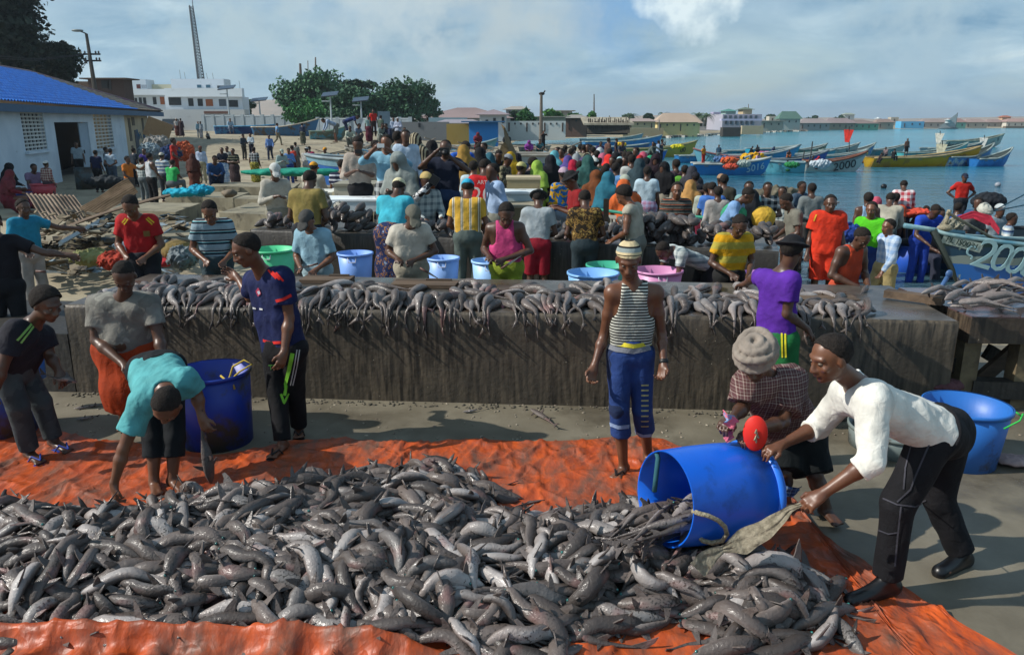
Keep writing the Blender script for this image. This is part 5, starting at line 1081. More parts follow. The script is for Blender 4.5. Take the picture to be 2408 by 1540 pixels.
chest(690, 782, 452, 466, 16.6, .8, 'cfd0c4', 'low white box left of the tall cream chest', 'd8d8cc')
chest(1190, 1272, 418, 452, 15.6, .7, '8a7c5a', 'upper wooden box of the stack beside the white shirted man', 'b8a888', name='wooden_box', cat='box')
chest(1186, 1278, 452, 484, 14.9, .8, 'a8b8bc', 'lower pale box of the stack beside the white shirted man', 'd2dce0', name='wooden_box', cat='box')
chest(1178, 1270, 484, 520, 14.1, .8, '7a6f52', 'brown wooden crate at the foot of the box stack', '9a9078', name='wooden_box', cat='box')
chest(1915, 1975, 475, 480, 26, .5, '9a9a9a', 'low grey plank box at the water edge', '888888', name='wooden_box', cat='box')
# scrap heap at the left
M_TIN=surf('rusty_tin', srgb('857462'), srgb('5b4a3c'), scale=2.5, rough=.7, metal=.2, bump=.3, bscale=9)
def corrugated(c, L_, W_, rz, rx, ry, label, mat=M_TIN):
 nu, nv=60, 8; V=[]; M=Euler((rx, ry, rz)).to_matrix()
 for i in range(nu+1):
  for j in range(nv+1):
   x_=(i/nu-.5)*W_; y_=(j/nv-.5)*L_; z_=.022*math.sin(i/nu*W_/.09*2*math.pi)+.04*math.sin(y_*1.6)+(.03*vnoise(np.array([x_*3, y_*3, 1.])) if 1 else 0); V.append(tuple(M@Vector((x_, y_, z_))+Vector(c)))
 F=[(i*(nv+1)+j, (i+1)*(nv+1)+j, (i+1)*(nv+1)+j+1, i*(nv+1)+j+1) for i in range(nu) for j in range(nv)]
 tag(mk('corrugated_sheet', V, F, mat, None, True, base=c), label, 'corrugated sheet')
p=at(140, 488, 17.5); corrugated(p, 1.1, 1.0, .9, .45, .1, 'large rusty corrugated sheet lying slanted on the scrap heap')
p=at(195, 520, 15.5); corrugated(p, 3.4, .9,-1.05, .25,-.1, 'long narrow corrugated strip sloping over the scrap heap')
p=at(255, 470, 17.0); corrugated(p, 1.2, .8,-.9, .5, .3, 'crumpled brown sheet standing up on the scrap heap', surf('brown_sheet', srgb('7a6650'), srgb('54432f'), rough=.9))
a_, b_=at(142, 572, 13.2), at(262, 505, 15.8); solo(MB().tube([a_, b_], .045, 4), 'metal_bar', plain('pale_bar', '9aa4a8', .5), 'pale square metal bar leaning diagonally over the scrap heap', 'metal bar', a_)
a_, b_=at(275, 512, 15), at(345, 545, 13.6); solo(MB().tube([a_, lerp(a_, b_, .5)+np.array([0, 0, .05]), b_], .05, 7), 'driftwood', M_WOOD, 'crooked driftwood branch beside the red jersey man', 'branch', a_, smooth=True)
rs=random.Random(9); mb=MB()
for i in range(420):
 px, py=rs.uniform(60, 430), 0; v=rs.random(); py=rs.uniform(505, 560) if v < .25 else rs.uniform(570, 645)
 p=G(px, py, .05) if py > 570 else at(px, py, 16.5-(py-505)*.05); mb.box((p[0], p[1], p[2]+rs.uniform(-.05, .12)), (rs.uniform(.08, .4), rs.uniform(.03, .22), .02), rz=rs.uniform(0, 3), rx=rs.uniform(-.5, .5), ry=rs.uniform(-.4, .4))
tag(mb.obj('debris', surf('debris', srgb('7a6d58'), srgb('2c2822'), scale=2.2, rough=.9, lo=.45, hi=.55, c3=srgb('6f7f88'), c3scale=1.1, c3lo=.55, c3hi=.57)), 'broken boards, tin scraps and refuse strewn behind the left part of the slab', 'debris', kind='stuff')
def clump(px, py, Y, r, c, label, cat='rags', seed=0, name='rag_heap', z=None, f=9, amp=.3):
 p=at(px, py, Y) if z is None else np.array([*at(px, py, Y)[:2], z]); F_=Field(p-np.array(r)*1.5, p+np.array(r)*1.5, max(.012, max(r)/22)); F_.ell(p, np.eye(3), r, .05); F_.wrinkle(min(r)*amp, f/max(r)*.6, seed, (1, 1, 1)); F_.wrinkle(min(r)*amp*.5, f/max(r)*1.5, seed+3); V, F=F_.mesh()
 return tag(mk(name, V, F, cloth(c), None, True, base=p), label, cat)
clump(275, 612, 9.6, (.22, .2, .11), 'a83a28', 'crumpled rusty red plastic sheet in the refuse behind the slab', seed=2)
clump(335, 618, 9.8, (.4, .25, .06), 'b8323a', 'torn red net bag in the refuse behind the slab', seed=4)
clump(215, 605, 10.2, (.28, .2, .10), '8c8c5a', 'yellowish crumpled bags in the refuse', seed=6); clump(340, 582, 10.4, (.4, .25, .12), '6a7a84', 'grey blue plastic bags in the refuse', seed=7); clump(428, 606, 9.6, (.16, .2, .14), '7a8488', 'grey net bundle between the red jersey and the striped polo', seed=9)
clump(418, 590, 9.9, (.2, .2, .14), '7d6a3c', 'brown coconut shaped lump beside the red jersey man', seed=10, amp=.05, name='coconut', cat='coconut')
clump(425, 453, 21.5, (.5, .25, .12), '1fa9c4', 'turquoise fishing net lying on the concrete block', 'fishing net', seed=11, name='fishing_net'); clump(472, 447, 21.8, (.38, .25, .15), '1c9fbe', 'second heap of turquoise net right of the first', 'fishing net', seed=13, name='fishing_net')
clump(690, 405, 24., (1.6, .5, .12), '1f8f78', 'green net laid flat where men sit by the blue boat', 'fishing net', seed=14, name='fishing_net')
clump(802, 498, 12.4, (.12, .12, .16), 'b0aca0', 'clear plastic bag on the fish beside the turquoise tee', 'plastic bag', seed=15, name='plastic_bag')
clump(752, 466, 13.6, (.16, .15, .16), 'a8a494', 'pale plastic bag behind the man in olive', 'plastic bag', seed=16, name='plastic_bag')
clump(1285, 560, 12.0, (.25, .3, .3), 'b4aa90', 'cream sack behind the second slab', 'sack', seed=17, name='sack')
clump(248, 428, 28, (.7, .4, .22), '2a3034', 'dark heap of nets by the doorway', 'fishing net', seed=18, name='fishing_net'); clump(372, 340, 42, (.7, .5, .45), '93908a', 'pale full sack piled beside the beige wall', 'sack', seed=19, name='sack')
clump(352, 356, 41, (.55, .4, .4), '8fa0a8', 'grey white sack at the foot of the beige wall', 'sack', seed=20, name='sack'); clump(432, 356, 40, (.5, .4, .45), 'b85a38', 'orange brown bundle right of the sacks', 'bundle', seed=21, name='bundle'); clump(402, 360, 39, (.5, .4, .35), '2a3f6a', 'blue bundle in front of the sacks', 'bundle', seed=22, name='bundle')
p=at(372, 305, 47); solo(MB().box((p[0], p[1], p[2]), (1.4, 1., 1.1), rz=.4, ry=.4), 'wooden_crate', plain('tan_crate', '9a7a58', .8), 'large tan crate tilted against the beige wall', 'crate', (p[0], p[1], gz1(p[0], p[1])))
for i, (px, py, r_, c, lb) in enumerate(((55, 452, .42, '1f3f86', 'dark blue basin on the ground before the blue roofed building'), (95, 446, .42, '9a2c22', 'red basin beside the dark blue one'), (25, 440, .4, '8c2a20', 'red brown basin at the far left'), (100, 425, .4, 'b03c4a', 'pink red basin behind the other basins'))):
 g_=at(px, py, 26.); bucket(px, py, 26, r_, r_*.7, .5, c, lb, 'basin', name='basin', z0=gz1(g_[0], 26.)+(.3 if i==3 else 0))
# posts, strings between slabs
a_, b_=at(1430, 490, 13.5), at(1418, 575, 13.2); solo(MB().box((a_+b_)/2, (.09, .06, .95)), 'wooden_stake', M_WOOD, 'short wooden stake standing behind the second slab', 'stake', b_)
a_, b_=at(1400, 492, 15.2), at(1660, 512, 14.2); solo(MB().tube([a_, lerp(a_, b_, .3)-np.array([0, 0, .04]), lerp(a_, b_, .7), b_], .03, 8), 'green_hose', plain('green_hose', '2f8f78', .6), 'green hose lying across the sand behind the second slab', 'hose', a_)
V, F=drape([at(2230, 915, 6.2), at(2200, 890, 6.35), at(2150, 870, 6.5)], [.2, .25, .2], None, 5, 30)
clump(2222, 905, 6.35, (.16, .12, .05), '5c3c40', 'heap of dark pink fish waste at the foot of the leg table', 'fish waste', seed=25, name='waste_heap'); clump(2398, 1010, 5.3, (.14, .1, .03), 'a8908c', 'pale fish scraps on the floor behind the right tub', 'fish waste', seed=26, name='waste_heap', z=.04)
clump(2010, 950, 6.25, (.4, .12, .07), '6a6a64', 'grey fish scraps along the foot of the slab behind the man in white', 'fish waste', seed=27, name='waste_heap', z=.04)
mb=MB(); rs=random.Random(4)
for i in range(420):
 u=rs.random()*7.9; o=rs.uniform(.02, .14); q=S1A+S1D*u-S1N*o; s_=rs.uniform(.003, .014); mb.ell((q[0], q[1], .010), (s_*1.8, s_, .006), 5, rs.random()*3)
tag(mb.obj('gravel', surf('gravel_bits', srgb('716a5c'), srgb('3c372f'), scale=9, rough=.8), None, True), 'pale crumbs of scale and grit along the foot of the long slab', 'grit', kind='stuff')
mb=MB()
for i in range(260):
 px, py=rs.uniform(0, 2408), rs.uniform(945, 1040); q=G(px, py, .008); s_=rs.uniform(.003, .009); mb.ell(q, (s_*rs.uniform(1, 3), s_, .006), 6, rs.random()*3)
tag(mb.obj('scales', surf('scale_bits', srgb('a39a88'), srgb('6a5a50'), scale=9, rough=.5), None, True), 'tiny fish scraps and scales scattered on the bare floor', 'fish scraps', kind='stuff')
# stones and rubbish on the beach
mb=MB()
for i in range(700):
 px, py=rs.uniform(440, 1650), rs.choice([rs.uniform(320, 470), rs.uniform(430, 540)]); d=ray(px, py)
 Ya=np.arange(13, 90, 1.5); Qz=CAMZ+d[2]*Ya/d[1]; Qx=d[0]*Ya/d[1]; ok=np.nonzero((Qz < gz(Qx, Ya)) & (shore_d(Qx, Ya) > .5))[0]
 if not len(ok): continue
 q=(Qx[ok[0]], Ya[ok[0]])
 s_=rs.uniform(.02, .09); mb.ell((q[0], q[1], gz1(q[0], q[1])+s_*.2), (s_*rs.uniform(1, 2.5), s_, s_*.5), 6, rs.random()*3)
tag(mb.obj('beach_litter', surf('litter', srgb('a9a494'), srgb('4a463e'), scale=.8, rough=.9, lo=.48, hi=.52, c3=srgb('6a7f94'), c3scale=.6, c3lo=.6, c3hi=.61), None, True), 'small stones and litter scattered over the sand', 'litter', kind='stuff')
for i, (px, py, Y, s_, lb) in enumerate(((1377, 512, 14.8, .16, 'pale stone on the sand behind the brown patterned shirt'), (1410, 516, 14.5, .2, 'dark flat stone on the sand by the white chairs'), (540, 455, 21.5, .22, 'brown stone on the edge of the concrete block'))):
 p=at(px, py, Y); F_=Field(p-.5, p+.5, .03); F_.ell(p, np.eye(3), (s_, s_*.8, s_*.55), .02); F_.wrinkle(.03, 9, i); V, F=F_.mesh(); tag(mk('stone', V, F, surf('stone', srgb('7d6f5c'), srgb('4f463a'), scale=4), None, True, base=p), lb, 'stone')
# ---------------------------------------------------------------- buildings, poles, trees
def wallmat(c, d=None, sc_=.6): return surf('wall_'+c, srgb(c), srgb(d) if d else tuple(v*.85 for v in srgb(c)), scale=sc_, rough=.9, bump=.2, bscale=4, c3=tuple(v*.6 for v in srgb(c)), c3scale=1.1, c3lo=.62, c3hi=.75)
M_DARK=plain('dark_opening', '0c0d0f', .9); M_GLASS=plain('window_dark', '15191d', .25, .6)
def quadpatch(name, a, b, c, d, mat, parent, thick=.03, n=None):
 """flat slab between four world points"""
 a, b, c, d=(np.array(v, float) for v in (a, b, c, d)); n=nrm(np.cross(b-a, d-a))*thick; V=[a, b, c, d, a-n, b-n, c-n, d-n]
 return mk(name, V, [(0, 1, 2, 3), (7, 6, 5, 4), (0, 4, 5, 1), (1, 5, 6, 2), (2, 6, 7, 3), (3, 7, 4, 0)], mat, parent)
# blue roofed building
W0, W1=G(0, 462,-.3), G(352, 377,-.3); wd=nrm(W1-W0)[:2]; wn=np.array([wd[1],-wd[0]])   # outward normal (towards the beach)
def wpos(px):   # where the wall line crosses the column px at eye level
 r_=ray(px, 330)[:2]; A=np.array([r_,-wd]).T; s_=np.linalg.solve(A, W0[:2]); return r_*s_[0]
bl=thing('fish_store_building', 'low white walled building with a bright blue tiled roof at the left', 'building', (W0[0], W0[1],-.3))
pL, pC, pR=wpos(-260), wpos(298), wpos(352); ZT, ZB=3.15,-.9
def wallquad(name, p, q, z0, z1, mat, out_=0., th=.25):
 a=np.array([*(p+wn*out_), z0]); b=np.array([*(q+wn*out_), z0]); c=b+np.array([0, 0, z1-z0]); d=a+np.array([0, 0, z1-z0])
 V=[a, b, c, d]+[v-np.array([*(wn*th), 0]) for v in (a, b, c, d)]
 return mk(name, V, [(0, 3, 2, 1), (4, 5, 6, 7), (0, 1, 5, 4), (1, 2, 6, 5), (2, 3, 7, 6), (3, 0, 4, 7)], mat, bl)
M_WB=surf('whitewash_blue', srgb('c8d6e0'), srgb('b6c6d2'), scale=.8, rough=.9, bump=.2, bscale=5, c3=srgb('7f8a92'), c3scale=1.4, c3lo=.62, c3hi=.75)
# wall pieces around the door and the two lattice windows
dl, dr=wpos(133), wpos(212); w1l, w1r=wpos(57), wpos(110); w2l, w2r=wpos(226), wpos(268)
def zat(px, py, p): return CAMZ+ray(px, py)[2]*p[1]/ray(px, py)[1]
zd=zat(170, 288, dl); zw1t, zw1b=zat(80, 256, w1l), zat(80, 357, w1l); zw2t, zw2b=zat(245, 260, w2l), zat(245, 352, w2l)
wallquad('wall', pL, w1l, ZB, ZT, M_WB); wallquad('wall', w1l, w1r, zw1t, ZT, M_WB); wallquad('wall', w1l, w1r, ZB, zw1b, M_WB); wallquad('wall', w1r, dl, ZB, ZT, M_WB); wallquad('wall', dl, dr, zd, ZT, M_WB); wallquad('wall', dr, w2l, ZB, ZT, M_WB)
wallquad('wall', w2l, w2r, zw2t, ZT, M_WB); wallquad('wall', w2l, w2r, ZB, zw2b, M_WB); wallquad('wall', w2r, pC, ZB, ZT, M_WB); wallquad('beige_wall', pC, pR, ZB, ZT, wallmat('b9a98c', '9d9078'))
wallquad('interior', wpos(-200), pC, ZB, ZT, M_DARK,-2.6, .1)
dd=dl-wn*1.2; 
for (l_, r_, zt, zb, sd_) in ((w1l, w1r, zw1t, zw1b, 1), (w2l, w2r, zw2t, zw2b, 2)):
 mb=MB(); L=np.linalg.norm(r_-l_); nx=6 if sd_==1 else 5; nz=11; D=nrm(r_-l_)
 for i in range(nx+1):
  p=l_+D*L*i/nx-wn*.06; mb.box((*p, (zt+zb)/2), (.065, .07, zt-zb), rz=math.atan2(D[1], D[0]))
 for j in range(nz+1):
  p=l_+D*L*.5-wn*.06; mb.box((*p, zb+(zt-zb)*j/nz), (L, .066, .065), rz=math.atan2(D[1], D[0]))
 w_=mb.obj('window', wallmat('c8ccc8'), bl); mb=MB(); p=l_+D*L*.5+wn*.06; mb.box((*p, zb-.06), (L+.3, .2, .1), rz=math.atan2(D[1], D[0])); mb.obj('sill', M_WB, w_)
# door leaf standing open
q=dr-nrm(dr-dl)*.75; mb=MB().wall(q-wn*.3, dr-wn*.10, ZB, zd-.03, .05); dmesh=mb.obj('door', wallmat('9db0bf'), bl); p=q-wn*.25; MB().box((p[0]+wn[0]*.08, p[1]+wn[1]*.08, .9), (.05, .05, .2)).obj('latch', M_DARK, dmesh)
# small door and ventilation grilles in the beige part
for a_, b_, za, zb_, nm in ((318, 326, 1.9,-.6, 'small_door'), (306, 311, 2.7, 1.2, 'grille'), (315, 321, 2.75, 2.2, 'grille'), (338, 342, 2.7, .9, 'grille'), (307, 311, .9,-.2, 'grille')):
 wallquad(nm, wpos(a_), wpos(b_), zb_, za, plain('grey_grille', '5a544a', .9) if nm=='grille' else plain('bluegrey_door', '3a4450', .7), .03, .06)
# graffiti strokes
mb=MB(); rs=random.Random(2)
for i in range(10):
 p=wpos(320+i*2.4)+wn*.03; z_=1.6-.35*(i > 5)+.15*math.sin(i*2); mb.tube([(*p, z_), (*(p+wd*.25), z_+.25*math.sin(i)), (*(p+wd*.3), z_-.25)], .025, 4)
mb.obj('graffiti', plain('graffiti_paint', '3c6a8c', .9), bl)
# tiled roof: eave, slope, ridge
ez=ZT-.02; run=6.2; rise=2.35; e0, e1=pL+wn*.55-wd*.5, wpos(374)+wn*.55; LR=np.linalg.norm(e1-e0); nu, nv=int(LR/.065), 46; V=[]; hipL=9.0
for i in range(nu+1):
 for j in range(nv+1):
  t_=j/nv; u=LR*i/nu; lim=LR-t_*hipL; uu=min(u, lim)
  p=e0+wd*uu-wn*run*t_; row=(t_*15) % 1.0
  z_=ez+rise*t_+(.085*abs(math.sin(math.pi*(uu/.34)))+.11*(1-row))*(1 if u <= lim else .3)
  V.append((*p, z_))
m_=nv+1; F=[(i*m_+k, (i+1)*m_+k, (i+1)*m_+k+1, i*m_+k+1) for i in range(nu) for k in range(nv)]
blue_lim=np.linalg.norm(wpos(312)+wn*.55-e0)
M_RB=surf('blue_tile', srgb('2c7ad6'), srgb('2460b4'), scale=2.5, rough=.45, bump=.1); M_RG=surf('old_tile', srgb('857b70'), srgb('655c54'), scale=2, rough=.9)
FB=[f for f in F if np.linalg.norm(np.array(V[f[0]][:2])+wn*run*((f[0] % m_)/nv)-e0) <= blue_lim]; SB=set(FB); FO=[f for f in F if f not in SB]
rf=mk('roof', V, FB, M_RB, bl, False); mk('old_roof', V, FO, M_RG, bl, False)
# back slope (grey) seen over the hip, ridge cap and fascia
r0=e0-wn*run; r1=e0+wd*(LR-hipL)-wn*run; back=e1-wn*run*2
quadpatch('old_roof', (*e1, ez+.02), (*back, ez), (*r1, ez+rise+.06), (*(r1+wd*.02), ez+rise+.07), M_RG, bl, .05)
MB().tube([(*r0, ez+rise+.06), (*r1, ez+rise+.06), (*lerp(r1, e1, .97), ez+.18)], .13, 8).obj('ridge_cap', surf('purple_ridge', srgb('6a4460'), srgb('7a7068'), scale=.5, rough=.8), rf, True)
quadpatch('fascia', (*(e0+wn*.02), ez-.28), (*(e1+wn*.02), ez-.28), (*(e1+wn*.02), ez+.02), (*(e0+wn*.02), ez+.02), plain('fascia_blue', '44607a', .8), bl, .05)
quadpatch('soffit', (*e0, ez-.26), (*e1, ez-.26), (*(e1-wn*.8), ez-.22), (*(e0-wn*.8), ez-.22), plain('soffit_blue', '5a7284', .9), bl, .03)
mb=MB().wall(pR, pR-wn*11, ZB, ZT, .25); mb.obj('end_wall', wallmat('b9a98c', '9d9078'), bl)
def facade(name, label, px0, px1, pyt, pyb, Y, dep, c, cat='house', wins=(), roof=None, parapet=None, base=None, rz_=0., sink=1., group=None):
 """a block building seen face on at distance Y; wins: (px0, px1, pyt, pyb, colour)"""
 a, b=at(px0, pyb, Y), at(px1, pyb, Y); zt=at(px0, pyt, Y)[2]; zb=min(a[2], b[2])-sink; t=base or thing(name, label, cat, ((a[0]+b[0])/2, Y, a[2]), group)
 m=wallmat(c, None, .08)
 MB().box(((a[0]+b[0])/2, Y+dep/2, (zt+zb)/2), (b[0]-a[0], dep, zt-zb)).obj('wall', m, t)
 for w_ in wins:
  p, q=at(w_[0], w_[3], Y), at(w_[1], w_[2], Y); nm=w_[5] if len(w_) > 5 else 'window'
  MB().box(((p[0]+q[0])/2, Y-.01, (p[2]+q[2])/2), (q[0]-p[0], .10, q[2]-p[2])).obj(nm, plain('opening_'+w_[4], w_[4], .4), t)
 if parapet:
  MB().box(((a[0]+b[0])/2, Y+dep/2, zt+.15), (b[0]-a[0]+.5, dep+.5, .3)).obj('parapet', wallmat(parapet), t)
 if roof:
  kind, pyr, c2=roof; zr=at(px0, pyr, Y)[2]; x0, x1, y0, y1=a[0]-.6, b[0]+.6, Y-.6, Y+dep+.6; ym=(y0+y1)/2; ins=min((x1-x0)*.5, (dep)*.5) if kind=='hip' else 0
  if kind=='flatroof': V=[(x0, y0, zt), (x1, y0, zt), (x1, y1, zt), (x0, y1, zt), (x0, y0, zr), (x1, y0, zr), (x1, y1, zr), (x0, y1, zr)]; F_=[(0, 1, 5, 4), (1, 2, 6, 5), (2, 3, 7, 6), (3, 0, 4, 7), (4, 5, 6, 7)]
  else:
   V=[(x0, y0, zt), (x1, y0, zt), (x1, y1, zt), (x0, y1, zt), (x0+ins, ym, zr), (x1-ins, ym, zr)]; F_=[(0, 1, 5, 4), (1, 2, 5), (2, 3, 4, 5), (3, 0, 4), (3, 2, 1, 0)]
  mk('roof', V, F_, surf('roof_'+c2, srgb(c2), tuple(v*.8 for v in srgb(c2)), scale=.15, rough=.85), t)
 return t
# white two storey building with a mast
D_='1b2024'; O_='9a5428'
wb=facade('white_building', 'large white two storey building with a roof terrace behind the sand at the left', 391, 572, 228, 262, 120, 3, 'd5dce2', 'building',
   wins=[(398, 425, 230, 248, D_), (444, 454, 232, 250, D_), (466, 476, 233, 250, D_), (485, 500, 234, 250, O_), (516, 531, 234, 250, '4a545c'), (537, 559, 236, 252, D_)])
facade('x', '', 300, 392, 224, 258, 122, 3, 'd0d7dd', base=wb, wins=[(307, 311, 231, 240, D_), (318, 322, 231, 243, D_), (328, 333, 230, 244, D_), (338, 343, 230, 246, D_), (361, 367, 229, 246, D_), (378, 386, 228, 246, O_)])
facade('x', '', 286, 346, 187, 224, 124, 3, 'c9d3da', base=wb, wins=[(322, 330, 199, 209, '5a2c28'), (334, 344, 200, 208, '9aa4ac')]); facade('x', '', 404, 528, 186, 214, 124, 3, 'd2dae0', base=wb, wins=[(464, 473, 200, 207, '3c6478'), (485, 494, 200, 207, '3c6478'), (512, 528, 202, 215, '2f3940')])
facade('x', '', 388, 570, 208, 228, 119.0, 1.0, 'dfe6ea', base=wb, sink=0); facade('x', '', 296, 392, 210, 224, 120.9, 1.0, 'd6dde2', base=wb, sink=0); facade('x', '', 346, 406, 199, 214, 126, 4, 'c9c4a8', base=wb); facade('x', '', 345, 578, 258, 300, 117, 2, 'c3c6c6', base=wb, wins=[(480, 536, 262, 268, '6a4a40', 'awning')])
for (px, pt, pb) in ((565, 190, 215), (425, 165, 186), (436, 170, 186), (488, 172, 186), (502, 172, 186)): a_, b_=at(px, pb, 124), at(px-3, pt, 124); MB().tube([a_, b_], .035, 4).obj('antenna', plain('grey_antenna', '7c868c', .7), wb)
br=facade('brick_building', 'unfinished dark brick building behind the blue roof', 214, 297, 187, 245, 88, 2, '4a3a34', 'building', wins=[(240, 256, 190, 208, '15130f'), (256, 260, 188, 212, '2a2420')], roof=('flatroof', 184, '5a4a40')); facade('x', '', 180, 216, 192, 240, 90, 2, '5c4a3e', base=br)
# lattice mast
mt=thing('radio_mast', 'tall lattice radio mast rising behind the white building', 'mast', at(471, 186, 130))
b_, tp=at(471, 190, 130), at(456, 14, 130); tp=np.array([b_[0]-.35, b_[1], tp[2]]); mb=MB(); pts=[]
for s_ in range(25):
 t_=s_/24; w_=.62*(1-t_)+.34*t_; c_=lerp(b_, tp, t_); pts.append([c_+np.array([w_*math.cos(a), w_*math.sin(a), 0]) for a in (.5, 2.6, 4.7)])
for k in range(3):
 mb.tube([p[k] for p in pts], .09, 4)
 for s_ in range(24): mb.tube([pts[s_][k], pts[s_+1][(k+1) % 3]], .055, 3, False); mb.tube([pts[s_][k], pts[s_][(k+1) % 3]], .05, 3, False)
mb.obj('lattice', plain('mast_steel', '4a5056', .6), mt); MB().tube([pts[-1][0], pts[-1][0]+np.array([0, 0, 1.8])], .06, 4).obj('antenna', plain('mast_steel', '4a5056', .6), mt)
# boundary wall with panels
def panel_wall(px0, px1, pyt, pyb, Y0, Y1, label, c='a9b4ba', posts=9):
 a, b=at(px0, pyb, Y0), at(px1, pyb, Y1); za, zb=at(px0, pyt, Y0)[2], at(px1, pyt, Y1)[2]; t=thing('boundary_wall', label, 'wall', a); m=wallmat(c); z1=(za+zb)/2; z0=min(a[2], b[2])-.6
 MB().wall(a, b, z0, z1-.12, .18).obj('panel', wallmat('8f9ba3'), t)
 for i in range(posts+1): p=lerp(a, b, i/posts); MB().box((p[0], p[1], (z0+z1)/2+.06), (.4, .4, z1-z0+.12)).obj('post', m, t)
 MB().wall(a, b, z1-.12, z1, .26).obj('coping', m, t)
panel_wall(480, 690, 272, 300, 108, 106, 'pale panelled boundary wall before the white building and the left trees'); panel_wall(748, 965, 278, 296, 96, 92, 'white boundary wall in front of the tree grove')
g=thing('gate', 'grey blue metal gate at the right end of the white boundary wall', 'gate', at(905, 300, 90)); a_, b_=at(890, 302, 90), at(918, 302, 90); MB().box(((a_[0]+b_[0])/2, 90, a_[2]+.9), (b_[0]-a_[0], .15, 1.9)).obj('gate_leaf', plain('gate_grey', '4c6474', .6), g)
facade('long_house', 'long low house with a mauve roof right of the tree grove', 985, 1200, 278, 300, 118, 12, 'a9aeb0', roof=('hip', 252, '8c7a78'), wins=[(1170, 1176, 280, 290, D_), (1184, 1190, 278, 290, D_)])
facade('white_house_end', 'white two storey gable house with small windows beside the blue shed', 1128, 1190, 270, 312, 92, 10, 'b4bcc0', wins=[(1142, 1148, 282, 290, D_), (1160, 1166, 278, 290, D_), (1180, 1186, 276, 290, D_), (1160, 1166, 300, 308, D_)], roof=('hip', 256, '8a7c80'))
facade('mauve_roof_house', 'low house with a mauve roof glimpsed between the grove trees', 808, 920, 272, 290, 112, 10, '8f9498', roof=('hip', 253, '847478'))
facade('blue_shed', 'bright blue corrugated shed on the beach', 1103, 1170, 288, 316, 66, 4, '2f7fc4', 'shed', roof=('flatroof', 285, '3c6a90')); facade('yellow_fence_shed', 'yellow brown plank shed left of the blue one', 1050, 1104, 292, 312, 68, 2, '9c8344', 'shed'); facade('grey_wall', 'long grey block wall behind the beached boats', 925, 1055, 287, 308, 84, 1, '6f7274', 'wall', wins=[(984, 989, 290, 300, '20242a')])
facade('turquoise_wall', 'pale turquoise wall section left of the long house', 1008, 1098, 277, 290, 100, 1, '7f9aa4', 'wall')
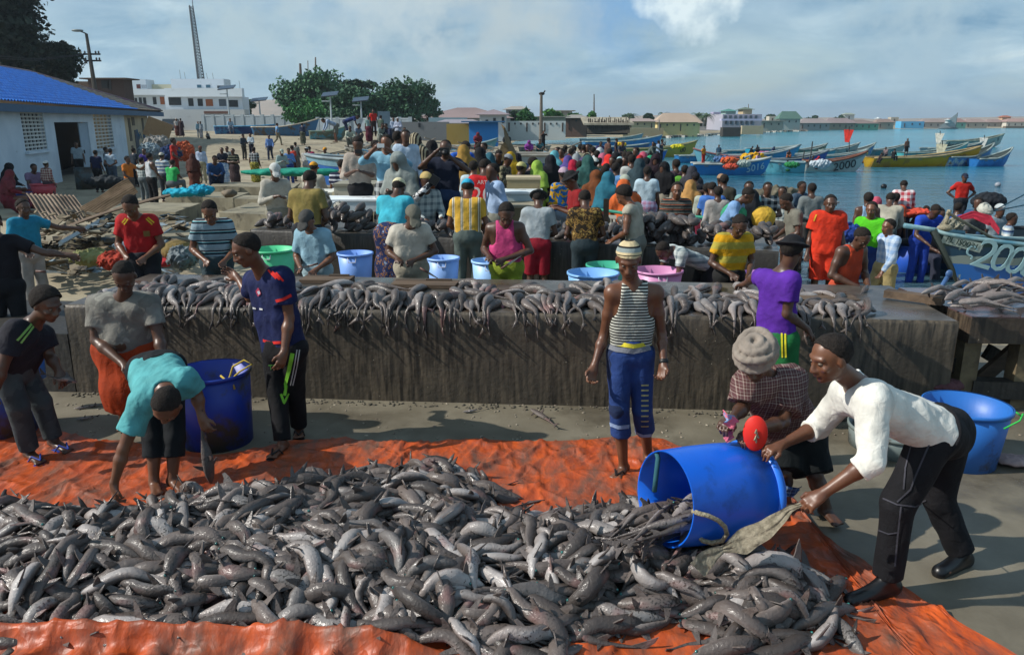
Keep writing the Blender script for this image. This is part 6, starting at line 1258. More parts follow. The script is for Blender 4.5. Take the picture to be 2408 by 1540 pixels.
# far shore, left to right: houses
def SHY(px): return G(px, np.interp(px, [1400, 1480, 1560, 1650, 1700, 1760, 1900, 2100, 2408], [329, 325, 326, 321, 318, 314, 309, 304.5, 302]), SEA)[1]
def YS(px):   # a little inland of the far waterline
 return float(np.interp(px, [1150, 1330, 1400], [95, 100, SHY(1400)*1.06])) if px < 1400 else SHY(px)*1.06
FH=[(1028, 1128, 290, 296, 1.0, 'a4aaac', ('hip', 281, '8c8890'), 'low grey house in front of the long mauve roof'),
  (1190, 1330, 285, 311, 1.0, 'c3c8c4', None, 'long white compound wall behind the wooden pole'), (1250, 1330, 276, 288, 1.06, 'b8b09a', ('flatroof', 274, 'a09a8a'), 'beige flat roofed house behind the white compound wall'),
  (1190, 1240, 258, 284, 1.35, '9fa4a4', ('hip', 250, '9a948c'), 'grey house far behind at the left of the round green tree'), (1300, 1345, 262, 280, 1.5, 'a49c90', ('flatroof', 260, '8c8478'), 'unfinished block house behind the green trees'),
  (1330, 1380, 278, 306, 1.0, '7a5a4c', ('hip', 270, '8f8a84'), 'brown brick store beside the stick shed'), (1475, 1540, 286, 310, 1.0, 'bdb08c', ('hip', 279, '9a8a84'), 'small cream house left of the yellow house'),
  (1545, 1640, 288, 310, 1.0, 'd2bf86', ('hip', 266, 'a89482'), 'yellow house with a tall pale hipped roof'), (1600, 1645, 290, 309, 1.05, 'c9b67e', ('hip', 270, '9c8c80'), 'side wing of the yellow house'),
  (1465, 1560, 302, 314, .96, '9a8a6c', None, 'low tan wall on the shore before the cream house'), (1640, 1690, 282, 298, 1.2, 'a7a3a0', ('hip', 276, '9c9690'), 'low grey house behind the palms'),
  (1676, 1700, 264, 296, 1.15, 'a39dbb', None, 'blank lilac block beside the balcony hotel'), (1788, 1840, 286, 302, 1.0, '9a968a', ('flatroof', 284, '8a867c'), 'grey block house right of the lilac hotel'),
  (1832, 1880, 280, 304, 1.0, 'a9aca4', ('hip', 262, '4f6e64'), 'house with a tall green roof'), (1808, 1840, 274, 290, 1.1, 'b0aca0', None, 'pale block attached behind the green roofed house'),
  (1880, 1950, 290, 304, 1.0, '8c8e8c', ('hip', 279, '8c8280'), 'grey brown roofed house right of the green roof'), (1940, 2010, 290, 303, 1.0, '86806f', ('hip', 278, '857878'), 'house with a brown roof left of the mint house'),
  (1950, 2065, 291, 303, .97, '6aa086', ('hip', 282, '7a6c68'), 'long mint green house on the far shore'), (2060, 2100, 288, 302, 1.0, '9c9484', ('hip', 280, '86746c'), 'grey tan house right of the mint one'),
  (2037, 2040, 0, 0, 0, '', None, ''), (2118, 2172, 286, 301, 1.0, '4f9fc8', None, 'bright blue house on the far shore'), (2165, 2230, 288, 300, 1.02, 'a8a49c', ('hip', 280, '8c7e78'), 'tan house right of the bright blue one'),
  (2225, 2270, 288, 300, 1.0, '6fae9c', ('hip', 279, '8c706a'), 'teal walled house with a brown roof far right'), (2268, 2320, 288, 300, 1.0, 'b0a898', ('hip', 280, '94807a'), 'beige house before the sailing boat'),
  (2318, 2362, 288, 300, 1.04, '9f988c', ('hip', 281, '907a74'), 'brown roofed house behind the sail'), (2190+175, 2440, 287, 300, 1.0, 'c8c4b8', ('hip', 279, '9c8078'), 'long white house with a pink brown roof at the far right'),
  (2355, 2375, 276, 292, 1.1, 'b8987c', ('hip', 272, 'a0604a'), 'orange roofed tower house at the far right'), (2400, 2520, 288, 300, 1.0, 'cfd0c8', ('hip', 279, '9c7c72'), 'white house with a red brown roof cut by the right edge'),
  (1700, 1706, 0, 0, 0, '', None, ''), (1985, 2008, 270, 284, 1.2, 'c3c8c8', ('hip', 266, '8a9488'), 'white upper storey house behind the brown roofs'), (2094, 2112, 276, 290, 1.15, 'a8a294', None, 'small tan block behind the blue house')]
for (x0, x1, yt, yb, k_, c, rf_, lb) in FH:
 if not c: continue
 Y_=YS((x0+x1)/2)*k_; w_=[]; n_=max(1, int((x1-x0)/14))
 if yb-yt > 8 and 'wall' not in lb.split(' on ')[0].split()[-1:]:
  for i in range(n_): xx=x0+(x1-x0)*(i+.5)/n_; w_.append((xx-1.8, xx+1.8, yt+4, yt+8.5 if i % 3 else yb-1, '3a3a3c' if i % 3 else '4a3c34'))
 facade('house', lb, x0, x1, yt, yb, Y_, max(3, (x1-x0)/1800*Y_*.5), c, 'house', wins=w_, roof=rf_)
# stick shed
p0, p1=at(1382, 308, 104), at(1480, 308, 102); sh=thing('stick_shed', 'long open shed of upright sticks with a pale thatch roof on the shore', 'shed', p0); mb=MB(); rs=random.Random(6)
for i in range(64):
 p=lerp(p0, p1, i/63); mb.tube([p+np.array([0, 0,-.3]), p+np.array([rs.uniform(-.15, .15), 0, rs.uniform(1.0, 1.7)])], .06, 4)
mb.obj('stick_wall', plain('grey_sticks', '4a443c', .95), sh); zt=at(1382, 281, 104)[2]; quadpatch('roof', (p0[0]-.6, 103.4, zt-.5), (p1[0]+.5, 101.4, zt-.5), (p1[0]+.5, 108, zt+.3), (p0[0]-.6, 108, zt+.3), surf('thatch', srgb('a39c8a'), srgb('7c7464'), scale=1.2, rough=1.), sh, .25)
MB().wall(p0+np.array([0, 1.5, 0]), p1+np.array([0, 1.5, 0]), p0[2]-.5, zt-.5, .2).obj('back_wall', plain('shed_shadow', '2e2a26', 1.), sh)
# lilac hotel with balconies
ht=facade('lilac_hotel', 'lilac balcony hotel with green pagoda tops on the far shore', 1698, 1790, 269, 296, 176, 14, '9d9ba6', 'building', wins=[(1702+12*i, 1709+12*i, 272, 280, '46545c') for i in range(7)]+[(1704+12*i, 1710+12*i, 284, 292, '4a4f58') for i in range(6)])
for (x0, x1, yt, yb, c2) in ((1706, 1730, 259, 269, '4a8078'), (1747, 1768, 255, 269, '5c6a5c')):
 facade('x', '', x0, x1, yt+3, yb, 178, 4, 'b8a888' if x0 > 1740 else '93b0aa', base=ht, roof=('hip', yt-3, c2))
a_, b_=at(1696, 282, 174), at(1792, 282, 174); MB().box(((a_[0]+b_[0])/2, 174.6, a_[2]), (b_[0]-a_[0], 1.6, .4)).obj('balcony', wallmat('b9b4cc'), ht)
for (px, yt, lb, cc) in ((2063, 276, 'thin white minaret on the far skyline', 'c8d0d0'), (2228, 280, 'thin white mast tower on the far skyline', 'b8c0c0')):
 p, q=at(px, 290, 300), at(px, yt, 300); t=thing('minaret', lb, 'minaret', p); MB().lathe([(.9, 0), (.8, (q-p)[2]*.7), (1.2, (q-p)[2]*.72), (1.2, (q-p)[2]*.8), (.6, (q-p)[2]*.82), (.1, (q-p)[2])], p, (0, 0, 1), 12).obj('shaft', wallmat(cc), t, True)
# low walls and rubbish on the far shore
facade('shore_wall', 'long tan wall on the shore before the lilac hotel', 1745, 1795+0, 296, 304, 160, 1, 'a8987c', 'wall'); facade('dark_shack', 'dark shack of rags on the far shore', 1700, 1742, 300, 309, 150, 2, '3a3834', 'shack'); facade('shore_wall', 'brown low wall strip at the far right shore', 2365, 2440, 297, 302, 330, 2, '6f5f50', 'wall')
mb=MB(); rs=random.Random(12)
for i in range(260):
 px=rs.uniform(1480, 1900); Y_=SHY(px)*rs.uniform(1.0, 1.05); p=at(px, 312, Y_); z_=gz1(p[0], Y_)
 s_=rs.uniform(.15, .6); mb.box((p[0], Y_, z_+s_*.3), (s_*rs.uniform(1, 3), s_, s_*.7), rz=rs.uniform(0, 3))
tag(mb.obj('shore_rubble', surf('rubble', srgb('b8b4aa'), srgb('55504a'), scale=.35, rough=.9, lo=.46, hi=.54)), 'stones and rubble strewn along the far waterline', 'rubble', kind='stuff')
# poles and lamps
def lamp_solar(px, pyt, pyb, Y, label):
 a, b=at(px, pyb, Y), at(px, pyt, Y); b[0]=a[0]; t=thing('solar_street_lamp', label, 'street lamp', a, 'solar street lamps along the wall')
 MB().tube([a, b], [.12, .08], 7).obj('pole', plain('lamp_white', 'aab4b8', .5), t); k=Y/1800; MB().box(b+np.array([0, 0, .1]), (36*k, 1.4, .12), ry=-.1, rx=.35).obj('solar_panel', plain('solar_panel', '3c4a58', .3), t)
 MB().box(b+np.array([-.5, 0,-(pyb-pyt)*k*.2]), (1.0, .3, .12)).obj('lamp_head', plain('lamp_white', 'aab4b8', .5), t)
lamp_solar(539, 208, 270, 112, 'solar street lamp before the right end of the white building'); lamp_solar(612, 236, 270, 120, 'solar street lamp left of the tree grove'); lamp_solar(780, 224, 290, 94, 'tall solar street lamp in front of the big trees'); lamp_solar(851, 236, 290, 96, 'solar street lamp between the two halves of the grove')
def lean_pole(name, label, cat, pb, pt, Y, r, parts=(), col='5f5a52', dY=0.):
 a, b=at(*pb, Y), at(*pt, Y+dY); a[2]=min(a[2], gz1(a[0], a[1])+40); t=thing(name, label, cat, a); MB().tube([a, b], [r, r*.6], 7).obj('pole', plain('pole_'+col, col, .8), t); return t, a, b
t, a_, b_=lean_pole('street_lamp', 'leaning street lamp pole with wire crossbars behind the blue roof', 'street lamp', (224, 215), (203, 80), 60, .17, col='4a4640')
k=60/1800; MB().tube([b_, b_+np.array([-.35, 0, .15]), b_+np.array([-.5, 0, .2])], .05, 6).obj('arm', plain('pole_4a4640', '4a4640', .8), t); MB().ell(b_+np.array([-.62, 0, .22]), (.46, .22, .10), 10).obj('lamp_head', plain('lamp_grey', '77807f', .4), t, True)
for z_, in ((-1.42,), (-1.88,)):
 c_=b_+np.array([.2, 0, z_]); m_=MB().box(c_, (1.25, .1, .12)); cbm=m_.obj('crossbar', plain('crossbar_dark', '1c2024', .7), t)
 mb=MB(); [mb.ell(c_+np.array([o, 0, .14]), (.07, .07, .1), 8) for o in (-.5,-.25, .3, .52)]; mb.obj('insulator', plain('insulator', '23282c', .4), cbm, True)
for i, (z_, tgt) in enumerate((((-1.4), (-60, 127)), ((-1.45), (-60, 133)), ((-1.9), (168, 152)), ((-1.95), (176, 158)))):
 p=b_+np.array([-.2, 0, z_]); q=at(*tgt, 52 if i < 2 else 70); mid=lerp(p, q, .5)-np.array([0, 0, .35]); solo(MB().tube([p, mid, q], .025, 4), 'power_line', plain('wire', '2c3034', .8), ('upper', 'second', 'third', 'lowest')[i]+' wire running from the leaning lamp pole to the left', 'power line', p)
lean_pole('telephone_pole', 'tall rough wooden pole with a bird on top, standing on the beach', 'pole', (1272, 338), (1273, 222), 58, .16, col='6a6258')
p=at(1274, 221, 58); solo(MB().ell(p, (.22, .1, .12), 8).tube([p+np.array([.12, 0, .05]), p+np.array([.25, 0, .22])], .05, 5), 'bird', plain('bird_dark', '26221e', .8), 'dark bird perched on top of the wooden pole', 'bird', p, smooth=True)
for pb, pt, Y, r, lb in (((1397, 265), (1397, 222), 300, .3, 'thin radio mast behind the far green tree'), ((1760, 272), (1760, 245), 320, .25, 'thin mast behind the palms'), ((742, 205), (742, 135), 150, .22, 'thin guyed antenna left in the grove'), ((709, 215), (706, 150), 130, .3, 'rough post sticking up from the left grove tree'), ((725, 215), (724, 143), 140, .12, 'thin pole beside the rough post'), ((1435, 302), (1433, 272), 110, .1, 'leaning post at the shore'), ((1550, 306), (1550, 282), 126, .12, 'short power pole by the yellow house'), ((1315, 275), (1313, 262), 150, .1, 'small pole above the far roofs')):
 lean_pole('mast', lb, 'mast', pb, pt, Y, r, col='77706a' if r < .28 else '5a4c40')
# trees
def leaf_mat(c1, c2): return surf('leaves_'+c1, srgb(c1), srgb(c2), scale=.6, rough=.75, spec=.25, bump=0, lo=.4, hi=.6)
def tree(label, px0, px1, pyt, pyb, Y, c=('3c5a38', '263f28'), blobs=9, n=5200, trunk=1, seed=1, group=None, ls=.16, pygr=None, flat=.75, name='tree'):
 rs=random.Random(seed); a, b=at(px0, pyb, Y), at(px1, pyb, Y); zt=at(px0, pyt, Y)[2]; w_=b[0]-a[0]; h=zt-a[2]; gx_=(a[0]+b[0])/2; gb=at((px0+px1)/2, pygr or pyb+6, Y)[2]
 t=thing(name, label, 'tree', (gx_, Y, gb), group); BL=[]
 for i in range(blobs):
  u, v=rs.uniform(.10, .90), rs.uniform(.04, .84); rr=rs.uniform(.19, .33)*min(w_, h*1.3); v=min(v, 1.02-rr*.8/h*1.0) if h > 0 else v
  v=v*(1-.35*abs(u-.5)); BL.append((np.array([a[0]+u*w_, Y+rs.uniform(-.3, .3)*w_*.6, a[2]+max(.06, v)*h]), rr))
 cen=np.array([gx_, Y, a[2]+h*.5]); np_=np.random.RandomState(seed); V=[]; F=[]
 for i in range(n):
  c_, rr=BL[rs.randrange(blobs)]; d=np_.randn(3); d /= np.linalg.norm(d); rad=rr*(rs.random()**.45)*(1+.25*math.sin(d[0]*7+d[2]*5+c_[0])); p=c_+d*rad*np.array([1, 1, flat])
  s_=ls*rs.uniform(.6, 1.5); u=np_.randn(3); u /= np.linalg.norm(u); v=np.cross(u, np_.randn(3)); v /= np.linalg.norm(v)+1e-9; k_=len(V); V += [p-u*s_, p+v*s_*.6, p+u*s_, p-v*s_*.6]; F.append((k_, k_+1, k_+2, k_+3))
 mk('crown', V, F, leaf_mat(*c), t)
 mb=MB()
 for k_ in range(trunk):
  bx_=gx_+(k_-(trunk-1)/2)*w_*.22; base=np.array([bx_, Y, gb-.3])
  for c_, rr in BL[k_::trunk]: m_=lerp(base, c_, .5)+np.array([(bx_-c_[0])*.18, 0, 0]); mb.tube([base, m_, c_], [max(.12, h*.028), h*.017, h*.006], 6)
 mb.obj('trunk', plain('bark', '4a4038', .95), t, True)
tree('huge dark tree rising over the blue roofed building at the left edge',-120, 95,-60, 150, 62, ('26352c', '18241e'), 16, 15000, 2, 3, ls=.2, pygr=190); tree('lower dark tree behind the blue roof, right of the huge one', 60, 190, 90, 190, 66, ('2b3a30', '1b2820'), 12, 6500, 1, 5, ls=.18, pygr=215)
GR='trees of the grove behind the boundary wall'
tree('broad green tree at the left of the grove', 660, 835, 158, 272, 112, ('4a6e4e', '2f5636'), 20, 13000, 2, 7, ls=.22, group=GR, pygr=296); tree('pointed bright green bush tree low in front of the grove', 688, 772, 222, 292, 100, ('4c8048', '2c5a34'), 10, 6500, 1, 9, ls=.2, group=GR); tree('thin open crowned tree in the middle of the grove', 800, 880, 180, 232, 118, ('3a5640', '2a402e'), 9, 3000, 2, 11, ls=.25, group=GR, pygr=290, flat=.5)
tree('dark rounded tree at the right of the grove', 862, 1010, 176, 288, 108, ('42664a', '2a4a32'), 20, 13000, 2, 13, ls=.22, group=GR, pygr=296); tree('dense low tree filling the middle of the grove', 745, 880, 200, 292, 106, ('42664a', '2a4a32'), 14, 9000, 1, 15, ls=.22, group=GR); tree('small thin tree trailing off the right of the grove', 980, 1034, 228, 272, 116, ('557458', '3c5a42'), 6, 1400, 1, 17, ls=.24, group=GR)
tree('small tree right of the white building', 574, 606, 234, 270, 124, ('4a6648', '33503a'), 6, 1800, 1, 19, ls=.28)
for i, (x0, x1, yt, yb, k_, c, lb) in enumerate(((1215, 1250, 260, 292, 1.05, ('3f6a3a', '2c5230'), 'round green tree above the white compound wall'), (1278, 1340, 256, 286, 1.2, ('4f7c38', '35602e'), 'wide bright green tree behind the beige house'), (1340, 1365, 268, 284, 1.25, ('4a7440', '33582e'), 'small bush right of the wide green tree'), (1378, 1402, 265, 282, 1.25, ('4a7a38', '35622e'), 'small round green tree above the stick shed'),
  (1460, 1490, 270, 284, 1.35, ('47604a', '35503c'), 'grey green bushes left of the cream house'), (1515, 1535, 270, 280, 1.4, ('3c5a3c', '2a4630'), 'dark bush behind the cream house'), (1800, 1825, 270, 284, 1.25, ('3a5440', '2a4232'), 'dark tree beside the green roofed house'), (1893, 1918, 272, 286, 1.2, ('3a5440', '2a4232'), 'dark tree right of the green roofed house'), (1962, 1990, 272, 284, 1.2, ('3c5844', '2c4636'), 'dark tree behind the mint green house'), (1205, 1215, 262, 280, 1.3, ('4a6048', '35503c'), 'small distant tree left of the round one'))):
 tree(lb, x0, x1, yt, yb, YS((x0+x1)/2)*k_, c, 6, 1500, 1, 30+i, ls=.35*k_, flat=.85)
def palm(label, px, pyt, pyb, Y, seed):
 rs=random.Random(seed); a, b=at(px, pyb, Y), at(px, pyt, Y); b[0]=a[0]+.3; t=thing('palm_tree', label, 'palm tree', a); MB().tube([a, lerp(a, b, .5), b], [.28, .2, .18], 7).obj('trunk', plain('palm_bark', '5a5248', .9), t, True); V=[]; F=[]
 for i in range(22):
  an=rs.uniform(0, 6.28); el=rs.uniform(-.3, 1.1); L_=rs.uniform(1.6, 2.6)
  for s_ in range(14):
   u=s_/13; p=b+np.array([math.cos(an)*u*L_, math.sin(an)*u*L_, L_*(u*math.sin(el)-u*u*.75)]); 
   for sg in (-1, 1):
    q=p+np.array([-math.sin(an)*sg*.45*(1-u*.6), math.cos(an)*sg*.45*(1-u*.6),-.25]); k_=len(V); V += [p, p+np.array([.05, .05, .08]), q]; F.append((k_, k_+1, k_+2))
 mk('crown', V, F, leaf_mat('46583f', '2f4432'), t)
palm('left palm beside the lilac hotel', 1636, 272, 296, 170, 1); palm('middle palm beside the lilac hotel', 1648, 275, 297, 168, 2); palm('right palm beside the lilac hotel', 1657, 272, 297, 172, 3); palm('small palm left of the yellow roof', 1556, 268, 284, 230, 4); palm('low palm behind the cream house', 1478, 272, 284, 190, 5)
# parked vehicle by the beige wall
pv=at(388, 311, 112); cv=thing('parked_car', 'dark blue off road car parked by the corner of the beige wall', 'car', pv); s_=1.0
MB().box(pv+np.array([0, 1.8, .85]), (1.85, 4.2, .75), top=(.96, .98)).obj('body', plain('car_blue', '2a3c58', .3, .6), cv); MB().box(pv+np.array([0, 2.3, 1.5]), (1.7, 2.6, .62), top=(.82, .8)).obj('cabin', plain('car_glass', '20282e', .15, .7), cv); MB().box(pv+np.array([0,-.35, .55]), (1.8, .16, .3)).obj('bumper', plain('car_silver', '9aa2a6', .3, .6, .6), cv)
for sx in (-.7, .7): MB().ell(pv+np.array([sx,-.34, .9]), (.16, .06, .12), 10).obj('headlight', plain('headlight', 'cfd4d6', .2), cv, True)
for sx in (-.85, .85):
 for sy in (.4, 3.2): wl=MB().lathe([(.02,-.12), (.36,-.12), (.38,-.05), (.38, .05), (.36, .12), (.02, .12)], pv+np.array([sx, sy, .38]), (1, 0, 0), 18).obj('wheel', plain('tyre', '17181a', .8), cv, True)
# ---------------------------------------------------------------- boats
def boat(label, stern, bow, wl, Y, c=('2f8fb4',), beam=1.5, up=1.0, h=.55, dY=0., text=None, rimc='9aa8a4', lean=0., group=None, inner='5f6a68', tcol='e0e4e0', name='fishing_boat', stripe=None, z=SEA, ts=.5, side=None, tpos=.78, ztip=None, keel=False):
 """an open skiff; stern and bow are picture columns at the waterline wl, the bow sweeps up by `up` metres"""
 A=G(stern, wl, z) if Y is None else at(stern, wl, Y); A[2]=z; B=at(bow, wl, A[1]+dY); B[2]=z; D=nrm((B-A)*np.array([1, 1, 0])); S_=np.array([-D[1], D[0], 0]); L=np.linalg.norm((B-A)[:2]); t=thing(name, label, 'boat', (*A[:2], z), group); BASE[t.name]=np.array([*A[:2], z])
 N_, K=22, 7; up *= .6; beam *= .8; V=[]; Vi=[]; rimpts=[[], []]
 for i in range(N_+1):
  u=i/N_; w_=beam/2*(1-max(0, (u-.35)/.65)**2.2)*(.82+.18*min(1, u*3)); w_=max(w_, .03); sh=h+up*max(0, (u-.35)/.65)**2; dep=-.28+.75*sh*max(0, (u-.72)/.28)**1.8*.6
  rk=.0
  for k in range(-K, K+1):
   q=k/K; ww=w_*(abs(q)**.55 if u < .8 else abs(q)**.8)*(1 if q >= 0 else -1); zz=dep+(sh-dep)*abs(q)**1.5; ww *= .72+.28*((zz-dep)/(sh-dep)); rake=(u > .6)*((u-.6)/.4)*(zz-dep)*.38
   V.append(A+D*(u*L+rake)+S_*ww+np.array([0, 0, zz]))
   Vi.append(A+D*(u*L*.985+rake+.02)+S_*ww*.93+np.array([0, 0, max(zz-.0, dep+.14) if abs(k) < K else zz]))
  rimpts[0].append(V[-1]); rimpts[1].append(V[-(2*K+1)])
 m_=2*K+1; F=[(i*m_+k, (i+1)*m_+k, (i+1)*m_+k+1, i*m_+k+1) for i in range(N_) for k in range(m_-1)]
 hm=c[0]; mat=surf('hull_'+'_'.join(c), srgb(c[0]), tuple(v*.8 for v in srgb(c[0])), scale=.9, rough=.5, spec=.4, bump=.1, c3=srgb(c[1]) if len(c) > 1 else tuple(v*.5 for v in srgb(c[0])), c3scale=1.3 if len(c) > 1 else 2., c3lo=.55, c3hi=.6)
 hull=mk('hull', V+[A+S_*0], F+[tuple(range(m_))], mat, t, True)
 mk('interior', Vi, [f[::-1] for f in F], surf('inside_'+inner, srgb(inner), tuple(v*.6 for v in srgb(inner)), scale=2, rough=.8), t, True)
 mb=MB(); [mb.tube(r_, .045*min(1.4, beam), 6) for r_ in rimpts]; mb.obj('gunwale', surf('rim_'+rimc, srgb(rimc), tuple(v*.5 for v in srgb(rimc)), scale=1.5, rough=.7), t, True)
 mb=MB()
 for u in (.22, .45, .66): i=int(u*N_); a_, b_=rimpts[0][i], rimpts[1][i]; c_=(a_+b_)/2-np.array([0, 0, .12]); mb.box(c_, (.22, np.linalg.norm(a_-b_)*.95, .05), rz=math.atan2(D[1], D[0]))
 mb.obj('thwart', plain('thwart', '7c8480', .8), t)
 if stripe:
  sv=[]; js=[1] if S_[1] < 0 else [-1]
  for sg in js:
   idx=[]
   for i in range(N_+1):
    for q in (K, K-1): sv.append(V[i*m_+K+sg*q]+S_*sg*.012)
   mk('sheer_stripe', sv, [(2*i, 2*i+2, 2*i+3, 2*i+1) for i in range(N_)], plain('stripe_'+stripe, stripe, .5), hull)
 if text:
  sg=1 if S_[1] < 0 else -1; i=int(tpos*N_); w0=V[i*m_+K+sg*(K-1)]; w1=V[(i+1)*m_+K+sg*(K-1)]; w2=V[i*m_+K+sg*(K-3)]; x_=nrm(w1-w0); up_=nrm(w0-w2)
  if D[0] < 0: x_=-x_
  if np.cross(x_, up_)[1] > 0: x_=x_
  z_=nrm(np.cross(x_, up_)); 
  if z_[1] > 0: z_=-z_
  o_=lerp(w0, w2, .45)+z_*.05; text_part('painted_number', text, ts, frame(o_, x_, up_), plain('boat_paint_'+tcol, tcol, .6), t, .02)
 return t, A, D, S_, L
BG='boats moored in the bay'
boat('yellow hulled boat with upswept bow and painted number, on the bay at the right', 2040, 2290, 393, None, ('c49a1c', 'a07a30'), 1.9, 1.15, .6, 1.5, '2000', 'b8a070', tcol='8a6a28', ts=.75, tpos=.80)
boat('white boat with dark painted number and blue bow, left of the yellow boat', 1888, 2020, 403, None, ('b4bdb8', 'a3ada8'), 1.7, .95, .62,-.5, '2000', '7a4a38', tcol='20262c', ts=.7, tpos=.70, stripe='8a9290')
boat('turquoise boat end with square stern beside the white boat', 1890, 1800, 407, None, ('58a0b0',), 1.6, .2, .6, .5, None, '7c9aa0')
boat('bright blue boat nearest the crowd with a pale number on its bow', 1625, 1798, 411, None, ('2b84c8', '2272b4'), 1.7, .6, .62,-.4, '5016', 'b0b8b4', tcol='a8ccd8', ts=.55, tpos=.84)
boat('pale turquoise boat with its bow to the left and a worn dark number', 1800, 1640, 391, None, ('6fb0c0', '62a0b0'), 1.6, .9, .6, .5, '722', '8c5a58', tcol='3c5a64', ts=.7, tpos=.80)
boat('long blue boat behind the pale turquoise one, piled with a yellow net', 1700, 1862, 386, None, ('3f8fbc', '357fb0'), 1.6, 1.0, .6, 1.0, None, 'a8b4b4')
boat('dark blue boat bow poking out behind the bright blue one', 1780, 1935, 394, None, ('27509c',), 1.5, .9, .5, 1.5, None, '8c9498')
boat('turquoise boat far out in the second row', 1758, 1872, 371, None, ('2ea0bc', '2a94b0'), 1.8, .5, .7, .8)
boat('flat turquoise boat at the left of the second row', 1690, 1800, 369, None, ('3f9cb4',), 1.6, .3, .5, .8)
boat('green grey boat in the middle of the second row', 1862, 1935, 369, None, ('7fa090', '6f9484'), 1.6, .8, .6, .8); boat('white boat in the second row with a dark worn side', 1922, 2010, 369, None, ('a8b4ae', '2c3a40'), 1.6, .9, .6, .8); boat('blue and white boat bow at the right of the second row', 1985, 2048, 368, None, ('9ab0b0', '3478b8'), 1.6, 1.0, .5, .8)
boat('long white boat farthest to the right with a yellow tipped bow', 2212, 2350, 348, None, ('b0b8b0', '3a4444'), 2.2, 1.2, .75, 3, None, 'a4ac98'); boat('aqua hulled boat behind the yellow boat', 2110, 2262, 379, None, ('58b4b4', '4a9cb0'), 1.9, 1.15, .6, 2, None, '9cb0a8'); boat('blue boat bow right behind the yellow boat', 2215, 2320, 391, None, ('4f8cc8', 'b8c4c0'), 1.8, 1.4, .6, 1.5); boat('small blue pointed boat bow at the far right', 2285, 2365, 392, None, ('2f7cc4', '3a88cc'), 1.6, 1.15, .5, 1)
boat('yellow and green boat with a long raised bow beyond the crowd', 1452, 1628, 371, None, ('b0a244', '7c8c54'), 1.7, 1.0, .7, 2, '00', '9c9464', tcol='3a4438', ts=.6, tpos=.86); boat('blue boat under the yellow one beyond the crowd', 1418, 1560, 380, None, ('2d72c4', '2a66b4'), 1.8, .3, .6, 1)
boat('blue boat with pointed bow at the head of the bay', 1372, 1548, 349, None, ('3a88c0', '2c70b0'), 1.9, 1.15, .7, 2, None, 'a0b0ac'); boat('grey blue boat behind at the head of the bay', 1366, 1505, 341, None, ('86a4ac', '7090a0'), 1.8, 1.1, .7, 2, '1000', '9aa49c', tcol='4a6070', ts=.6, tpos=.8); boat('dark blue boat close behind the crowd', 1390, 1520, 361, None, ('3a5f8c', '50789c'), 1.7, .5, .6, 1)
boat('low pale blue hull between the white boat and the second row', 1905, 2030, 383, None, ('7fb0bc', '6a98a8'), 1.5, .7, .5, .6); boat('long turquoise hull just behind the white boat', 1800, 1955, 380, None, ('4aa0b4', '3a88a0'), 1.6, .6, .5, .6); boat('white and teal boat at the right end of the second row', 2030, 2120, 366, None, ('a4b4ac', '4a98a0'), 1.6, .8, .5, .6); boat('dark hulled boat between the aqua boat and the far white one', 2170, 2300, 362, None, ('3a5a68', '8ca4a8'), 1.8, .9, .5, .8); boat('blue hull low in the water left of the pale turquoise boat', 1590, 1700, 383, None, ('2f78b0', '3a88b8'), 1.5, .4, .5, .5)
# big boats near the right edge
boat('long dark blue boat lying behind the big painted bow at the right', 2040, 2560, 588, 15.6, ('2a5580', '17406e'), 2.0, .15, .62, .6, None, '2c3034', inner='4a5458', name='fishing_boat')
# near bow, built in full
nb_=thing('fishing_boat', 'green and blue painted boat bow with big pale number at the right edge', 'boat', at(2330, 665, 11.2)); BA=at(2195, 541, 11.0); KE=at(2322, 672, 11.25); KE[2]=SEA-.12
NL=16; V=[]; Dn=nrm(np.array([1, .12, 0])); Sn=np.array([-Dn[1], Dn[0], 0]); L_=7.5; hullA=[]; 
def sheer(u): return lerp(BA[2], .42, min(1, u**.62*1.0)) 
for i in range(NL+1):
 u=(i/NL)**1.3; ctr=BA+Dn*L_*u; w_=.95*(1-(1-u)**2.6); zt=sheer(u); run_=np.linalg.norm((KE-BA)[:2]); s0=L_*u; zk=BA[2]-.04+(KE[2]-BA[2])*min(1, s0/run_) if s0 < run_ else KE[2]
 for k in range(-8, 9):
  q=k/8; zz=zk+(zt-zk)*abs(q); ww=w_*(abs(q)**.6)*(1 if q > 0 else -1); V.append([ctr[0]+Sn[0]*ww, ctr[1]+Sn[1]*ww, zz])
F=[(i*17+k, (i+1)*17+k, (i+1)*17+k+1, i*17+k+1) for i in range(NL) for k in range(16)]
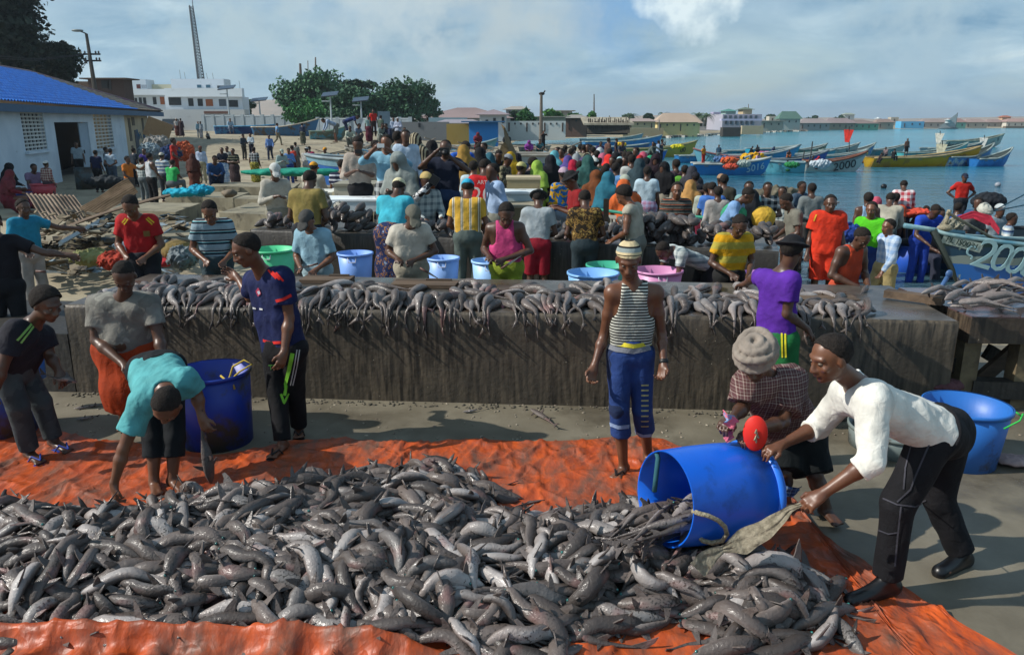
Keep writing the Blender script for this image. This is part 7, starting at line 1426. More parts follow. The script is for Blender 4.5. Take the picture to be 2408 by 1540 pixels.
def hull_mat():
 m, nt, b=base_mat('painted_hull'); P=nd(nt, 'ShaderNodeTexCoord').outputs['Object']; s=nd(nt, 'ShaderNodeSeparateXYZ'); lk(nt, P, s.inputs[0]); n=nd(nt, 'ShaderNodeTexNoise', i_Scale=4., i_Detail=5.); lk(nt, P, n.inputs['Vector'])
 a=nd(nt, 'ShaderNodeMath', operation='MULTIPLY_ADD'); lk(nt, n.outputs['Fac'], a.inputs[0]); a.inputs[1].default_value=.1; lk(nt, s.outputs['Z'], a.inputs[2])
 mr=nd(nt, 'ShaderNodeMapRange'); mr.inputs['From Min'].default_value=-.1; mr.inputs['From Max'].default_value=1.3; lk(nt, a.outputs[0], mr.inputs[0])
 r=nd(nt, 'ShaderNodeValToRGB'); r.color_ramp.interpolation='CONSTANT'; e=r.color_ramp.elements; e[0].position=0; e[0].color=(*srgb('1f62ae'), 1); e[1].position=.34; e[1].color=(*srgb('7d8a86'), 1); q=e.new(.42); q.color=(*srgb('113c54'), 1); q=e.new(.52); q.color=(*srgb('0e3c3e'), 1); lk(nt, mr.outputs[0], r.inputs[0])
 n3=nd(nt, 'ShaderNodeTexNoise', i_Scale=11., i_Detail=3.); lk(nt, P, n3.inputs['Vector']); r3=nd(nt, 'ShaderNodeMapRange'); r3.inputs['From Min'].default_value=.66; r3.inputs['From Max'].default_value=.68; lk(nt, n3.outputs['Fac'], r3.inputs[0])
 mm=nd(nt, 'ShaderNodeMix', data_type='RGBA'); lk(nt, r3.outputs[0], mm.inputs['Factor']); lk(nt, r.outputs[0], mm.inputs['A']); mm.inputs['B'].default_value=(*srgb('8a9a90'), 1); lk(nt, mm.outputs['Result'], b.inputs['Base Color']); b.inputs['Roughness'].default_value=.45; return m
mk('hull', V, F, hull_mat(), nb_, True); mk('interior', [[V[i//17*17+8][0]+(v[0]-V[i//17*17+8][0])*.93, V[i//17*17+8][1]+(v[1]-V[i//17*17+8][1])*.93, v[2]+(.05 if (i % 17) not in (0, 16) else -.01)] for i, v in enumerate(V)], [f[::-1] for f in F], plain('inside_boat', '4a5a58', .8), nb_, True)
for e_ in (0, 16): MB().tube([V[i*17+e_] for i in range(NL+1)], .032, 7).obj('gunwale', surf('gunwale_pale', srgb('8fa9a8'), srgb('4a7a8c'), scale=3, rough=.7), nb_, True)
MB().tube([BA+np.array([-.02,-.02, 0]), KE+np.array([-.02,-.02, .05])], .05, 6).obj('stem', plain('stem_dark', '2a3430', .8), nb_, True)
def near_side(px, py):    # a point of the near (camera) side of the hull under a pixel
 best=None; r_=ray(px, py)
 for i in range(NL):
  for k in range(8):
   a, b, c, d=(np.array(V[j]) for j in (i*17+k, (i+1)*17+k, (i+1)*17+k+1, i*17+k+1)); n_=np.cross(b-a, d-a); den=n_.dot(r_)
   if abs(den) < 1e-9: continue
   t_=n_.dot(a-np.array([0, 0, CAMZ]))/den; p=np.array([0, 0, CAMZ])+r_*t_; c_=(a+b+c+d)/4
   dd=np.linalg.norm(p-c_); 
   if best is None or dd < best[0]: best=(dd, p, n_/np.linalg.norm(n_))
 return best[1], best[2]
for px, py, ch, sz in ((2316, 600, '2', .62), (2354, 608, '0', .60), (2388, 615, '0', .60), (2422, 622, '0', .60), (2284, 588, '~', .28)):
 p, n_=near_side(px, py); n_=n_ if n_[1] < 0 else -n_; x_=nrm(Dn-np.array([0, 0, .22])); x_=nrm(x_-n_*n_.dot(x_)); y_=np.cross(n_, x_)
 text_part('painted_number', ch if ch != '~' else '\u03c2', sz, frame(p+n_*.02, x_, y_), plain('pale_boat_paint', '8fb4bc', .6), nb_, .012)
p, n_=near_side(2262, 571); n_=n_ if n_[1] < 0 else -n_; x_=nrm(Dn-np.array([0, 0, .20])); x_=nrm(x_-n_*n_.dot(x_)); y_=np.cross(n_, x_); Mf=frame(p+n_*.015, x_, y_)
pl=mk('number_plate', [tuple(Mf@Vector((a, b, 0))) for a, b in ((-.28,-.07), (.28,-.07), (.28, .07), (-.28, .07))], [(0, 1, 2, 3)], plain('plate_pale', '9aa8a0', .6), nb_); text_part('painted_code', 'PL IS0031', .115, frame(p+n_*.024, x_, y_), plain('plate_ink', '16302c', .6), pl, .004)
mb=MB(); mb.tube([BA+np.array([-.45,-.05, .07]), BA, BA+np.array([.5, .1,-.06])], .04, 6); mb.obj('prow_beam', surf('gunwale_pale', srgb('8fa9a8'), srgb('4a7a8c')), nb_, True)
MB().ell(BA+np.array([.16, 0, .03]), (.12, .07, .05), 10).tube([BA+np.array([.14, 0, .0]), BA+np.array([.22, .05, .28])], .03, 6).obj('rope_coil', M_ROPE, nb_, True)
a_, b_=BA+np.array([.16, 0, .25]), at(2420, 592, 11.6); solo(MB().tube([a_, lerp(a_, b_, .5)-np.array([0, 0, .05]), b_], .022, 6), 'mooring_rope', M_ROPE, 'thick brown rope from the painted bow running down to the right', 'rope', a_)
for i, (a_, b_) in enumerate((((2215, 560), (2420, 452)), ((2330, 560), (2420, 480)))): p, q=at(*a_, 15.5), at(*b_, 13.5); solo(MB().tube([p if i==0 else at(2225, 520, 15.8), q], .012, 4), 'mooring_line', plain('line_teal', '20485a', .8), ('lower', 'upper')[i]+' thin mooring line rising out of view at the right edge', 'rope', q)
V, F=drape([at(2245, 515, 12.6), at(2290, 505, 12.4), at(2330, 520, 12.2), at(2350, 545, 12.0)], [.06, .14, .2, .16], None, 9, 40); tag(mk('red_net', V, F, cloth('b83248'), None, True, base=V[0]), 'red netting hung over the rope near the painted bow', 'fishing net')
clump(2140, 500, 15.9, (.42, .3, .10), 'd8503a', 'orange red buoys and net lying in the long dark boat', 'fishing net', seed=31, name='net_heap'); clump(2325, 475, 16.2, (.34, .28, .2), '20242a', 'black round tyre bundle behind the men in the long boat', 'tyre bundle', seed=32, name='tyre_bundle', amp=.12)
clump(2238, 532, 12.1, (.17, .12, .13), '8a8878', 'grey canvas bundle on the prow of the painted boat', 'canvas', seed=33, name='canvas_bundle')
# beached boats and clutter
def gb(px, py, Y): return gz1(at(px, py, Y)[0], Y)
boat('big blue boat lying hull up to the crowd on the sand', 985, 742, 428, 29., ('2f68b4', '2a5aa0'), 2.6, .2, 1.15, 1.5, None, '8a9aa0', stripe='7fa8b8', z=gb(860, 400, 30)+.3, inner='6f6a60')
boat('long blue hull with worn white band behind the photographer', 1395, 985, 392, 33., ('274a80', '5f7f9c'), 2.8, .2, 1.3, .5, None, '9c9a90', stripe='8fa4b0', z=gb(1180, 380, 33)+.2, inner='6a6458')
boat('dark blue beached boat with a seated man, left by the boundary wall', 508, 640, 308, 82., ('1f3f78', '2f6fa0'), 2.2, .3, .8, .5, None, '4f9cc8', z=gb(570, 305, 82)); boat('blue beached boat with upswept bow left of the trees', 600, 742, 310, 74., ('2f6490', '4a4038'), 2.2, 1.3, .8,-1, None, 'b8b0a0', z=gb(670, 308, 74)); boat('grey green beached boat right of the upswept one', 728, 810, 312, 68., ('5f6a5c', '4a8ca0'), 2.2, .9, .7, 1, None, '7a9484', z=gb(770, 308, 68))
boat('turquoise beached boat by the blue shed', 1010, 1160, 318, 62., ('5f9aa4', '86a8ac'), 2., 1.1, .6, 1, None, '8aa4a4', z=gb(1080, 314, 62)); boat('pale overturned boat on the sand by the wooden pole', 1225, 1290, 322, 70., ('8f9890',), 1.8, .2, .5, 1, None, '7c8480', z=gb(1250, 322, 70)); boat('long low blue boat drawn up near the head of the crowd', 1240, 1390, 348, 50., ('3f84a8', '4a94b8'), 1.9, .5, .5, 1, None, '9aa49c', z=-.35)
boat('dark narrow canoe on the far sand', 1500, 1385, 313, 84., ('2a2622',), 1., .3, .4, 1, None, '2a2622', z=gb(1440, 313, 84)); boat('white sided boat under the nets behind the crowd', 1150, 1260, 345, 45., ('7c9098', '4a6a80'), 2.2, .4, .8, .5, None, '8c948c', z=gb(1200, 345, 45))
rs=random.Random(21)
HX=sorted(rs.uniform(790, 1330) for _ in range(28))
NTH='first second third fourth fifth sixth seventh eighth ninth tenth eleventh twelfth thirteenth fourteenth fifteenth sixteenth seventeenth eighteenth nineteenth twentieth twenty-first twenty-second twenty-third twenty-fourth twenty-fifth twenty-sixth twenty-seventh twenty-eighth'.split()
for i in range(28):
 px=HX[i]; Y=rs.uniform(44, 62); p=at(px, 320, Y); z_=gz1(p[0], Y); r_=(rs.uniform(.8, 2.2), rs.uniform(.5, 1.), rs.uniform(.25, .6)); c=rs.choice(['7c7a70', '8a8272', '5f6a6c', '6a7f88', '94806a', '4a5a60', '8c8c84', '3c7a94'])
 if i in (3, 11): c='b0523a'
 clump(px, 320, Y, r_, c, NTH[i]+' heap of nets or canvas from the left among the beached boats', 'net heap', seed=40+i, name='net_heap', z=z_+r_[2]*.5, f=12)['group']='heaps among the beached boats'
mb=MB()
for i in range(120):
 px=rs.uniform(760, 1340); Y=rs.uniform(42, 64); p=at(px, 320, Y); z_=gz1(p[0], Y)+rs.uniform(.3, 1.1); mb.box((p[0], Y, z_), (rs.uniform(.8, 3.), .12, .06), rz=rs.uniform(-.6, .6), ry=rs.uniform(-.35, .35))
tag(mb.obj('driftwood_heap', surf('pale_planks', srgb('94897a'), srgb('5a5248'), scale=1, rough=.9, c3=srgb('4a90b0'), c3scale=.4, c3lo=.58, c3hi=.6)), 'jumble of planks and poles among the beached boats', 'planks', kind='stuff')
p=at(975, 312, 50); quadpatch_o=MB().box((p[0], 50, gz1(p[0], 50)+.9), (3., 2.2, .12), ry=.1, rx=.5); solo(quadpatch_o, 'roof_panel', plain('beige_panel', '8f8674', .9), 'tilted beige roof panel on the clutter above the photographer', 'panel', p)
V, F=drape([at(1190, 322, 33.5), at(1200, 330, 33.), at(1198, 355, 32.), at(1180, 378, 31.8)], [1.2, 1.2, .8, .5], None, 12, 40); tag(mk('sacking', V, F, cloth('7a6648'), None, True, base=V[0]), 'brown sacking hung over the side of the long blue hull', 'sacking')
a_=at(1828, 448, 30); clump(1830, 447, 30, (1.0, .3, .35), '6a6454', 'tan thatched mat floating behind the standing men by the water', 'mat', seed=80, name='floating_mat', z=SEA+.1)
# buoys, flags, sail
for px, py, Y, c, lb in ((2078, 443, 38, '101418', 'black float in the water right of the checked shirt man'), (2346, 439-0, 44, '8a9098', 'small float near the mooring line'),):
 p=G(px, py, SEA); solo(MB().ell((p[0], p[1], SEA+.08), (.14, .12, .12), 10), 'float', plain('float_'+c, c, .4), lb, 'float', p, smooth=True)
def flag(px, pyt, pyb, Y, c, lb, w_=.6):
 a, b=at(px, pyb, Y), at(px, pyt, Y); t=thing('flag_pole', lb, 'flag', a); MB().tube([a, b], .04, 5).obj('pole', plain('flag_stick', '3a3c3c', .8), t); V, F=drape([b, b-np.array([.0, 0, .25]), b-np.array([.05, 0, 1.2])], [w_, w_*1.2, w_*.5], None, 2, 16); mk('flag', V, F, cloth(c), t, True)
flag(1997, 298, 362, 62, 'd8382c', 'red flag on a stick over the second row of boats'); flag(2216, 331, 378, 56, 'c8c4a8', 'cream flag on a stick behind the yellow boat'); flag(2315, 318, 350, 75, 'd0d0c8', 'tiny pale pennant over the white boat'); flag(2211, 308, 345, 80, 'd8d4c4', 'pale pennant near the white boat bow', .7)
for px, pyt, pyb, Y, lb in ((1899, 333, 395, 46, 'thin crooked pole standing in the pale turquoise boat'), (1880, 355, 395, 50, 'thin mast in the small boat behind'), (2220, 360, 385, 55, 'thin pole behind the yellow boat')):
 a, b=at(px, pyb, Y), at(px+12, pyt, Y); t=thing('boat_pole', lb, 'pole', a); MB().tube([a, lerp(a, b, .5)+np.array([.05, 0, 0]), b], .04, 5).obj('pole', plain('flag_stick', '3a3c3c', .8), t)
sb=thing('sailing_boat', 'small boat with a white triangular sail far across the bay', 'boat', G(2230, 303.4, SEA)); p=G(2230, 303.6, SEA); mk('sail', [p+np.array([2.6, 0, .5]), p+np.array([-3.6, .3, .6]), p+np.array([2.7, 0, 5.8]), p+np.array([2.6, .1, .5]), p+np.array([-3.6, .4, .6]), p+np.array([2.7, .1, 5.8])], [(0, 1, 2), (5, 4, 3)], cloth('a8b0b0'), sb); MB().ell(p+np.array([0, 0, .2]), (4, .8, .5), 10).obj('hull', plain('sail_hull', '5a6468', .7), sb, True); MB().tube([p+np.array([2.7, 0, 0]), p+np.array([2.7, 0, 6])], .08, 5).obj('mast', plain('flag_stick', '3a3c3c', .8), sb)
for i, (px, py, Y, c, sz, lb) in enumerate(((1770, 372, 49, 'd8a41c', .8, 'yellow net heap on the long blue boat'), (1593, 345, 60, 'd8cc30', .5, 'bright yellow bundle on the raised bow beyond the crowd'), (1460, 340, 68, 'd0a828', .5, 'yellow bundle in the boat at the head of the bay'), (1716, 378, 42, 'c85a30', .5, 'orange bundle at the bow of the pale turquoise boat'), (1718, 392, 40, 'c8503a', .4, 'orange net on the bright blue boat'), (1745, 385, 42, 'a8b4ac', .5, 'pale sack heap on the bright blue boat'), (1930, 386, 43, 'b8c4cc', .6, 'white and blue sacks on the white boat'), (1862, 388, 42, '2c8048', .4, 'green tub on the turquoise boat stern'), (2030, 378, 56, 'b8503a', .4, 'red cloth on the bow of the white boat'), (2028, 361, 58, 'c8b850', .4, 'yellowish bundle in the second row'), (1795, 364, 60, 'b06a8c', .7, 'pink bundle on the turquoise boat'), (2125, 376, 52, 'c05040', .4, 'red bundle beside the standing man on the yellow boat'), (1700, 376, 46, '4a6a94', .6, 'blue grey net bundle on the small boat at left'), (2190, 373, 56, 'b8584a', .5, 'red cloth at the middle of the yellow boat'))):
 clump(px, py, Y, (sz, sz*.5, sz*.4), c, lb, 'bundle', seed=100+i, name='bundle')
# ---------------------------------------------------------------- everyone else: a few poses, each figure placed, sized and dressed on its own
def pose(name):
 J=dict(H=(0,-.02, 1.605), N=(0, .02, 1.47), SL=(-.16, .02, 1.405), SR=(.16, .02, 1.405), EL=(-.22, .04, 1.12), ER=(.22, .04, 1.12), WL=(-.25,-.05, .87), WR=(.25,-.05, .87), PL=(-.085, .02, .93), PR=(.085, .02, .93),
    KL=(-.10,-.01, .50), KR=(.10,-.01, .50), AL=(-.11, .03, .085), AR=(.11, .03, .085), TL=(-.13,-.11, .035), TR=(.13,-.11, .035)); f=(0,-1,-.12)
 U={}
 if name=='work': U=dict(H=(0,-.17, 1.56), N=(0,-.07, 1.44), SL=(-.165,-.04, 1.385), SR=(.165,-.04, 1.385), EL=(-.26,-.02, 1.10), ER=(.25,-.04, 1.10), WL=(-.10,-.24, 1.00), WR=(.12,-.25, .98)); f=(0,-.78,-.62)
 if name=='work2': U=dict(H=(.05,-.18, 1.55), N=(0,-.07, 1.44), SL=(-.165,-.05, 1.37), SR=(.165,-.04, 1.39), EL=(-.27, .02, 1.12), ER=(.29,-.02, 1.13), WL=(-.14,-.22, 1.08), WR=(.04,-.24, 1.06)); f=(.2,-.75,-.62)
 if name=='cross': U=dict(EL=(-.27,-.04, 1.12), ER=(.27,-.04, 1.12), WL=(.04,-.17, 1.17), WR=(-.05,-.19, 1.13))
 if name=='behind': U=dict(EL=(-.27, .10, 1.13), ER=(.27, .10, 1.13), WL=(-.03, .17, 1.02), WR=(.04, .18, 1.04))
 if name=='phone': U=dict(EL=(-.25,-.02, 1.12), ER=(.25,-.02, 1.12), WL=(-.06,-.26, 1.22), WR=(.08,-.26, 1.20), H=(0,-.06, 1.60)); f=(0,-.85,-.5)
 if name=='photo': U=dict(EL=(-.36,-.12, 1.34), ER=(.36,-.12, 1.30), WL=(-.10,-.22, 1.56), WR=(.10,-.24, 1.52))
 if name=='akimbo': U=dict(EL=(-.38, .10, 1.16), ER=(.38, .10, 1.16), WL=(-.17, .0, .99), WR=(.17, .0, .99))
 if name=='point': U=dict(EL=(.46,-.02, 1.38), WL=(.70,-.06, 1.40), SL=(.16,-.1, 1.41), SR=(-.16, .1, 1.41), ER=(-.22, .1, 1.12), WR=(-.22, .0, .88))
 if name=='reach': U=dict(ER=(.42,-.06, 1.28), WR=(.66,-.12, 1.24), EL=(-.25,-.02, 1.12), WL=(-.16,-.2, 1.0))
 if name=='walk': U=dict(KL=(-.09,-.17, .52), AL=(-.10,-.22, .10), TL=(-.10,-.36, .05), KR=(.09, .06, .50), AR=(.10, .36, .16), TR=(.10, .26, .05), EL=(-.25, .14, 1.13), WL=(-.26, .12, .88), ER=(.25,-.08, 1.13), WR=(.24,-.22, .92))
 if name=='bent': U=dict(H=(0,-.62, 1.14), N=(0,-.50, 1.16), SL=(-.18,-.44, 1.12), SR=(.18,-.44, 1.12), EL=(-.22,-.50, .84), ER=(.22,-.50, .84), WL=(-.14,-.62, .62), WR=(.14,-.62, .62), PL=(-.09, .10, .90), PR=(.09, .10, .90)); f=(0,-.6,-.8)
 if name=='lean': U=dict(H=(0,-.36, 1.50), N=(0,-.22, 1.40), SL=(-.18,-.20, 1.34), SR=(.18,-.20, 1.34), EL=(-.24,-.26, 1.06), ER=(.24,-.26, 1.06), WL=(-.12,-.44, .94), WR=(.12,-.44, .94)); f=(0,-.7,-.7)
 if name=='sit': U=dict(PL=(-.09, .05, .42), PR=(.09, .05, .42), KL=(-.15,-.38, .46), KR=(.15,-.38, .46), AL=(-.14,-.42, .085), AR=(.14,-.42, .085), TL=(-.14,-.56, .04), TR=(.14,-.56, .04), H=(0,-.12, 1.10), N=(0,-.05, .97), SL=(-.18,-.03, .90), SR=(.18,-.03, .90), EL=(-.23,-.12, .66), ER=(.23,-.12, .66), WL=(-.12,-.34, .58), WR=(.12,-.34, .58)); f=(0,-.95,-.3)
 if name=='squat': U=dict(PL=(-.09, .12, .24), PR=(.09, .12, .24), KL=(-.18,-.22, .52), KR=(.18,-.22, .52), AL=(-.14,-.05, .085), AR=(.14,-.05, .085), TL=(-.15,-.2, .04), TR=(.15,-.2, .04), H=(0,-.20, .98), N=(0,-.10, .86), SL=(-.18,-.08, .79), SR=(.18,-.08, .79), EL=(-.24,-.18, .56), ER=(.24,-.18, .56), WL=(-.08,-.36, .5), WR=(.08,-.36, .5)); f=(0,-.9,-.4)
 J.update(U); J={k: np.array(v, float) for k, v in J.items()}
 for q in 'LR': J['F'+q]=J['W'+q]+nrm(J['W'+q]-J['E'+q])*.10+np.array([0,-.01,-.01])
 return J, f
PH={'bent': 1.24, 'lean': 1.61, 'sit': 1.22, 'squat': 1.10, 'work': 1.68, 'work2': 1.67}
PAT={'navystripe': ('stripe', 'Z', .09, ((0, 'c8ccd4'), (.35, '20263e'))), 'bluestripe': ('stripe', 'Z', .12, ((0, '9fb4c4'), (.3, '2c4a7c'), (.6, 'd0d4d0'))), 'darkstripe': ('stripe', 'Z', .11, ((0, '1c2420'), (.55, 'a8a888'), (.68, '1c2420'))),
  'multistripe': ('stripe', 'Z', .072, ((0, '3a3e3c'), (.3, 'b8603c'), (.42, '2c302e'), (.62, 'a8a498'), (.7, '3a3e3c'))), 'polostripe': ('stripe', 'Z', .125, ((0, '8fa4ae'), (.3, '141c2c'), (.46, '5fb0b8'), (.52, 'b0b8b8'), (.6, '141c2c'), (.72, '93a5ad'))),
  'yellowbars': ('stripe', 'X', .115, ((0, 'd0a43c'), (.45, 'cfc0a0'), (.55, '3a4438'), (.62, 'd8d0b8'), (.75, '7a5a24'), (.8, 'd8a83c'))), 'yellowhoops': ('stripe', 'Z', .17, ((0, 'd8a018'), (.5, 'b3a444'))), 'brownpat': ('blotch', 14., ((0, '2e2416'), (.48, '8a6a34'), (.54, '40301c'), (.62, 'a08448'))),
  'camo': ('blotch', 9., ((0, '4a4a3a'), (.46, '8a8468'), (.55, '34322a'))), 'plaidwr': ('plaid', .13, ((0, 'b8404a'), (.5, 'd8d0d0'))), 'plaidbw': ('plaid', .12, ((0, '20262c'), (.55, 'b0b4b4'))), 'plaidblue': ('plaid', .11, ((0, '8fb0d8'), (.5, 'c8d8e8'))), 'plaidlt': ('plaid', .10, ((0, 'c4ccc8'), (.6, '6a7a80'))),
  'plaidred': ('plaid', .09, ((0, '7a3036'), (.5, 'c0b4a8'))), 'batik': ('blotch', 16., ((0, '1c2a54'), (.52, '9a6a30'), (.57, '22356a'), (.66, '8c9cb4'))), 'shawl': ('blotch', 6., ((0, '1f66a8'), (.49, 'd0a020'), (.58, '1f66a8'))), 'zebra': ('stripe', 'X', .05, ((0, 'b0a488'), (.5, '2a2420'))), 'pinkplaid': ('plaid', .10, ((0, 'a87c98'), (.5, 'a8a8c8'))),
  'yellowsarong': ('blotch', 10., ((0, '6a6a2a'), (.5, 'b0a440'), (.6, '3a3a24'))), 'whitestripe': ('stripe', 'Z', .03, ((0, 'b8c8d8'), (.5, '5f88b0')))}
def pt(c): return PAT.get(c, c)
CACHE={}
COLCH={'shirt': 'topc', 'trousers': 'botc', 'shorts': 'botc', 'sarong': 'botc', 'robe': 'botc', 'cap': 'hatc', 'turban': 'hatc', 'veil': 'hatc'}
def person(px, top, ps, rz, tp, bt, ht, Y, z0, label, sk='c', scale=None,**ex):
 tt, tcol=(tp.split(':')+['cccccc'])[:2]; bb, bcol=(bt.split(':')+['222228'])[:2]; hh, hcol=(ht.split(':')+['cfcabc'])[:2]; PHt=PH.get(ps, 1.72)+(.03 if hh in ('kufi', 'cap', 'bucket') else .05 if hh=='turban' else 0)
 if Y is None:
  Ya=np.arange(13, 120, .25); d=ray(px, top); X=d[0]*Ya/d[1]; Z=CAMZ+d[2]*Ya/d[1]; g=gz(X, Ya) if z0 is None else np.full(len(Ya), z0); df=Z-(g+.98*PHt); i=int(np.argmax(df < 0)) if (df < 0).any() else int(np.argmin(np.abs(df))); Y=Ya[i]; s_=.98
 p=at(px, top, Y); g=gz1(p[0], Y) if z0 is None else z0
 if z0 is None and g < SEA-.3: g=SEA-.3
 s_=scale or min(1.22, max(.62, (p[2]-g)/PHt)); g=p[2]-s_*PHt if scale or s_ in (1.22, .62) else g
 fine=Y < 13.6; vox=.0135 if fine else (.022 if Y < 20 else .03); st=dict(head=1.12, s=1., top=tt, bottom=bb, hat=hh, topc=pt(tcol), botc=pt(bcol), hatc=pt(hcol), skin=sk, seed=int(px) % 17,**ex); mm=mats_for(st)
 t=thing('person', label, 'person', (p[0], Y, g), None, R(rz)); t.scale=(s_,)*3; BASE[t.name]=np.zeros(3)
 key=(ps, tt, bb, hh, vox)
 if fine or key not in CACHE:
  J, f=pose(ps)
  if ex.get('turn'): f=(math.sin(R(ex['turn'])),-math.cos(R(ex['turn'])), f[2])
  st['f']=f; st.setdefault('loose', .012)
  objs=[]; par={}
  for k, L_ in body_parts(J, st, vox).items():
   for i, (V, F) in enumerate(L_ if isinstance(L_, list) else [L_]):
    if len(V): o=mk(k, V, F, mm[k], par['eye%d' % i] if k=='pupil' else t, True); par[k+str(i)]=o; objs.append(o)
  if not fine: CACHE[key]=objs
 else:
  for o in CACHE[key]:
   c=o.copy(); COL.objects.link(c); c.parent=t; k=o.name.split('.')[0]; c.material_slots[0].link='OBJECT'; c.material_slots[0].material=mm[k]
 return t
N_=None
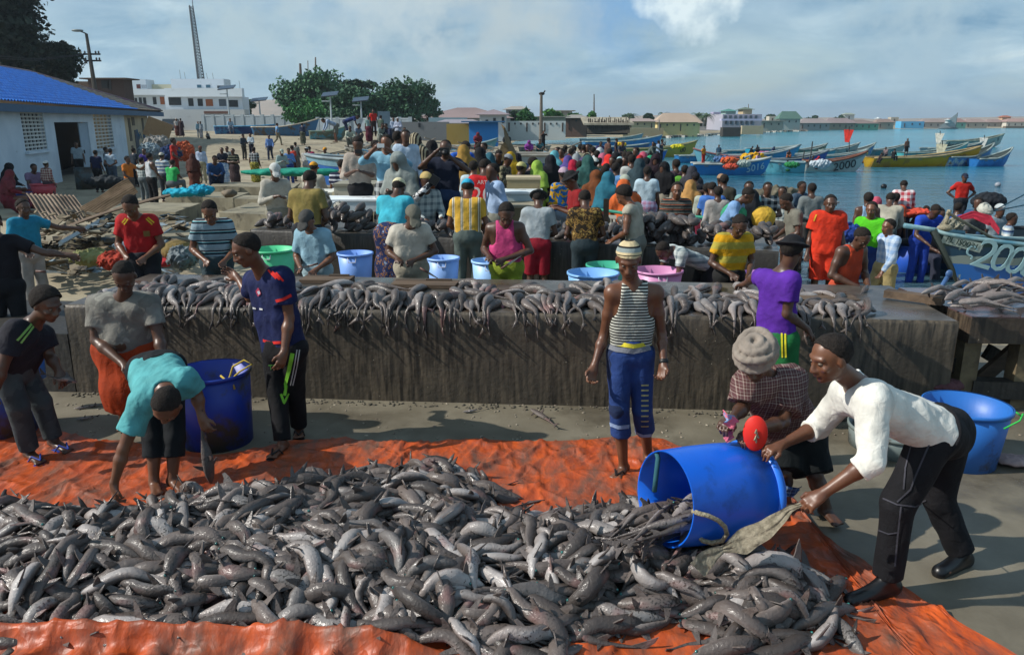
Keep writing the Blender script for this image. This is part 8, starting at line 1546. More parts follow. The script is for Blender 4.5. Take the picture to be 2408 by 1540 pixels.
CR=[
 # between the slabs and at the second slab
 (318, 458, 'work', 4, 'tee:b01f22', 'trousers:22242c', 'hair', 9.0, 0, 'man in a red football jersey with yellow stripes working behind the slab', dict(fat=1.0)),
 (495, 470, 'work', 14, 'polo:polostripe', 'trousers:3a4a50', 'hair', 8.9, 0, 'man in a blue, black and white striped polo working behind the slab', dict(fat=1.02)),
 (735, 488, 'work',-12, 'half:8fb4c4', 'trousers:9fb8c0', 'cap:4a4a48', 8.7, 0, 'man in a pale blue shirt and grey cap bending over the slab with a knife', dict(fat=1.02)),
 (962, 476, 'work2', 4, 'tee:c4beb0', 'trousers:a39c8a', 'cap:6e6c60', 8.55, 0, 'stout man in a stained white tee and faded cap gutting fish', dict(fat=1.12)),
 (1190, 474, 'work2',-14, 'tank:c8447c', 'trousers:8a9a30', 'hair', 8.5, 0, 'man in a bright pink tank top with a knife in his hands', dict(fat=1.08)),
 (1727, 503, 'work', 8, 'polo:yellowhoops', 'trousers:222222', 'hair', 8.35, 0, 'man in a yellow striped polo behind the fish at the right', dict(fat=1.03)),
 (2003, 533, 'work', 22, 'tank:c4482a', 'trousers:b84a30', 'hair', 8.0, 0, 'muscular man in an orange red tank top cutting fish at the right', dict(fat=1.04, arm=1.2)),
 (50, 470, 'reach', 60, 'polo:2488a8', 'trousers:94908c', 'hair', 9.8, 0, 'man in a teal blue polo and pale trousers behind the left end of the slab', {}),
 (-22, 500, 'reach', 25, 'tee:1c1a20', 'trousers:1c1c20', 'hair', 7.6, 0, 'man in a black tee half cut off by the left edge of the view', {}),
 (914, 423, 'lean', 168, 'tee:3fb0c4', 'sarong:batik', 'kufi:d8cfa8', 11.05,-.1, 'man seen from behind in a stained turquoise tee and blue patterned sarong', dict(sl=.95)),
 (1098, 421, 'work', 180, 'tee:yellowbars', 'trousers:54605c', 'kufi:2ea4c8', 10.75,-.05, 'man seen from behind in a yellow and white striped shirt and grey jeans', {}),
 (1265, 447, 'work', 174, 'tee:9fa8ac', 'shorts:8c1428', 'bucket:3a3c3c', 10.6,-.05, 'man seen from behind in a grey tee, crimson shorts and dark bucket hat', {}),
 (1378, 452, 'work', 180, 'tee:brownpat', 'trousers:2c3a40', 'hair', 10.4,-.05, 'man seen from behind in a brown mottled shirt at the second slab', {}),
 (1497, 440, 'work',-118, 'vest:a8a494', 'trousers:7a7c74', 'afro', 10.2, 0, 'youth in a dirty white sleeveless shirt turned left at the second slab', {}),
 (715, 405, 'work', 172, 'polo:8a7a44', 'trousers:22242a', 'hair', 11.3,-.1, 'man seen from behind in an olive mustard shirt at the second slab', {}),
 (1652, 568, 'bent',-70, 'tee:plaidlt', 'trousers:16181c', 'hair', 9.3, 0, 'man in a pale checked shirt bent double behind the yellow polo man', {}),
 (1593, 430, 'stand',-8, 'tee:multistripe', 'trousers:2a2c30', 'hair', 12.7, N_, 'laughing man in a dark multicoloured striped tee behind the fish stack', dict(fat=1.05)),
 (1353, 400, 'phone',-80, 'polo:8c1c20', 'trousers:3a3c44', 'bucket:1a1a1c', 13.2, N_, 'man in a maroon polo with yellow collar and black hat, in profile', {}),
 (1876, 457, 'work',-88, 'polo:77756a', 'trousers:2c2c30', 'hair', 10.9, 0, 'man in a grey brown shirt turned left at the right end of the second slab', {}),
 (1954, 460, 'stand',-12, 'tee:dc3a20', 'shorts:d83a22', 'hair', 10.5,-.1, 'tall man in a shiny orange red football kit at the water edge', dict(loose=.035)),
 (2052, 476, 'walk',-35, 'tee:5ad024', 'shorts:1c3a7c', 'hair', 12.2,-.45, 'man in a neon green tee and blue shorts wading out of the water', dict(shoe='none')),
 (2094, 517, 'walk',-78, 'long:plaidblue', 'trousers:a39468', 'hair', 10.6,-.3, 'man in a pale blue checked shirt and khaki trousers striding along the water edge', dict(bloose=.04)),
 (1706, 442, 'lean', 60, 'tee:7fa4d0', 'trousers:8f938c', 'hair', 13.4, N_, 'man in a light blue tee and pale trousers stooping behind the yellow polo man', {}),
 (644, 382, 'phone', 25, 'long:b4b0a4', 'trousers:8a8678', 'cap:c4c6c2', 14.6,-.25, 'man in a white cap and open cream shirt standing behind the second slab', {}),
 # on and behind the low blocks
 (841, 323, 'phone', 8, 'rolled:b0a498', 'trousers:18181c', 'hair', 15.0, N_, 'man in a pink beige shirt looking at his phone', {}),
 (909, 319, 'photo',-8, 'rolled:84b8d0', 'sarong:plaidbw', 'hair', 14.4, N_, 'man in a long light blue shirt and patterned scarf filming with a phone', {}),
 (1048, 331, 'photo',-10, 'polo:1a2236', 'trousers:243a5c', 'bald', 13.9, N_, 'photographer in a dark navy shirt holding a camera to his face', {}),
 (940, 362, 'phone',-25, 'long:8f9490', 'robe:8c8a84', 'veil:8a928e', 13.7, N_, 'girl wrapped in a long grey veil beside the photographer', dict(veil=.5)),
 (994, 401, 'sit', 30, 'long:plaidlt', 'trousers:20242c', 'kufi:c4ac70', 13.7,-.1, 'old man in an embroidered cap and pale checked shirt holding a long lens camera', {}),
 (1136, 378, 'work', 175, 'tee:c01f24', 'trousers:241a20', 'hair', 14.6, N_, 'man seen from behind in a red football shirt with the number 20', {}),
 (1160, 386, 'behind',-70, 'long:a4bcdc', 'trousers:88887c', 'bald', 13.9, N_, 'stout bald man in a loose pale blue shirt turned left', dict(fat=1.15)),
 (1113, 380, 'stand', 170, 'long:b8ccd4', 'trousers:3a3a40', 'hair', 16.5, N_, 'person in a white shirt just left of the red number 20 shirt', {}),
 (934, 310, 'stand', 150, 'tee:6f7c7c', 'trousers:3a3a3c', 'hair', 17.2, 0, 'man in a grey green tee standing behind the filming man', {}), (953, 307, 'stand', 10, 'long:b4c8dc', 'trousers:2a2c34', 'hair', 17.0, 0, 'tall man in sunglasses and a white shirt behind the girl in grey', {}),
 (977, 317, 'stand', 160, 'long:1f2f5c', 'robe:22376c', 'veil:zebra', 18.0, 0, 'woman in a zebra striped headscarf and blue dress', {}), (881, 331, 'photo', 60, 'tee:77807c', 'trousers:5f6258', 'hair', 21.5, N_, 'man in a grey tee raising a phone beside the blue hull', {}),
 (1016, 334, 'stand', 150, 'long:a85a2c', 'robe:7a4a2c', 'veil:181618', 19., N_, 'woman in black headscarf and orange brown dress left of the photographer', {}), (1075, 334, 'lean', 30, 'tee:2458b8', 'trousers:2c2c34', 'hair', 18.5, N_, 'man in a bright blue tee stooping right behind the photographer', {}),
 (1090, 345, 'stand', 180, 'long:8a6a34', 'robe:7a5c30', 'veil:9a7838', 17.8, N_, 'woman in a yellow brown patterned wrap right of the photographer', {}), (1060, 415, 'sit', 160, 'long:5a6a70', 'trousers:4a5458', 'hair', 15.0,-.1, 'person in slate clothes seated behind the photographer', {}),
 (732, 380, 'sit', 172, 'long:b8b4a4', 'trousers:5a4a3c', 'cap:d89a2c', 20.,-.15, 'man in a cream shirt and orange cap sitting with his back turned', {}), (801, 377, 'sit', 185, 'tee:navystripe', 'trousers:7a4a44', 'hair', 19.6,-.15, 'boy in a navy and white striped tee sitting with his back turned', {}),
 (661, 350, 'phone', 30, 'long:9cb0ac', 'trousers:6a7474', 'cap:a8b4a8', N_, N_, 'man in a pale green shirt and cap left of the green net', {}), (678, 349, 'phone', 20, 'long:5f90d0', 'trousers:2c4484', 'hair', N_, N_, 'man in a mid blue shirt by the green net', {}),
 (686, 343, 'stand', 160, 'tee:b03a2c', 'trousers:4a2c2c', 'hair', N_, N_, 'person in a red tee half hidden behind the mid blue shirt', {}), (694, 335, 'stand', 175, 'tee:6a706c', 'sarong:5a5a58', 'hair', N_, N_, 'man in grey seen from behind near the green net', {}),
 (718, 346, 'phone', 150, 'long:a8a8a4', 'trousers:9a9a98', 'kufi:c8c8c4', N_, N_, 'man in a long grey white shirt and white cap', {}), (727, 345, 'phone',-160, 'tee:b4245c', 'trousers:5a2c3c', 'hair', N_, N_, 'man in a magenta tee beside the man in a white cap', {}),
 (764, 346, 'stand',-20, 'long:9cac9c', 'trousers:3a4044', 'cap:d8962c', N_, N_, 'man in an orange cap and pale green shirt before the blue boat', {}),
 # left part, near the blue roofed building
 (178, 334, 'stand', 20, 'polo:9aaab4', 'trousers:16181c', 'hair', 37., N_, 'man in a pale blue shirt standing in the dark doorway', {}), (12, 386, 'sit', 150, 'long:2c2a34', 'robe:3a3440', 'veil:141216', 27., N_, 'woman in a black headscarf sitting at the far left', {}),
 (73, 386, 'sit', 60, 'tee:7c6884', 'trousers:8a3c3c', 'hair', 27., N_, 'person in a mauve tee sitting before the lattice window', {}), (106, 378, 'stand', 165, 'long:plaidred', 'trousers:4a3c40', 'kufi:d8dcd8', 26., N_, 'man in a white cap and red checked shirt with a towel over his shoulder', {}),
 (223, 354, 'stand', 178, 'tee:1c2648', 'trousers:14161c', 'hair', N_, N_, 'man in a navy tee seen from behind right of the doorway', {}), (247, 347, 'stand', 120, 'tee:6a747c', 'trousers:2c3036', 'hair', N_, N_, 'person in grey behind the folded arms man', {}),
 (258, 350, 'behind', 180, 'polo:a8bccc', 'trousers:4a5a6c', 'hair', N_, N_, 'man in a pale shirt with his arms folded behind his back', {}), (298, 368, 'reach', 75, 'tee:c8742c', 'trousers:4a4848', 'hair', 26., N_, 'boy in an orange tee and grey trousers reaching right', {}),
 (313, 349, 'stand', 150, 'polo:22303e', 'trousers:1a1e26', 'hair', N_, N_, 'man in a dark slate shirt behind the orange tee boy', {}), (338, 350, 'stand', 10, 'tee:4a3c8c', 'trousers:2c2c38', 'hair', N_, N_, 'man in a purple striped tee by the beige wall', {}), (331, 371, 'stand', 160, 'tee:plaidlt', 'trousers:5a6468', 'hair', 27., N_, 'man in a pale checked shirt behind the white tank top', {}),
 (350, 361, 'reach', 150, 'tank:c0c4c8', 'trousers:16161a', 'hair', 25.5, N_, 'man in a white tank top and black trousers with an arm stretched out', {}), (379, 358, 'stand', 175, 'tee:bluestripe', 'trousers:3a4048', 'kufi:c8c4b4', 28., N_, 'man in a white cap and blue striped tee', {}),
 (400, 377, 'sit', 165, 'tee:2fa858', 'trousers:5a6064', 'hair', 25., .18, 'boy in a bright green tee perched on the concrete block', {}), (406, 325, 'reach', 100, 'tee:a82c24', 'shorts:7c241e', 'hair', 31., 0, 'tall man in a long red shirt towering over the group', {}),
 (452, 363, 'stand', 175, 'long:5a2c20', 'robe:5c3024', 'veil:4a2820', 29., N_, 'person in a rust brown robe seen from behind', {}), (470, 343, 'stand', 5, 'long:b4c4dc', 'trousers:a0987c', 'kufi:7c4a3c', N_, N_, 'man in a white long sleeved shirt and khaki trousers facing the camera', {}),
 (502, 366, 'squat', 30, 'long:1f4878', 'trousers:1c2c48', 'hair', 31., N_, 'person in blue squatting right of the white shirt', {}), (521, 348, 'cross', 8, 'tee:1c2434', 'sarong:plaidblue', 'hair', N_, N_, 'man in a dark tee and blue checked sarong', {}),
 (533, 345, 'stand', 5, 'long:b0b0a8', 'trousers:2c2c30', 'hair', N_, N_, 'person in white between the two sarong wearers', {}), (547, 350, 'cross',-8, 'tee:darkstripe', 'sarong:3a2c30', 'hair', N_, N_, 'man in a black and cream striped tee and dark sarong', {}),
 (596, 347, 'stand', 175, 'tee:plaidbw', 'sarong:yellowsarong', 'hair', N_, N_, 'man in a checked shirt and yellow green sarong walking off', {}), (571, 316, 'cross', 60, 'long:2c3844', 'trousers:3c3a34', 'hair', N_, N_, 'man in dark clothes on the open sand', {}),
 (588, 314, 'cross',-20, 'long:a8b8c4', 'trousers:1c2030', 'hair', N_, N_, 'man in a white shirt beside the man in dark clothes', {}), (632, 318, 'walk', 10, 'long:5f84c0', 'trousers:1e2c44', 'hair', N_, N_, 'man in a blue shirt and dark jeans walking alone on the sand', {}),
 (651, 290, 'walk', 120, 'tee:6fa0cc', 'trousers:7a7460', 'hair', N_, N_, 'man in a light blue tee and khaki trousers near the beached boats', {}), (710, 290, 'stand', 170, 'long:1c2a44', 'sarong:darkstripe', 'hair', N_, N_, 'man in navy with a yellow and black striped sarong', {}),
 (414, 278, 'stand', 10, 'polo:b8b4b0', 'sarong:5a3028', 'kufi:c8c0b0', 70., N_, 'man in a white shirt and brown sarong by the parked car', {}), (424, 279, 'stand',-170, 'long:4a3c40', 'robe:3c2c30', 'hair', 70., N_, 'dark robed person right behind the brown sarong', {}),
 (465, 286, 'stand', 30, 'long:7fa0b0', 'trousers:6a7a84', 'hair', 68., N_, 'man in pale blue grey on the sand before the wall, left of a pair', {}), (471, 286, 'stand',-30, 'long:9aa4ac', 'trousers:8a8c90', 'hair', 67., N_, 'man in pale grey robes, right of the pair before the wall', {}), (489, 310, 'squat',-20, 'long:7a7a7c', 'trousers:20222a', 'hair', 66., N_, 'person squatting right of the pair before the wall', {}),
 (540, 279, 'sit', 30, 'long:8aa4b8', 'trousers:5a6478', 'hair', 81., 1.3, 'man sitting on the dark blue beached boat', {}), (12, 612-210, 'sit', 120, 'long:7c2430', 'robe:6a2430', 'veil:6a2c34', 24., N_, 'woman in dark red sitting at the left edge', {}),
 # on the clutter of boats
 (877, 258, 'stand', 20, 'tee:c82c24', 'trousers:3c2c28', 'hair', 52., 1.5, 'boy in a red shirt with a yellow number standing highest on the clutter', {}), (866, 272, 'stand', 10, 'tee:8aa4a0', 'sarong:5a2434', 'hair', 52., 1.1, 'man in pale grey with a maroon sarong on the clutter', {}), (895, 272, 'stand', 150, 'tee:4a5c50', 'trousers:3a3c34', 'hair', 54., 1.1, 'person in dark green behind the red shirt boy', {}),
 (895, 290, 'squat', 40, 'long:8a948c', 'trousers:6a6c64', 'hair', 50., 1., 'man in grey crouching below the red shirt boy', {}), (914, 291, 'squat',-40, 'long:242c44', 'trousers:20242c', 'hair', 50., 1., 'person in dark navy crouching right of the red shirt boy', {}), (925, 277, 'stand', 10, 'long:a4b4cc', 'trousers:3c4048', 'hair', 54., 1., 'man in pale blue, left of two standing by the gate', {}), (935, 276, 'cross',-10, 'long:b4bcd0', 'sarong:a4acbc', 'kufi:c4c4c4', 53., 1., 'man in white robes, right of two standing by the gate', {}),
 (814, 272, 'bent', 100, 'tee:243468', 'trousers:2c3450', 'hair', 54., 1.1, 'boy in dark blue stooping on the clutter', {}), (786, 280, 'bent',-60, 'long:94a8c0', 'shorts:6a6c64', 'hair', 53., 1.0, 'man in pale blue bending over the green net', {}), (838, 291, 'squat', 60, 'tee:6f7c8c', 'trousers:5a5c5c', 'hair', 51., 1., 'child in grey sitting on the clutter', {}), (823, 297, 'squat', 10, 'long:a8b0a0', 'trousers:6a6c64', 'hair', 50., .9, 'man in cream seated low on the clutter', {}),
 (951, 300, 'squat', 10, 'long:8c7c80', 'trousers:6a5c5c', 'hair', 50., 1., 'person in mauve seated by the beige panel', {}), (1123, 312, 'squat', 10, 'long:6a2430', 'robe:6a2430', 'veil:6a2432', 46., .9, 'woman in maroon sitting on the clutter', {}), (1192, 315, 'squat', 0, 'long:202428', 'robe:202428', 'veil:202428', 48., .8, 'person in black seated above the sacking', {}), (1278, 308, 'photo', 30, 'tee:181a1e', 'trousers:141619', 'hair', 50., .7, 'dark figure standing right of the wooden pole', {}), (1244, 331, 'squat', 0, 'long:6a2c7c', 'robe:6a2c7c', 'veil:7a3488', 40., .7, 'woman in purple sitting before the wooden pole', {}), (1269, 328, 'squat', 0, 'tee:3a6a74', 'trousers:2c4448', 'hair', 41., .7, 'person in teal crouching by the wooden pole', {}),
]
# the dense crowd at the water: px, top, pose, turn, top, bottom, hat, Y, label
C2="""1126 338 stand 150 tee:2c3440 trousers:222228 hair 24 dark haired man in slate, left of a pair behind the blue shirt
1138 337 stand -30 long:b0b8b8 trousers:333338 hair 24 man in a pale collared shirt, right of a pair behind the blue shirt
1129 350 stand 180 long:14141a robe:14141a veil:121216 20 woman in a black headscarf above the red number shirt
1151 362 stand 180 long:a03040 robe:3a4c5c veil:2c6070 21 woman in a teal scarf and pink red wrap
1172 354 phone 10 tee:16181c trousers:1c1c22 hair 21 man in a black printed tee holding a white paper
1189 361 phone 60 long:camo trousers:camo kufi:8a9098 20 man in camouflage clothes facing right
1201 360 stand 180 long:b0902c robe:b04c28 veil:b8941c 21 woman in a mustard yellow headscarf and orange dress
1216 363 stand 180 long:1c1c24 robe:1c1c24 veil:181820 22 woman in black right of the mustard headscarf
1216 380 sit 160 long:b4ac98 trousers:9c9484 kufi:c4bc7c 18.2 elderly man in cream with a pink scarf sitting on the boxes
1240 371 sit 120 long:3a3840 trousers:181a20 hair 18.6 man in dark clothes and white scarf seated with his arm out
1264 381 stand 170 long:8ca848 robe:86a044 veil:8fb048 18.4 woman in a lime green veil
1295 368 stand 180 long:14161e robe:14161e veil:12141c 19 tall woman in a long black veil right of the lime green one
1304 357 stand 170 long:9ca8a8 trousers:44484c veil:5fa8b4 23 woman in grey with a light teal scarf
1322 350 stand 175 long:a84c24 robe:8c4424 hair 25 person in burnt orange near the end of the long hull
1326 392 stand 178 long:shawl trousers:8090a0 kufi:b8a0b0 15.2 man wrapped in a blue and yellow patterned shawl
1336 369 stand 170 long:54447c robe:4c4074 veil:54488c 21 woman in a violet veil
1348 379 stand 175 long:a01c34 robe:7c1c2c veil:a81c38 19.5 woman in a crimson veil behind the black hat
1356 364 stand 160 long:8c9498 robe:7c8488 veil:8c9498 22 woman in a pale grey veil left of the teal one
1364 380 stand 170 long:c0b890 robe:a8a07c hair 18.5 person in cream yellow by the teal veil
1383 369 stand 178 long:1f8478 robe:1f8c80 veil:2a5450 18 woman in a long sea green veil
1344 350 stand 150 long:7c9cc8 trousers:303848 hair 26 man in a light blue shirt at the left of the dense crowd
1365 340 stand 140 long:b4b8bc trousers:44484c hair 30 man in a white shirt at the back left of the dense crowd
1373 341 stand 165 long:9c9880 trousers:44443c hair 29 man in khaki in the back row
1382 340 stand 180 tee:44343c trousers:20242c hair 29 man in plum at the back of the crowd
1388 341 stand 180 tee:2c3448 trousers:20242c hair 29.5 man in dark blue right of the plum one
1395 346 stand 180 long:70848c trousers:30343c hair 27 man in grey blue in the back rows
1404 355 stand 160 long:2c8060 robe:2c7454 hair 24 person in green with yellow trim in the crowd
1411 349 stand 180 long:b0b8bc robe:a0a8ac veil:b4bcc0 26 woman in a white veil in the back rows
1380 362 stand 180 long:c08c98 robe:946c78 hair 22 person in pale pink in front of the khaki man
1418 363 stand 180 long:b85870 robe:a04c64 veil:b05c74 21.5 woman in a rose patterned veil
1431 366 stand 180 long:d03024 robe:b02c24 veil:d83028 21 woman in a vivid red veil
1434 350 stand 180 tee:2058b0 trousers:24304c hair 25.5 man in a royal blue shirt with white lettering
1449 361 stand 180 long:101218 robe:101218 veil:0e1016 21.5 woman in a black veil right of the vivid red one
1399 370 stand 175 long:8ca8d0 trousers:44546c kufi:c8ccc4 19.5 man in a pale blue shirt and white skullcap
1458 368 stand 178 tee:2c3c50 trousers:2c3440 cap:a4ccd4 21 man in dark clothes and a pale blue cap
1470 357 stand 175 long:303438 trousers:24282c hair 24 man in charcoal behind the pale blue cap
1472 369 stand 172 tee:b8b4b0 trousers:98907c hair 20.5 man in off white left of the white polo
1486 365 stand 165 polo:b8bcb8 trousers:24346c hair 19.4 big man in a white polo and blue trousers seen from behind
1456 374 stand 178 tee:242c48 trousers:24283c hair 19.8 man in navy before the black veil
1497 348 stand 178 tee:34303c trousers:282830 hair 25 tall dark haired man in the middle back
1505 364 stand 180 tee:243864 trousers:24304c cap:b82c28 21.5 man in blue with a red cap
1513 360 stand 180 tee:44405c trousers:34303c veil:b85068 23 person in violet with a pink headscarf
1505 376 stand 178 long:181c22 robe:181c22 veil:2c4048 18.6 woman in a wide black robe right of the white polo
1519 373 stand 180 long:14161c robe:14161c veil:101218 20.5 woman in black behind the white shirt and pink sarong
1529 365 stand 150 long:b0b8a4 trousers:74746c cap:34a878 21.5 man in a green cap and cream shirt
1542 366 stand 180 long:2c1824 robe:2c1824 veil:241620 19.6 tall woman in a dark maroon robe
1562 384 stand 178 long:a49c8c robe:948c7c veil:141418 18.4 woman in a long beige robe with a black headscarf
1523 392 stand 176 polo:b4ccd8 sarong:pinkplaid bald 16.6 man in a white shirt and pink and violet checked sarong
1591 376 stand 178 tee:54444c trousers:2c2c38 hair 19 man in a brown mauve shirt by the boats
1611 390 stand 175 tee:5c9c34 trousers:606878 hair 18.8 boy in a leaf green tee
1628 394 stand 170 long:3c444c robe:3c444c veil:34343c 18 woman in a slate veil right of the green tee
1637 404 stand 172 tee:1c2028 trousers:1c2028 cap:1c1c24 17.4 man in black with a black cap
1625 427 stand 172 long:141418 robe:141418 veil:b0844c 15.4 woman in black with an ochre headscarf
1426 386 stand 178 long:3c5470 trousers:camo hair 18.8 person in a denim shirt and black and white patterned trousers
1417 394 sit 170 long:b4b8ac trousers:5c5c54 hair 18.5 seated man in white behind the plastic chair
1405 404 sit 178 long:6c3c20 robe:5c3420 veil:6c3c1c 17.2 woman in brown sitting with her back turned
1424 408 sit 170 long:24748c robe:8c1c34 veil:24687c 17 woman in teal and crimson sitting on the left white chair
1461 408 sit 20 long:plaidblue trousers:24304c kufi:b0b8a8 17.2 man in blue check writing at a small table
1479 428 squat 178 long:c8602c robe:b4582c veil:c8602c 15.8 child in an orange scarf by the marked white chair
1431 325 stand 90 long:5c4038 robe:5c4038 hair 40 figure in a brown robe standing by the boats at the back
1450 326 stand 90 tee:20283c trousers:1c2430 hair 42 dark figure standing in the boat at the head of the bay
1525 337 lean 80 long:54605c trousers:3c4448 hair 38 man in grey green leaning over the dark blue boat
1536 334 reach 10 long:3c4a4c trousers:3c4448 hair 38 man in grey with his arm out on the boat
1549 331 stand 90 long:8ca4c0 trousers:1c242c hair 40 man in pale blue on the boats beyond the crowd
1557 328 photo 60 tee:44505c trousers:1c242c hair 40 man raising his arm on the boats beyond the crowd
1350 344 stand 175 tee:6c2c28 trousers:282830 hair 29 man in dark red at the far left back of the crowd
1312 347 stand 175 tee:202830 trousers:202028 hair 28 dark figure where the long hull ends
1329 343 stand 175 long:38404c trousers:202028 hair 30 person in slate behind the burnt orange one
1442 369 stand 180 tee:3468a0 trousers:2c3444 hair 20.3 man in steel blue between the red and the black veil
1410 372 stand 178 tee:283420 trousers:2c3444 hair 20 man in dark olive right of the white skullcap
1391 379 stand 178 tee:8c3030 trousers:2c2c34 hair 18 man in brick red right of the sea green veil
1373 372 stand 178 long:c8b8c0 robe:887c84 veil:4c4468 20 woman in a lilac grey veil left of the sea green one
1480 357 stand 178 tee:c06c44 trousers:4c4444 hair 22.6 man in a salmon orange shirt behind the white polo
1448 385 stand 165 tee:5c8cc0 trousers:2c3c64 hair 17.8 boy in light blue left of the white polo man
1664 432 stand 150 long:a8b0a4 trousers:6c1c34 hair 14.8 man in a pale shirt and crimson trousers by the water
1679 432 work 175 tee:4474c0 trousers:84887c hair 14.5 man in a mid blue tee by the water
1697 408 stand 178 long:camo trousers:3c3c30 kufi:a48468 16.6 man in camouflage with a tan cap
1704 412 point 170 tee:34342c trousers:30302c hair 16 man pointing out over the water to the right
1690 440 stand 178 long:a8a4a0 trousers:5c5854 hair 14.2 man in a grey white shirt behind the light blue tee
1762 428 stand -15 long:84b0b0 trousers:2c4474 hair 14.6 man in a pale teal shirt looking back from the water
1770 450 stand -160 long:20242a robe:20242a veil:1c2026 13.8 woman in a charcoal robe beside the pale teal shirt
1806 430 cross -5 polo:plaidbw trousers:282c34 hair 14.8 man in a black and white checked shirt with folded arms
1841 440 stand -30 polo:plaidlt shorts:54504c hair 15.4 boy in a pale checked shirt at the water
1886 428 stand 30 tee:44586c trousers:3c4044 hair 16.4 man in a slate patterned shirt looking right at the water
1911 432 behind 178 long:747c7c shorts:54504c bald 15.2 grey haired man in a long grey shirt seen from behind
2044 454 stand 170 tank:94b8d8 trousers:2c4058 hair 13.9 man in a sleeveless light blue top seen from behind in the water
2062 466 stand 170 tee:b04858 trousers:4c2c34 veil:b85064 15.6 person in a pink hood behind the neon green tee
2092 460 lean 150 long:a8a494 trousers:54605c hair 14.6 man in a cream shirt bending at the dark boat
2108 455 stand 150 tee:c05030 trousers:4c3430 hair 15.8 boy in orange behind the cream shirt
2131 429 lean 160 long:plaidwr trousers:343c54 hair 15.9 man in a red and white checked shirt leaning over the boat
2177 479 lean 0 tee:2048b4 trousers:2040a0 hair 14.0 man in a blue football shirt sitting in the water by the dark boat
2197 487 sit 10 tee:4c4444 trousers:303444 hair 14.8 boy behind the blue football shirt
2150 484 lean 60 tee:5c4444 trousers:303038 hair 16.0 man bending low behind the orange buoys
2270 407 akimbo -12 polo:b8241c trousers:20242c cap:20283c 17.2 man in a red polo and dark cap with hands on hips
2274 478 lean 20 tee:5c5c5c trousers:303038 turban:b8b8ac 14.6 man in a white turban bending in the water
2303 466 stand -40 tee:34587c trousers:20283c hair 15.4 man in blue behind the white turban
2353 478 stand 10 polo:8c9ca4 trousers:3c4448 kufi:c0c8c8 14.8 man in a white cap and grey shirt at the right
2380 502 stand 60 tee:bluestripe trousers:1c2848 hair 13.9 boy in a blue and black striped shirt at the right edge
2255 478 stand 120 tee:2050a0 trousers:20283c hair 15.6 person in blue left of the white turban
2135 326 stand 0 none shorts:14161a hair 49 bare chested man standing on the yellow boat
2103 351 sit 120 long:101216 trousers:101216 hair 50 man in black sitting on the yellow boat
2085 346 sit -60 tee:7c6c70 trousers:44444c hair 52 man crouching at the stern of the yellow boat
2069 360 squat 60 tee:3c2c2c trousers:202024 hair 49 dark figure at the square end of the yellow boat
1656 343 stand 60 tee:c8841c trousers:b02c24 hair 44 person in orange and red in the small boat
1691 341 stand -20 tee:2c4c64 trousers:5c6c70 hair 46 man in steel blue standing in the long blue boat
1784 341 squat -60 long:181c24 trousers:181c24 hair 60 person in black crouching in the second row of boats
1766 344 squat 60 long:101820 trousers:101820 hair 60 small dark figure at the left of the second row
1855 352 squat 0 none trousers:b06030 hair 52 bare backed man in orange in the boats
1753 363 bent 60 long:809094 trousers:202020 hair 44 man in grey bending over the bright blue boat
1782 360 squat 30 long:c09cb4 trousers:303038 hair 46 person in pale pink in the bright blue boat
1854 378 squat 180 tee:1c7040 trousers:1c5c38 hair 45 person in green bending in the turquoise boat
1924 368 squat 0 long:a0202c robe:8c2028 veil:a0202c 45 person in red sitting in the white boat
1818 345 squat 30 long:b07898 robe:b07898 veil:303c58 62 person in pink lying in the turquoise boat
1908 366 squat 60 tee:30383c trousers:30383c hair 47 dark figure by the poles in the white boat
1460 333 squat 30 tee:303848 trousers:303038 hair 46 person sitting in the front boat at the head of the bay
1410 333 squat 30 tee:3c3460 trousers:303038 hair 46 person in violet at the stern of the grey blue boat"""
ONBOAT={2135: .35, 2103: .3, 2085: .3, 2069: .3, 1656: .1, 1691: .1, 1784: .4, 1766: .4, 1855: .3, 1753: .2, 1782: .2, 1854: .2, 1924: .2, 1818: .4, 1908: .2, 1460: .2, 1410: .2, 1431:-.2, 1450: .2, 1525: .2, 1536: .2, 1549: .3, 1557: .3, 2131:-.1, 2270: .1, 2150:-.1}
for row in CR:
 ex=dict(row[10]); person(*row[:9], row[9], sk='b' if int(row[0]) % 3==0 else 'c',**ex)
for ln in C2.split('\n'):
 f_=ln.split(' ', 8); px=int(f_[0]); jit=(px*7) % 56-28 if px < 1660 else 0; jit += 150 if (px % 5==2 and px < 1600 and f_[2]=='stand') else 0; person(px, int(f_[1]), f_[2], int(f_[3])+jit, f_[4], f_[5], f_[6], float(f_[7].split()[0]), ONBOAT.get(px), f_[8], sk='c')
# things the people hold
def knife(p, d, L, label, c='5a3c34'):
 p=np.array(p); d=nrm(d); t=thing('knife', label, 'knife', p); MB().tube([p, p+d*.10], .012, 6).obj('handle', plain('knife_handle_'+c, c, .5), t, True); s_=nrm(np.cross(d, [0, 0, 1])); u=np.cross(s_, d)
 V=[p+d*.10+u*.014, p+d*.10-u*.014, p+d*(L+.05), p+d*.10+u*.014+s_*.003, p+d*.10-u*.014+s_*.003]; mk('blade', V, [(0, 1, 2), (3, 2, 4), (0, 2, 3), (1, 4, 2), (0, 3, 4, 1)], plain('knife_blade', '9aa0a2', .25, .6, .8), t)
knife(at(748, 620, 8.35), (-1,-.2,-.25), .26, 'long knife held by the man in the pale blue shirt'); knife(at(988, 630, 8.2), (.9,-.2,-.5), .24, 'knife held by the man in the white tee'); knife(at(1178, 632, 8.15), (.8,-.2, .55), .24, 'sharpening knife held by the man in the pink tank top'); knife(at(1968, 690, 7.6), (1,-.1,-.1), .26, 'orange handled knife of the man in the orange red tank top', 'd8481c'); knife(at(85, 638, 7.2), (1,-.1,-.02), .3, 'knife of the half hidden man at the left edge')
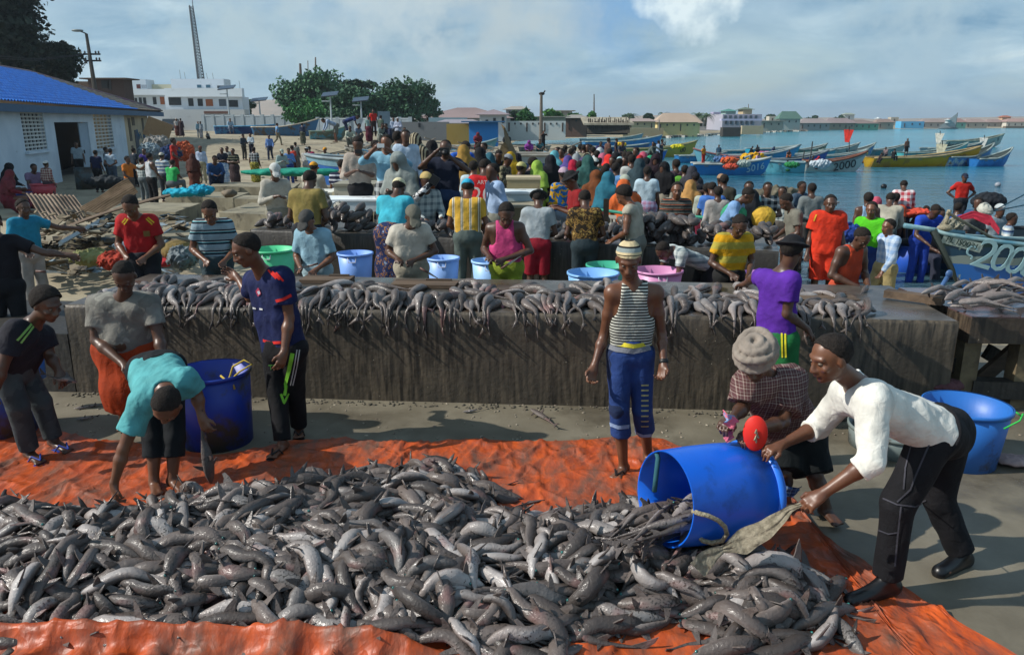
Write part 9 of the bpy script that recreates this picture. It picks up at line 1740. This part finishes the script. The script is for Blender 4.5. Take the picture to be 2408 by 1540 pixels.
# print on shirts
def print_on(person_label, txt, size, z, y, col, name='printed_number', x=0.):
 for o in bpy.data.objects:
  if o.get('label')==person_label:
   M=Matrix(((-1, 0, 0, x), (0, 0, 1, y), (0, 1, 0, z), (0, 0, 0, 1))) if y > 0 else Matrix(((1, 0, 0, x), (0, 0,-1, y), (0, 1, 0, z), (0, 0, 0, 1)))
   sh=[c for c in o.children if c.name.split('.')[0]=='shirt'][0]; BASE[sh.name]=np.zeros(3); text_part(name, txt, size, M, plain('print_'+col, col, .6), sh, .006)
print_on('man seen from behind in a red football shirt with the number 20', '20', .34, 1.16, .155, 'e0d8d0'); print_on('man seen from behind in a red football shirt with the number 20', 'ART', .08, 1.36, .135, 'e0d8d0', 'printed_letters')
# camera and long lens
ph=at(1046, 356, 13.6); t=thing('camera', 'black camera held up to the face of the photographer', 'camera', ph); MB().box(ph, (.16, .10, .12)).obj('body', plain('camera_black', '121214', .5), t); MB().tube([ph+np.array([0,-.05,-.01]), ph+np.array([.02,-.19,-.03])], .045, 12).obj('lens', plain('camera_black', '121214', .5), t, True)
ph=at(1005, 438, 13.2); t=thing('camera', 'large camera with a long white lens held by the old man in the embroidered cap', 'camera', ph); MB().box(ph+np.array([.12, 0, .1]), (.15, .12, .15), ry=.6).obj('body', plain('camera_black', '121214', .5), t); MB().tube([ph+np.array([.08, 0, .06]), ph+np.array([-.22,-.08,-.22])], [.045, .065], 12).obj('lens', surf('banded_lens', srgb('c8c8c8'), srgb('1a1a1c'), scale=9, rough=.4, lo=.48, hi=.52), t, True)
for px, py, Y, lb in ((843, 357, 14.6, 'dark phone in the hands of the man in the pink beige shirt'), (895, 343, 14.0, 'white phone in the raised hand of the filming man')): p=at(px, py, Y); solo(MB().box(p, (.13, .012, .07)), 'phone', plain('phone_'+str(px), '1c1c20' if px < 850 else 'd0d4d4', .3), lb, 'phone', p)
# white plastic chairs
def chair(px, py, Y, rz, label, c='b8bcb4', mark=None):
 p=at(px, py, Y); g=gz1(p[0], Y); t=thing('plastic_chair', label, 'chair', (p[0], Y, g), None, R(rz)); BASE[t.name]=np.zeros(3); m=plain('chair_'+c, c, .5)
 MB().box((0, 0, .43), (.46, .44, .03)).obj('seat', m, t); mb=MB(); [mb.box((-.18+.09*i, .23, .68), (.05, .025, .44), rx=-.15) for i in range(5)]; mb.box((0, .265, .89), (.46, .03, .07), rx=-.15); bk=mb.obj('backrest', m, t)
 for sx in (-.2, .2):
  MB().tube([(sx*1.12,-.2, .43), (sx*1.12,-.2, .62), (sx*1.12, .22, .64)], .02, 6).obj('armrest', m, t, True)
  for sy in (-.19, .2): MB().tube([(sx, sy, .43), (sx*1.15, sy*1.2, 0)], [.028, .02], 6).obj('leg', m, t, True)
 if mark: text_part('painted_mark', mark, .22, Matrix(((-1, 0, 0, 0), (0, .15, .99, .262), (0, .99,-.15, .70), (0, 0, 0, 1))), plain('mark_black', '1a1a1c', .7), bk, .004)
chair(1458, 452, 16.0, 150, 'white plastic chair of the man writing at the table'); chair(1478, 455, 15.6, 178, 'white plastic chair with black letters painted on its back', mark='XW'); chair(1422, 440, 16.8, 120, 'white plastic chair left of the writing man')
p=at(1470, 432, 16.6); t=thing('plastic_table', 'small low white table before the writing man', 'table', (p[0], 16.6, gz1(p[0], 16.6))); g=gz1(p[0], 16.6); MB().box((p[0]+.25, 16.9, g+.68), (.7, .6, .04)).obj('tabletop', plain('table_white', 'b4b8b4', .5), t); [MB().box((p[0]+.25+sx, 16.9+sy, g+.33), (.04, .04, .66)).obj('leg', plain('table_white', 'b4b8b4', .5), t) for sx in (-.3, .3) for sy in (-.25, .25)]
clump(1640+85, 506, 13.4, (.22, .2, .22), '3c9c74', 'green basket behind the fish stack', 'basket', seed=61, name='basket', amp=.06); clump(1700+95, 512, 13.2, (.2, .18, .2), 'd0a83c', 'yellow tub behind the fish stack', 'tub', seed=62, name='yellow_tub', amp=.05); clump(1985, 548, 12.2, (.3, .3, .15), '24418c', 'blue crate heap at the right end of the second slab', 'crate', seed=63, name='blue_crate_heap')
from mathutils.bvhtree import BVHTree
BV={}
def ribbon(part, pts, w_, c, name, root, lift=.007, step=2):
 """a strip of fabric sewn on a garment: follows its surface along a line of sight trace"""
 if part.name not in BV:
  me=part.data; b=Vector(BASE[root.name]); BV[part.name]=BVHTree.FromPolygons([v.co+b for v in me.vertices], [tuple(p.vertices) for p in me.polygons])
 o=Vector((0, 0, CAMZ)); path=[]
 for a, b in zip(pts[:-1], pts[1:]):
  n=max(1, int(math.dist(a, b)/step)); path += [lerp(a, b, i/n) for i in range(n)]
 path.append(np.array(pts[-1], float)); H_=[]
 for q in path:
  h=BV[part.name].ray_cast(o, Vector(ray(*q)).normalized())
  if h[0] is not None: H_.append((h[0], h[1]))
 if len(H_) < 2: return
 V=[]
 for i, (p, n_) in enumerate(H_):
  d=(H_[min(i+1, len(H_)-1)][0]-H_[max(i-1, 0)][0]); 
  if n_.dot(p-o) > 0: n_=-n_
  s_=d.cross(p-o); s_=s_.normalized() if s_.length > 1e-6 else Vector((1, 0, 0)); s_=(s_-n_*s_.dot(n_)).normalized(); V += [p+n_*lift+s_*w_/2, p+n_*lift-s_*w_/2]
 return mk(name, [tuple(v) for v in V], [(2*i, 2*i+1, 2*i+3, 2*i+2) for i in range(len(H_)-1)], cloth(c), part)
t, P_, J=HERO['stripe']; MB().lathe([(.031,-.012), (.034,-.008), (.034, .012), (.031, .016)], lerp(J['WR'], J['ER'], .06), nrm(J['ER']-J['WR']), 16).obj('wristband', plain('black_band', '141416', .5), t, True)
TR=P_['trousers']; BASE[TR.name]=BASE[t.name]
ribbon(TR, [(1424, 812), (1450, 822), (1490, 826), (1528, 818)], .035, '7a7c84', 'waistband', t); ribbon(TR, [(1424, 800), (1450, 808), (1490, 814), (1528, 808)], .03, 'd8c83c', 'yellow_waist', t, .007)
for pts in (((1434, 996), (1455, 1004), (1478, 1002)), ((1492, 1014), (1512, 1024), (1532, 1022))): ribbon(TR, list(pts), .03, '8fa4c8', 'cuff', t)
for i in range(9): ribbon(TR, [(1508, 905+i*12), (1524, 905+i*12)], .012, 'a8a878', 'printed_bar', t)
t, P_, J=HERO['navy']; SH, TR=P_['shirt'], P_['trousers']
for o_ in (SH, TR): BASE[o_.name]=BASE[t.name]
for i in range(3): ribbon(SH, [(632+9*i, 636+3*i), (650+8*i, 655+3*i)], .014, 'd82c24', 'shoulder_stripe', t)
ribbon(SH, [(650, 708), (665, 704), (684, 694)], .022, 'd8302a', 'sleeve_trim', t); ribbon(SH, [(620, 800), (640, 806), (668, 804)], .022, 'd8302a', 'hem_trim', t)
ribbon(SH, [(606, 680), (612, 694)], .055, 'b8405c', 'crest', t); ribbon(SH, [(609, 684), (612, 691)], .03, 'c8ccd8', 'crest_centre', t, .008)
for q in ((596, 724), (612, 726)): ribbon(SH, [q, (q[0]+7, q[1]+1)], .014, 'd0d0d0', 'printed_patch', t)
ribbon(TR, [(688, 830), (680, 870), (672, 905), (668, 930)], .03, '86d040', 'green_stripe', t); ribbon(TR, [(660, 926), (667, 948), (678, 924)], .02, '86d040', 'green_arrow', t)
for i in range(2): ribbon(TR, [(698+6*i, 822), (692+6*i, 860), (684+5*i, 905)], .008, 'c0c0c0', 'white_stripe', t)
p_=BV[TR.name].ray_cast(Vector((0, 0, CAMZ)), Vector(ray(650, 862)).normalized()); 
if p_[0]: text_part('printed_letters', 'T90', .055, frame(tuple(p_[0]+Vector((-.01,-.02, 0))), (1, .25, 0), (0, 0, 1)), plain('print_green', '6ac04c', .6), TR, .003)
t, P_, J=HERO['leftboy']; SH=P_['shirt']; BASE[SH.name]=BASE[t.name]
for i in range(2): ribbon(SH, [(82+4*i, 752+5*i), (62+5*i, 775+6*i), (40+8*i, 800+6*i)], .016, '9ad070', 'shoulder_stripe', t)
t, P_, J=HERO['purple']; SO=P_['shorts']; BASE[SO.name]=BASE[t.name]
for i in range(2): ribbon(SO, [(1838+8*i, 782), (1840+8*i, 840)], .014, 'd8d030', 'side_stripe', t)
t, P_, J=HERO['white']; TR=P_['trousers']; BASE[TR.name]=BASE[t.name]
for pts in (((2190, 1035), (2165, 1090), (2140, 1150), (2110, 1180)), ((2078, 1172), (2110, 1186), (2150, 1190), (2180, 1176)), ((2068, 1246), (2090, 1254), (2112, 1250)), ((2118, 1190), (2110, 1260), (2104, 1330)), ((2150, 1030), (2130, 1100), (2125, 1150))): ribbon(TR, list(pts), .008, '44444c', 'seam', t)
def person_parts(lb):
 for o in bpy.data.objects:
  if o.get('label')==lb: return o
def ribbon2(lb, part, pts, w_, c, name):
 o=person_parts(lb); sh=[c_ for c_ in o.children if c_.name.split('.')[0]==part][0]; bpy.context.view_layer.update(); M=sh.matrix_world; Mi=M.inverted(); key=sh.name
 me=sh.data; bt=BVHTree.FromPolygons([M@v.co for v in me.vertices], [tuple(p.vertices) for p in me.polygons]); path=[]
 for a, b in zip(pts[:-1], pts[1:]): path += [lerp(a, b, i/6) for i in range(6)]
 V=[]; prev=None; cam_=Vector((0, 0, CAMZ)); H_=[bt.ray_cast(cam_, Vector(ray(*q)).normalized()) for q in path+[np.array(pts[-1])]]; H_=[h for h in H_ if h[0]]
 if len(H_) < 2: return
 for i, h in enumerate(H_):
  d=H_[min(i+1, len(H_)-1)][0]-H_[max(0, i-1)][0]; s_=d.cross(h[1]); s_=s_.normalized() if s_.length > 1e-6 else Vector((1, 0, 0)); V += [Mi@(h[0]+h[1]*.007+s_*w_/2), Mi@(h[0]+h[1]*.007-s_*w_/2)]
 BASE[sh.name]=np.zeros(3); mk(name, [tuple(v) for v in V], [(2*i, 2*i+1, 2*i+3, 2*i+2) for i in range(len(H_)-1)], cloth(c), sh)
RJ='man in a red football jersey with yellow stripes working behind the slab'
for pts in (((296, 514), (288, 524)), ((301, 516), (292, 528)), ((348, 512), (362, 524)), ((344, 515), (358, 528)), ((383, 556), (384, 566))): ribbon2(RJ, 'shirt', list(pts), .016, 'd8b430', 'shoulder_stripe')
ribbon2(RJ, 'shirt', [(344, 543), (346, 556)], .07, '8a6c3c', 'crest'); ribbon2('man in a yellow striped polo behind the fish at the right', 'shirt', [(1690, 634), (1720, 640), (1755, 640)], .035, '5a4c24', 'printed_band')
ribbon2('tall man in a shiny orange red football kit at the water edge', 'shirt', [(1920, 505), (1914, 520)], .02, 'd8a030', 'shoulder_stripe')
# thin sea haze over the whole bay
hz_m=bpy.data.materials.new('haze_air'); hz_m.use_nodes=True; hn=hz_m.node_tree; hn.nodes.remove(hn.nodes['Principled BSDF'])
pv_=nd(hn, 'ShaderNodeVolumePrincipled', i_Density=0.0003, i_Anisotropy=0.2); pv_.inputs['Color'].default_value=(.72, .84, .95, 1); lk(hn, pv_.outputs[0], hn.nodes['Material Output'].inputs['Volume'])
tag(MB().box((300, 2490, 29), (6400, 5010, 64)).obj('haze', hz_m), 'thin blue haze hanging over the far side of the bay', 'haze', kind='stuff')
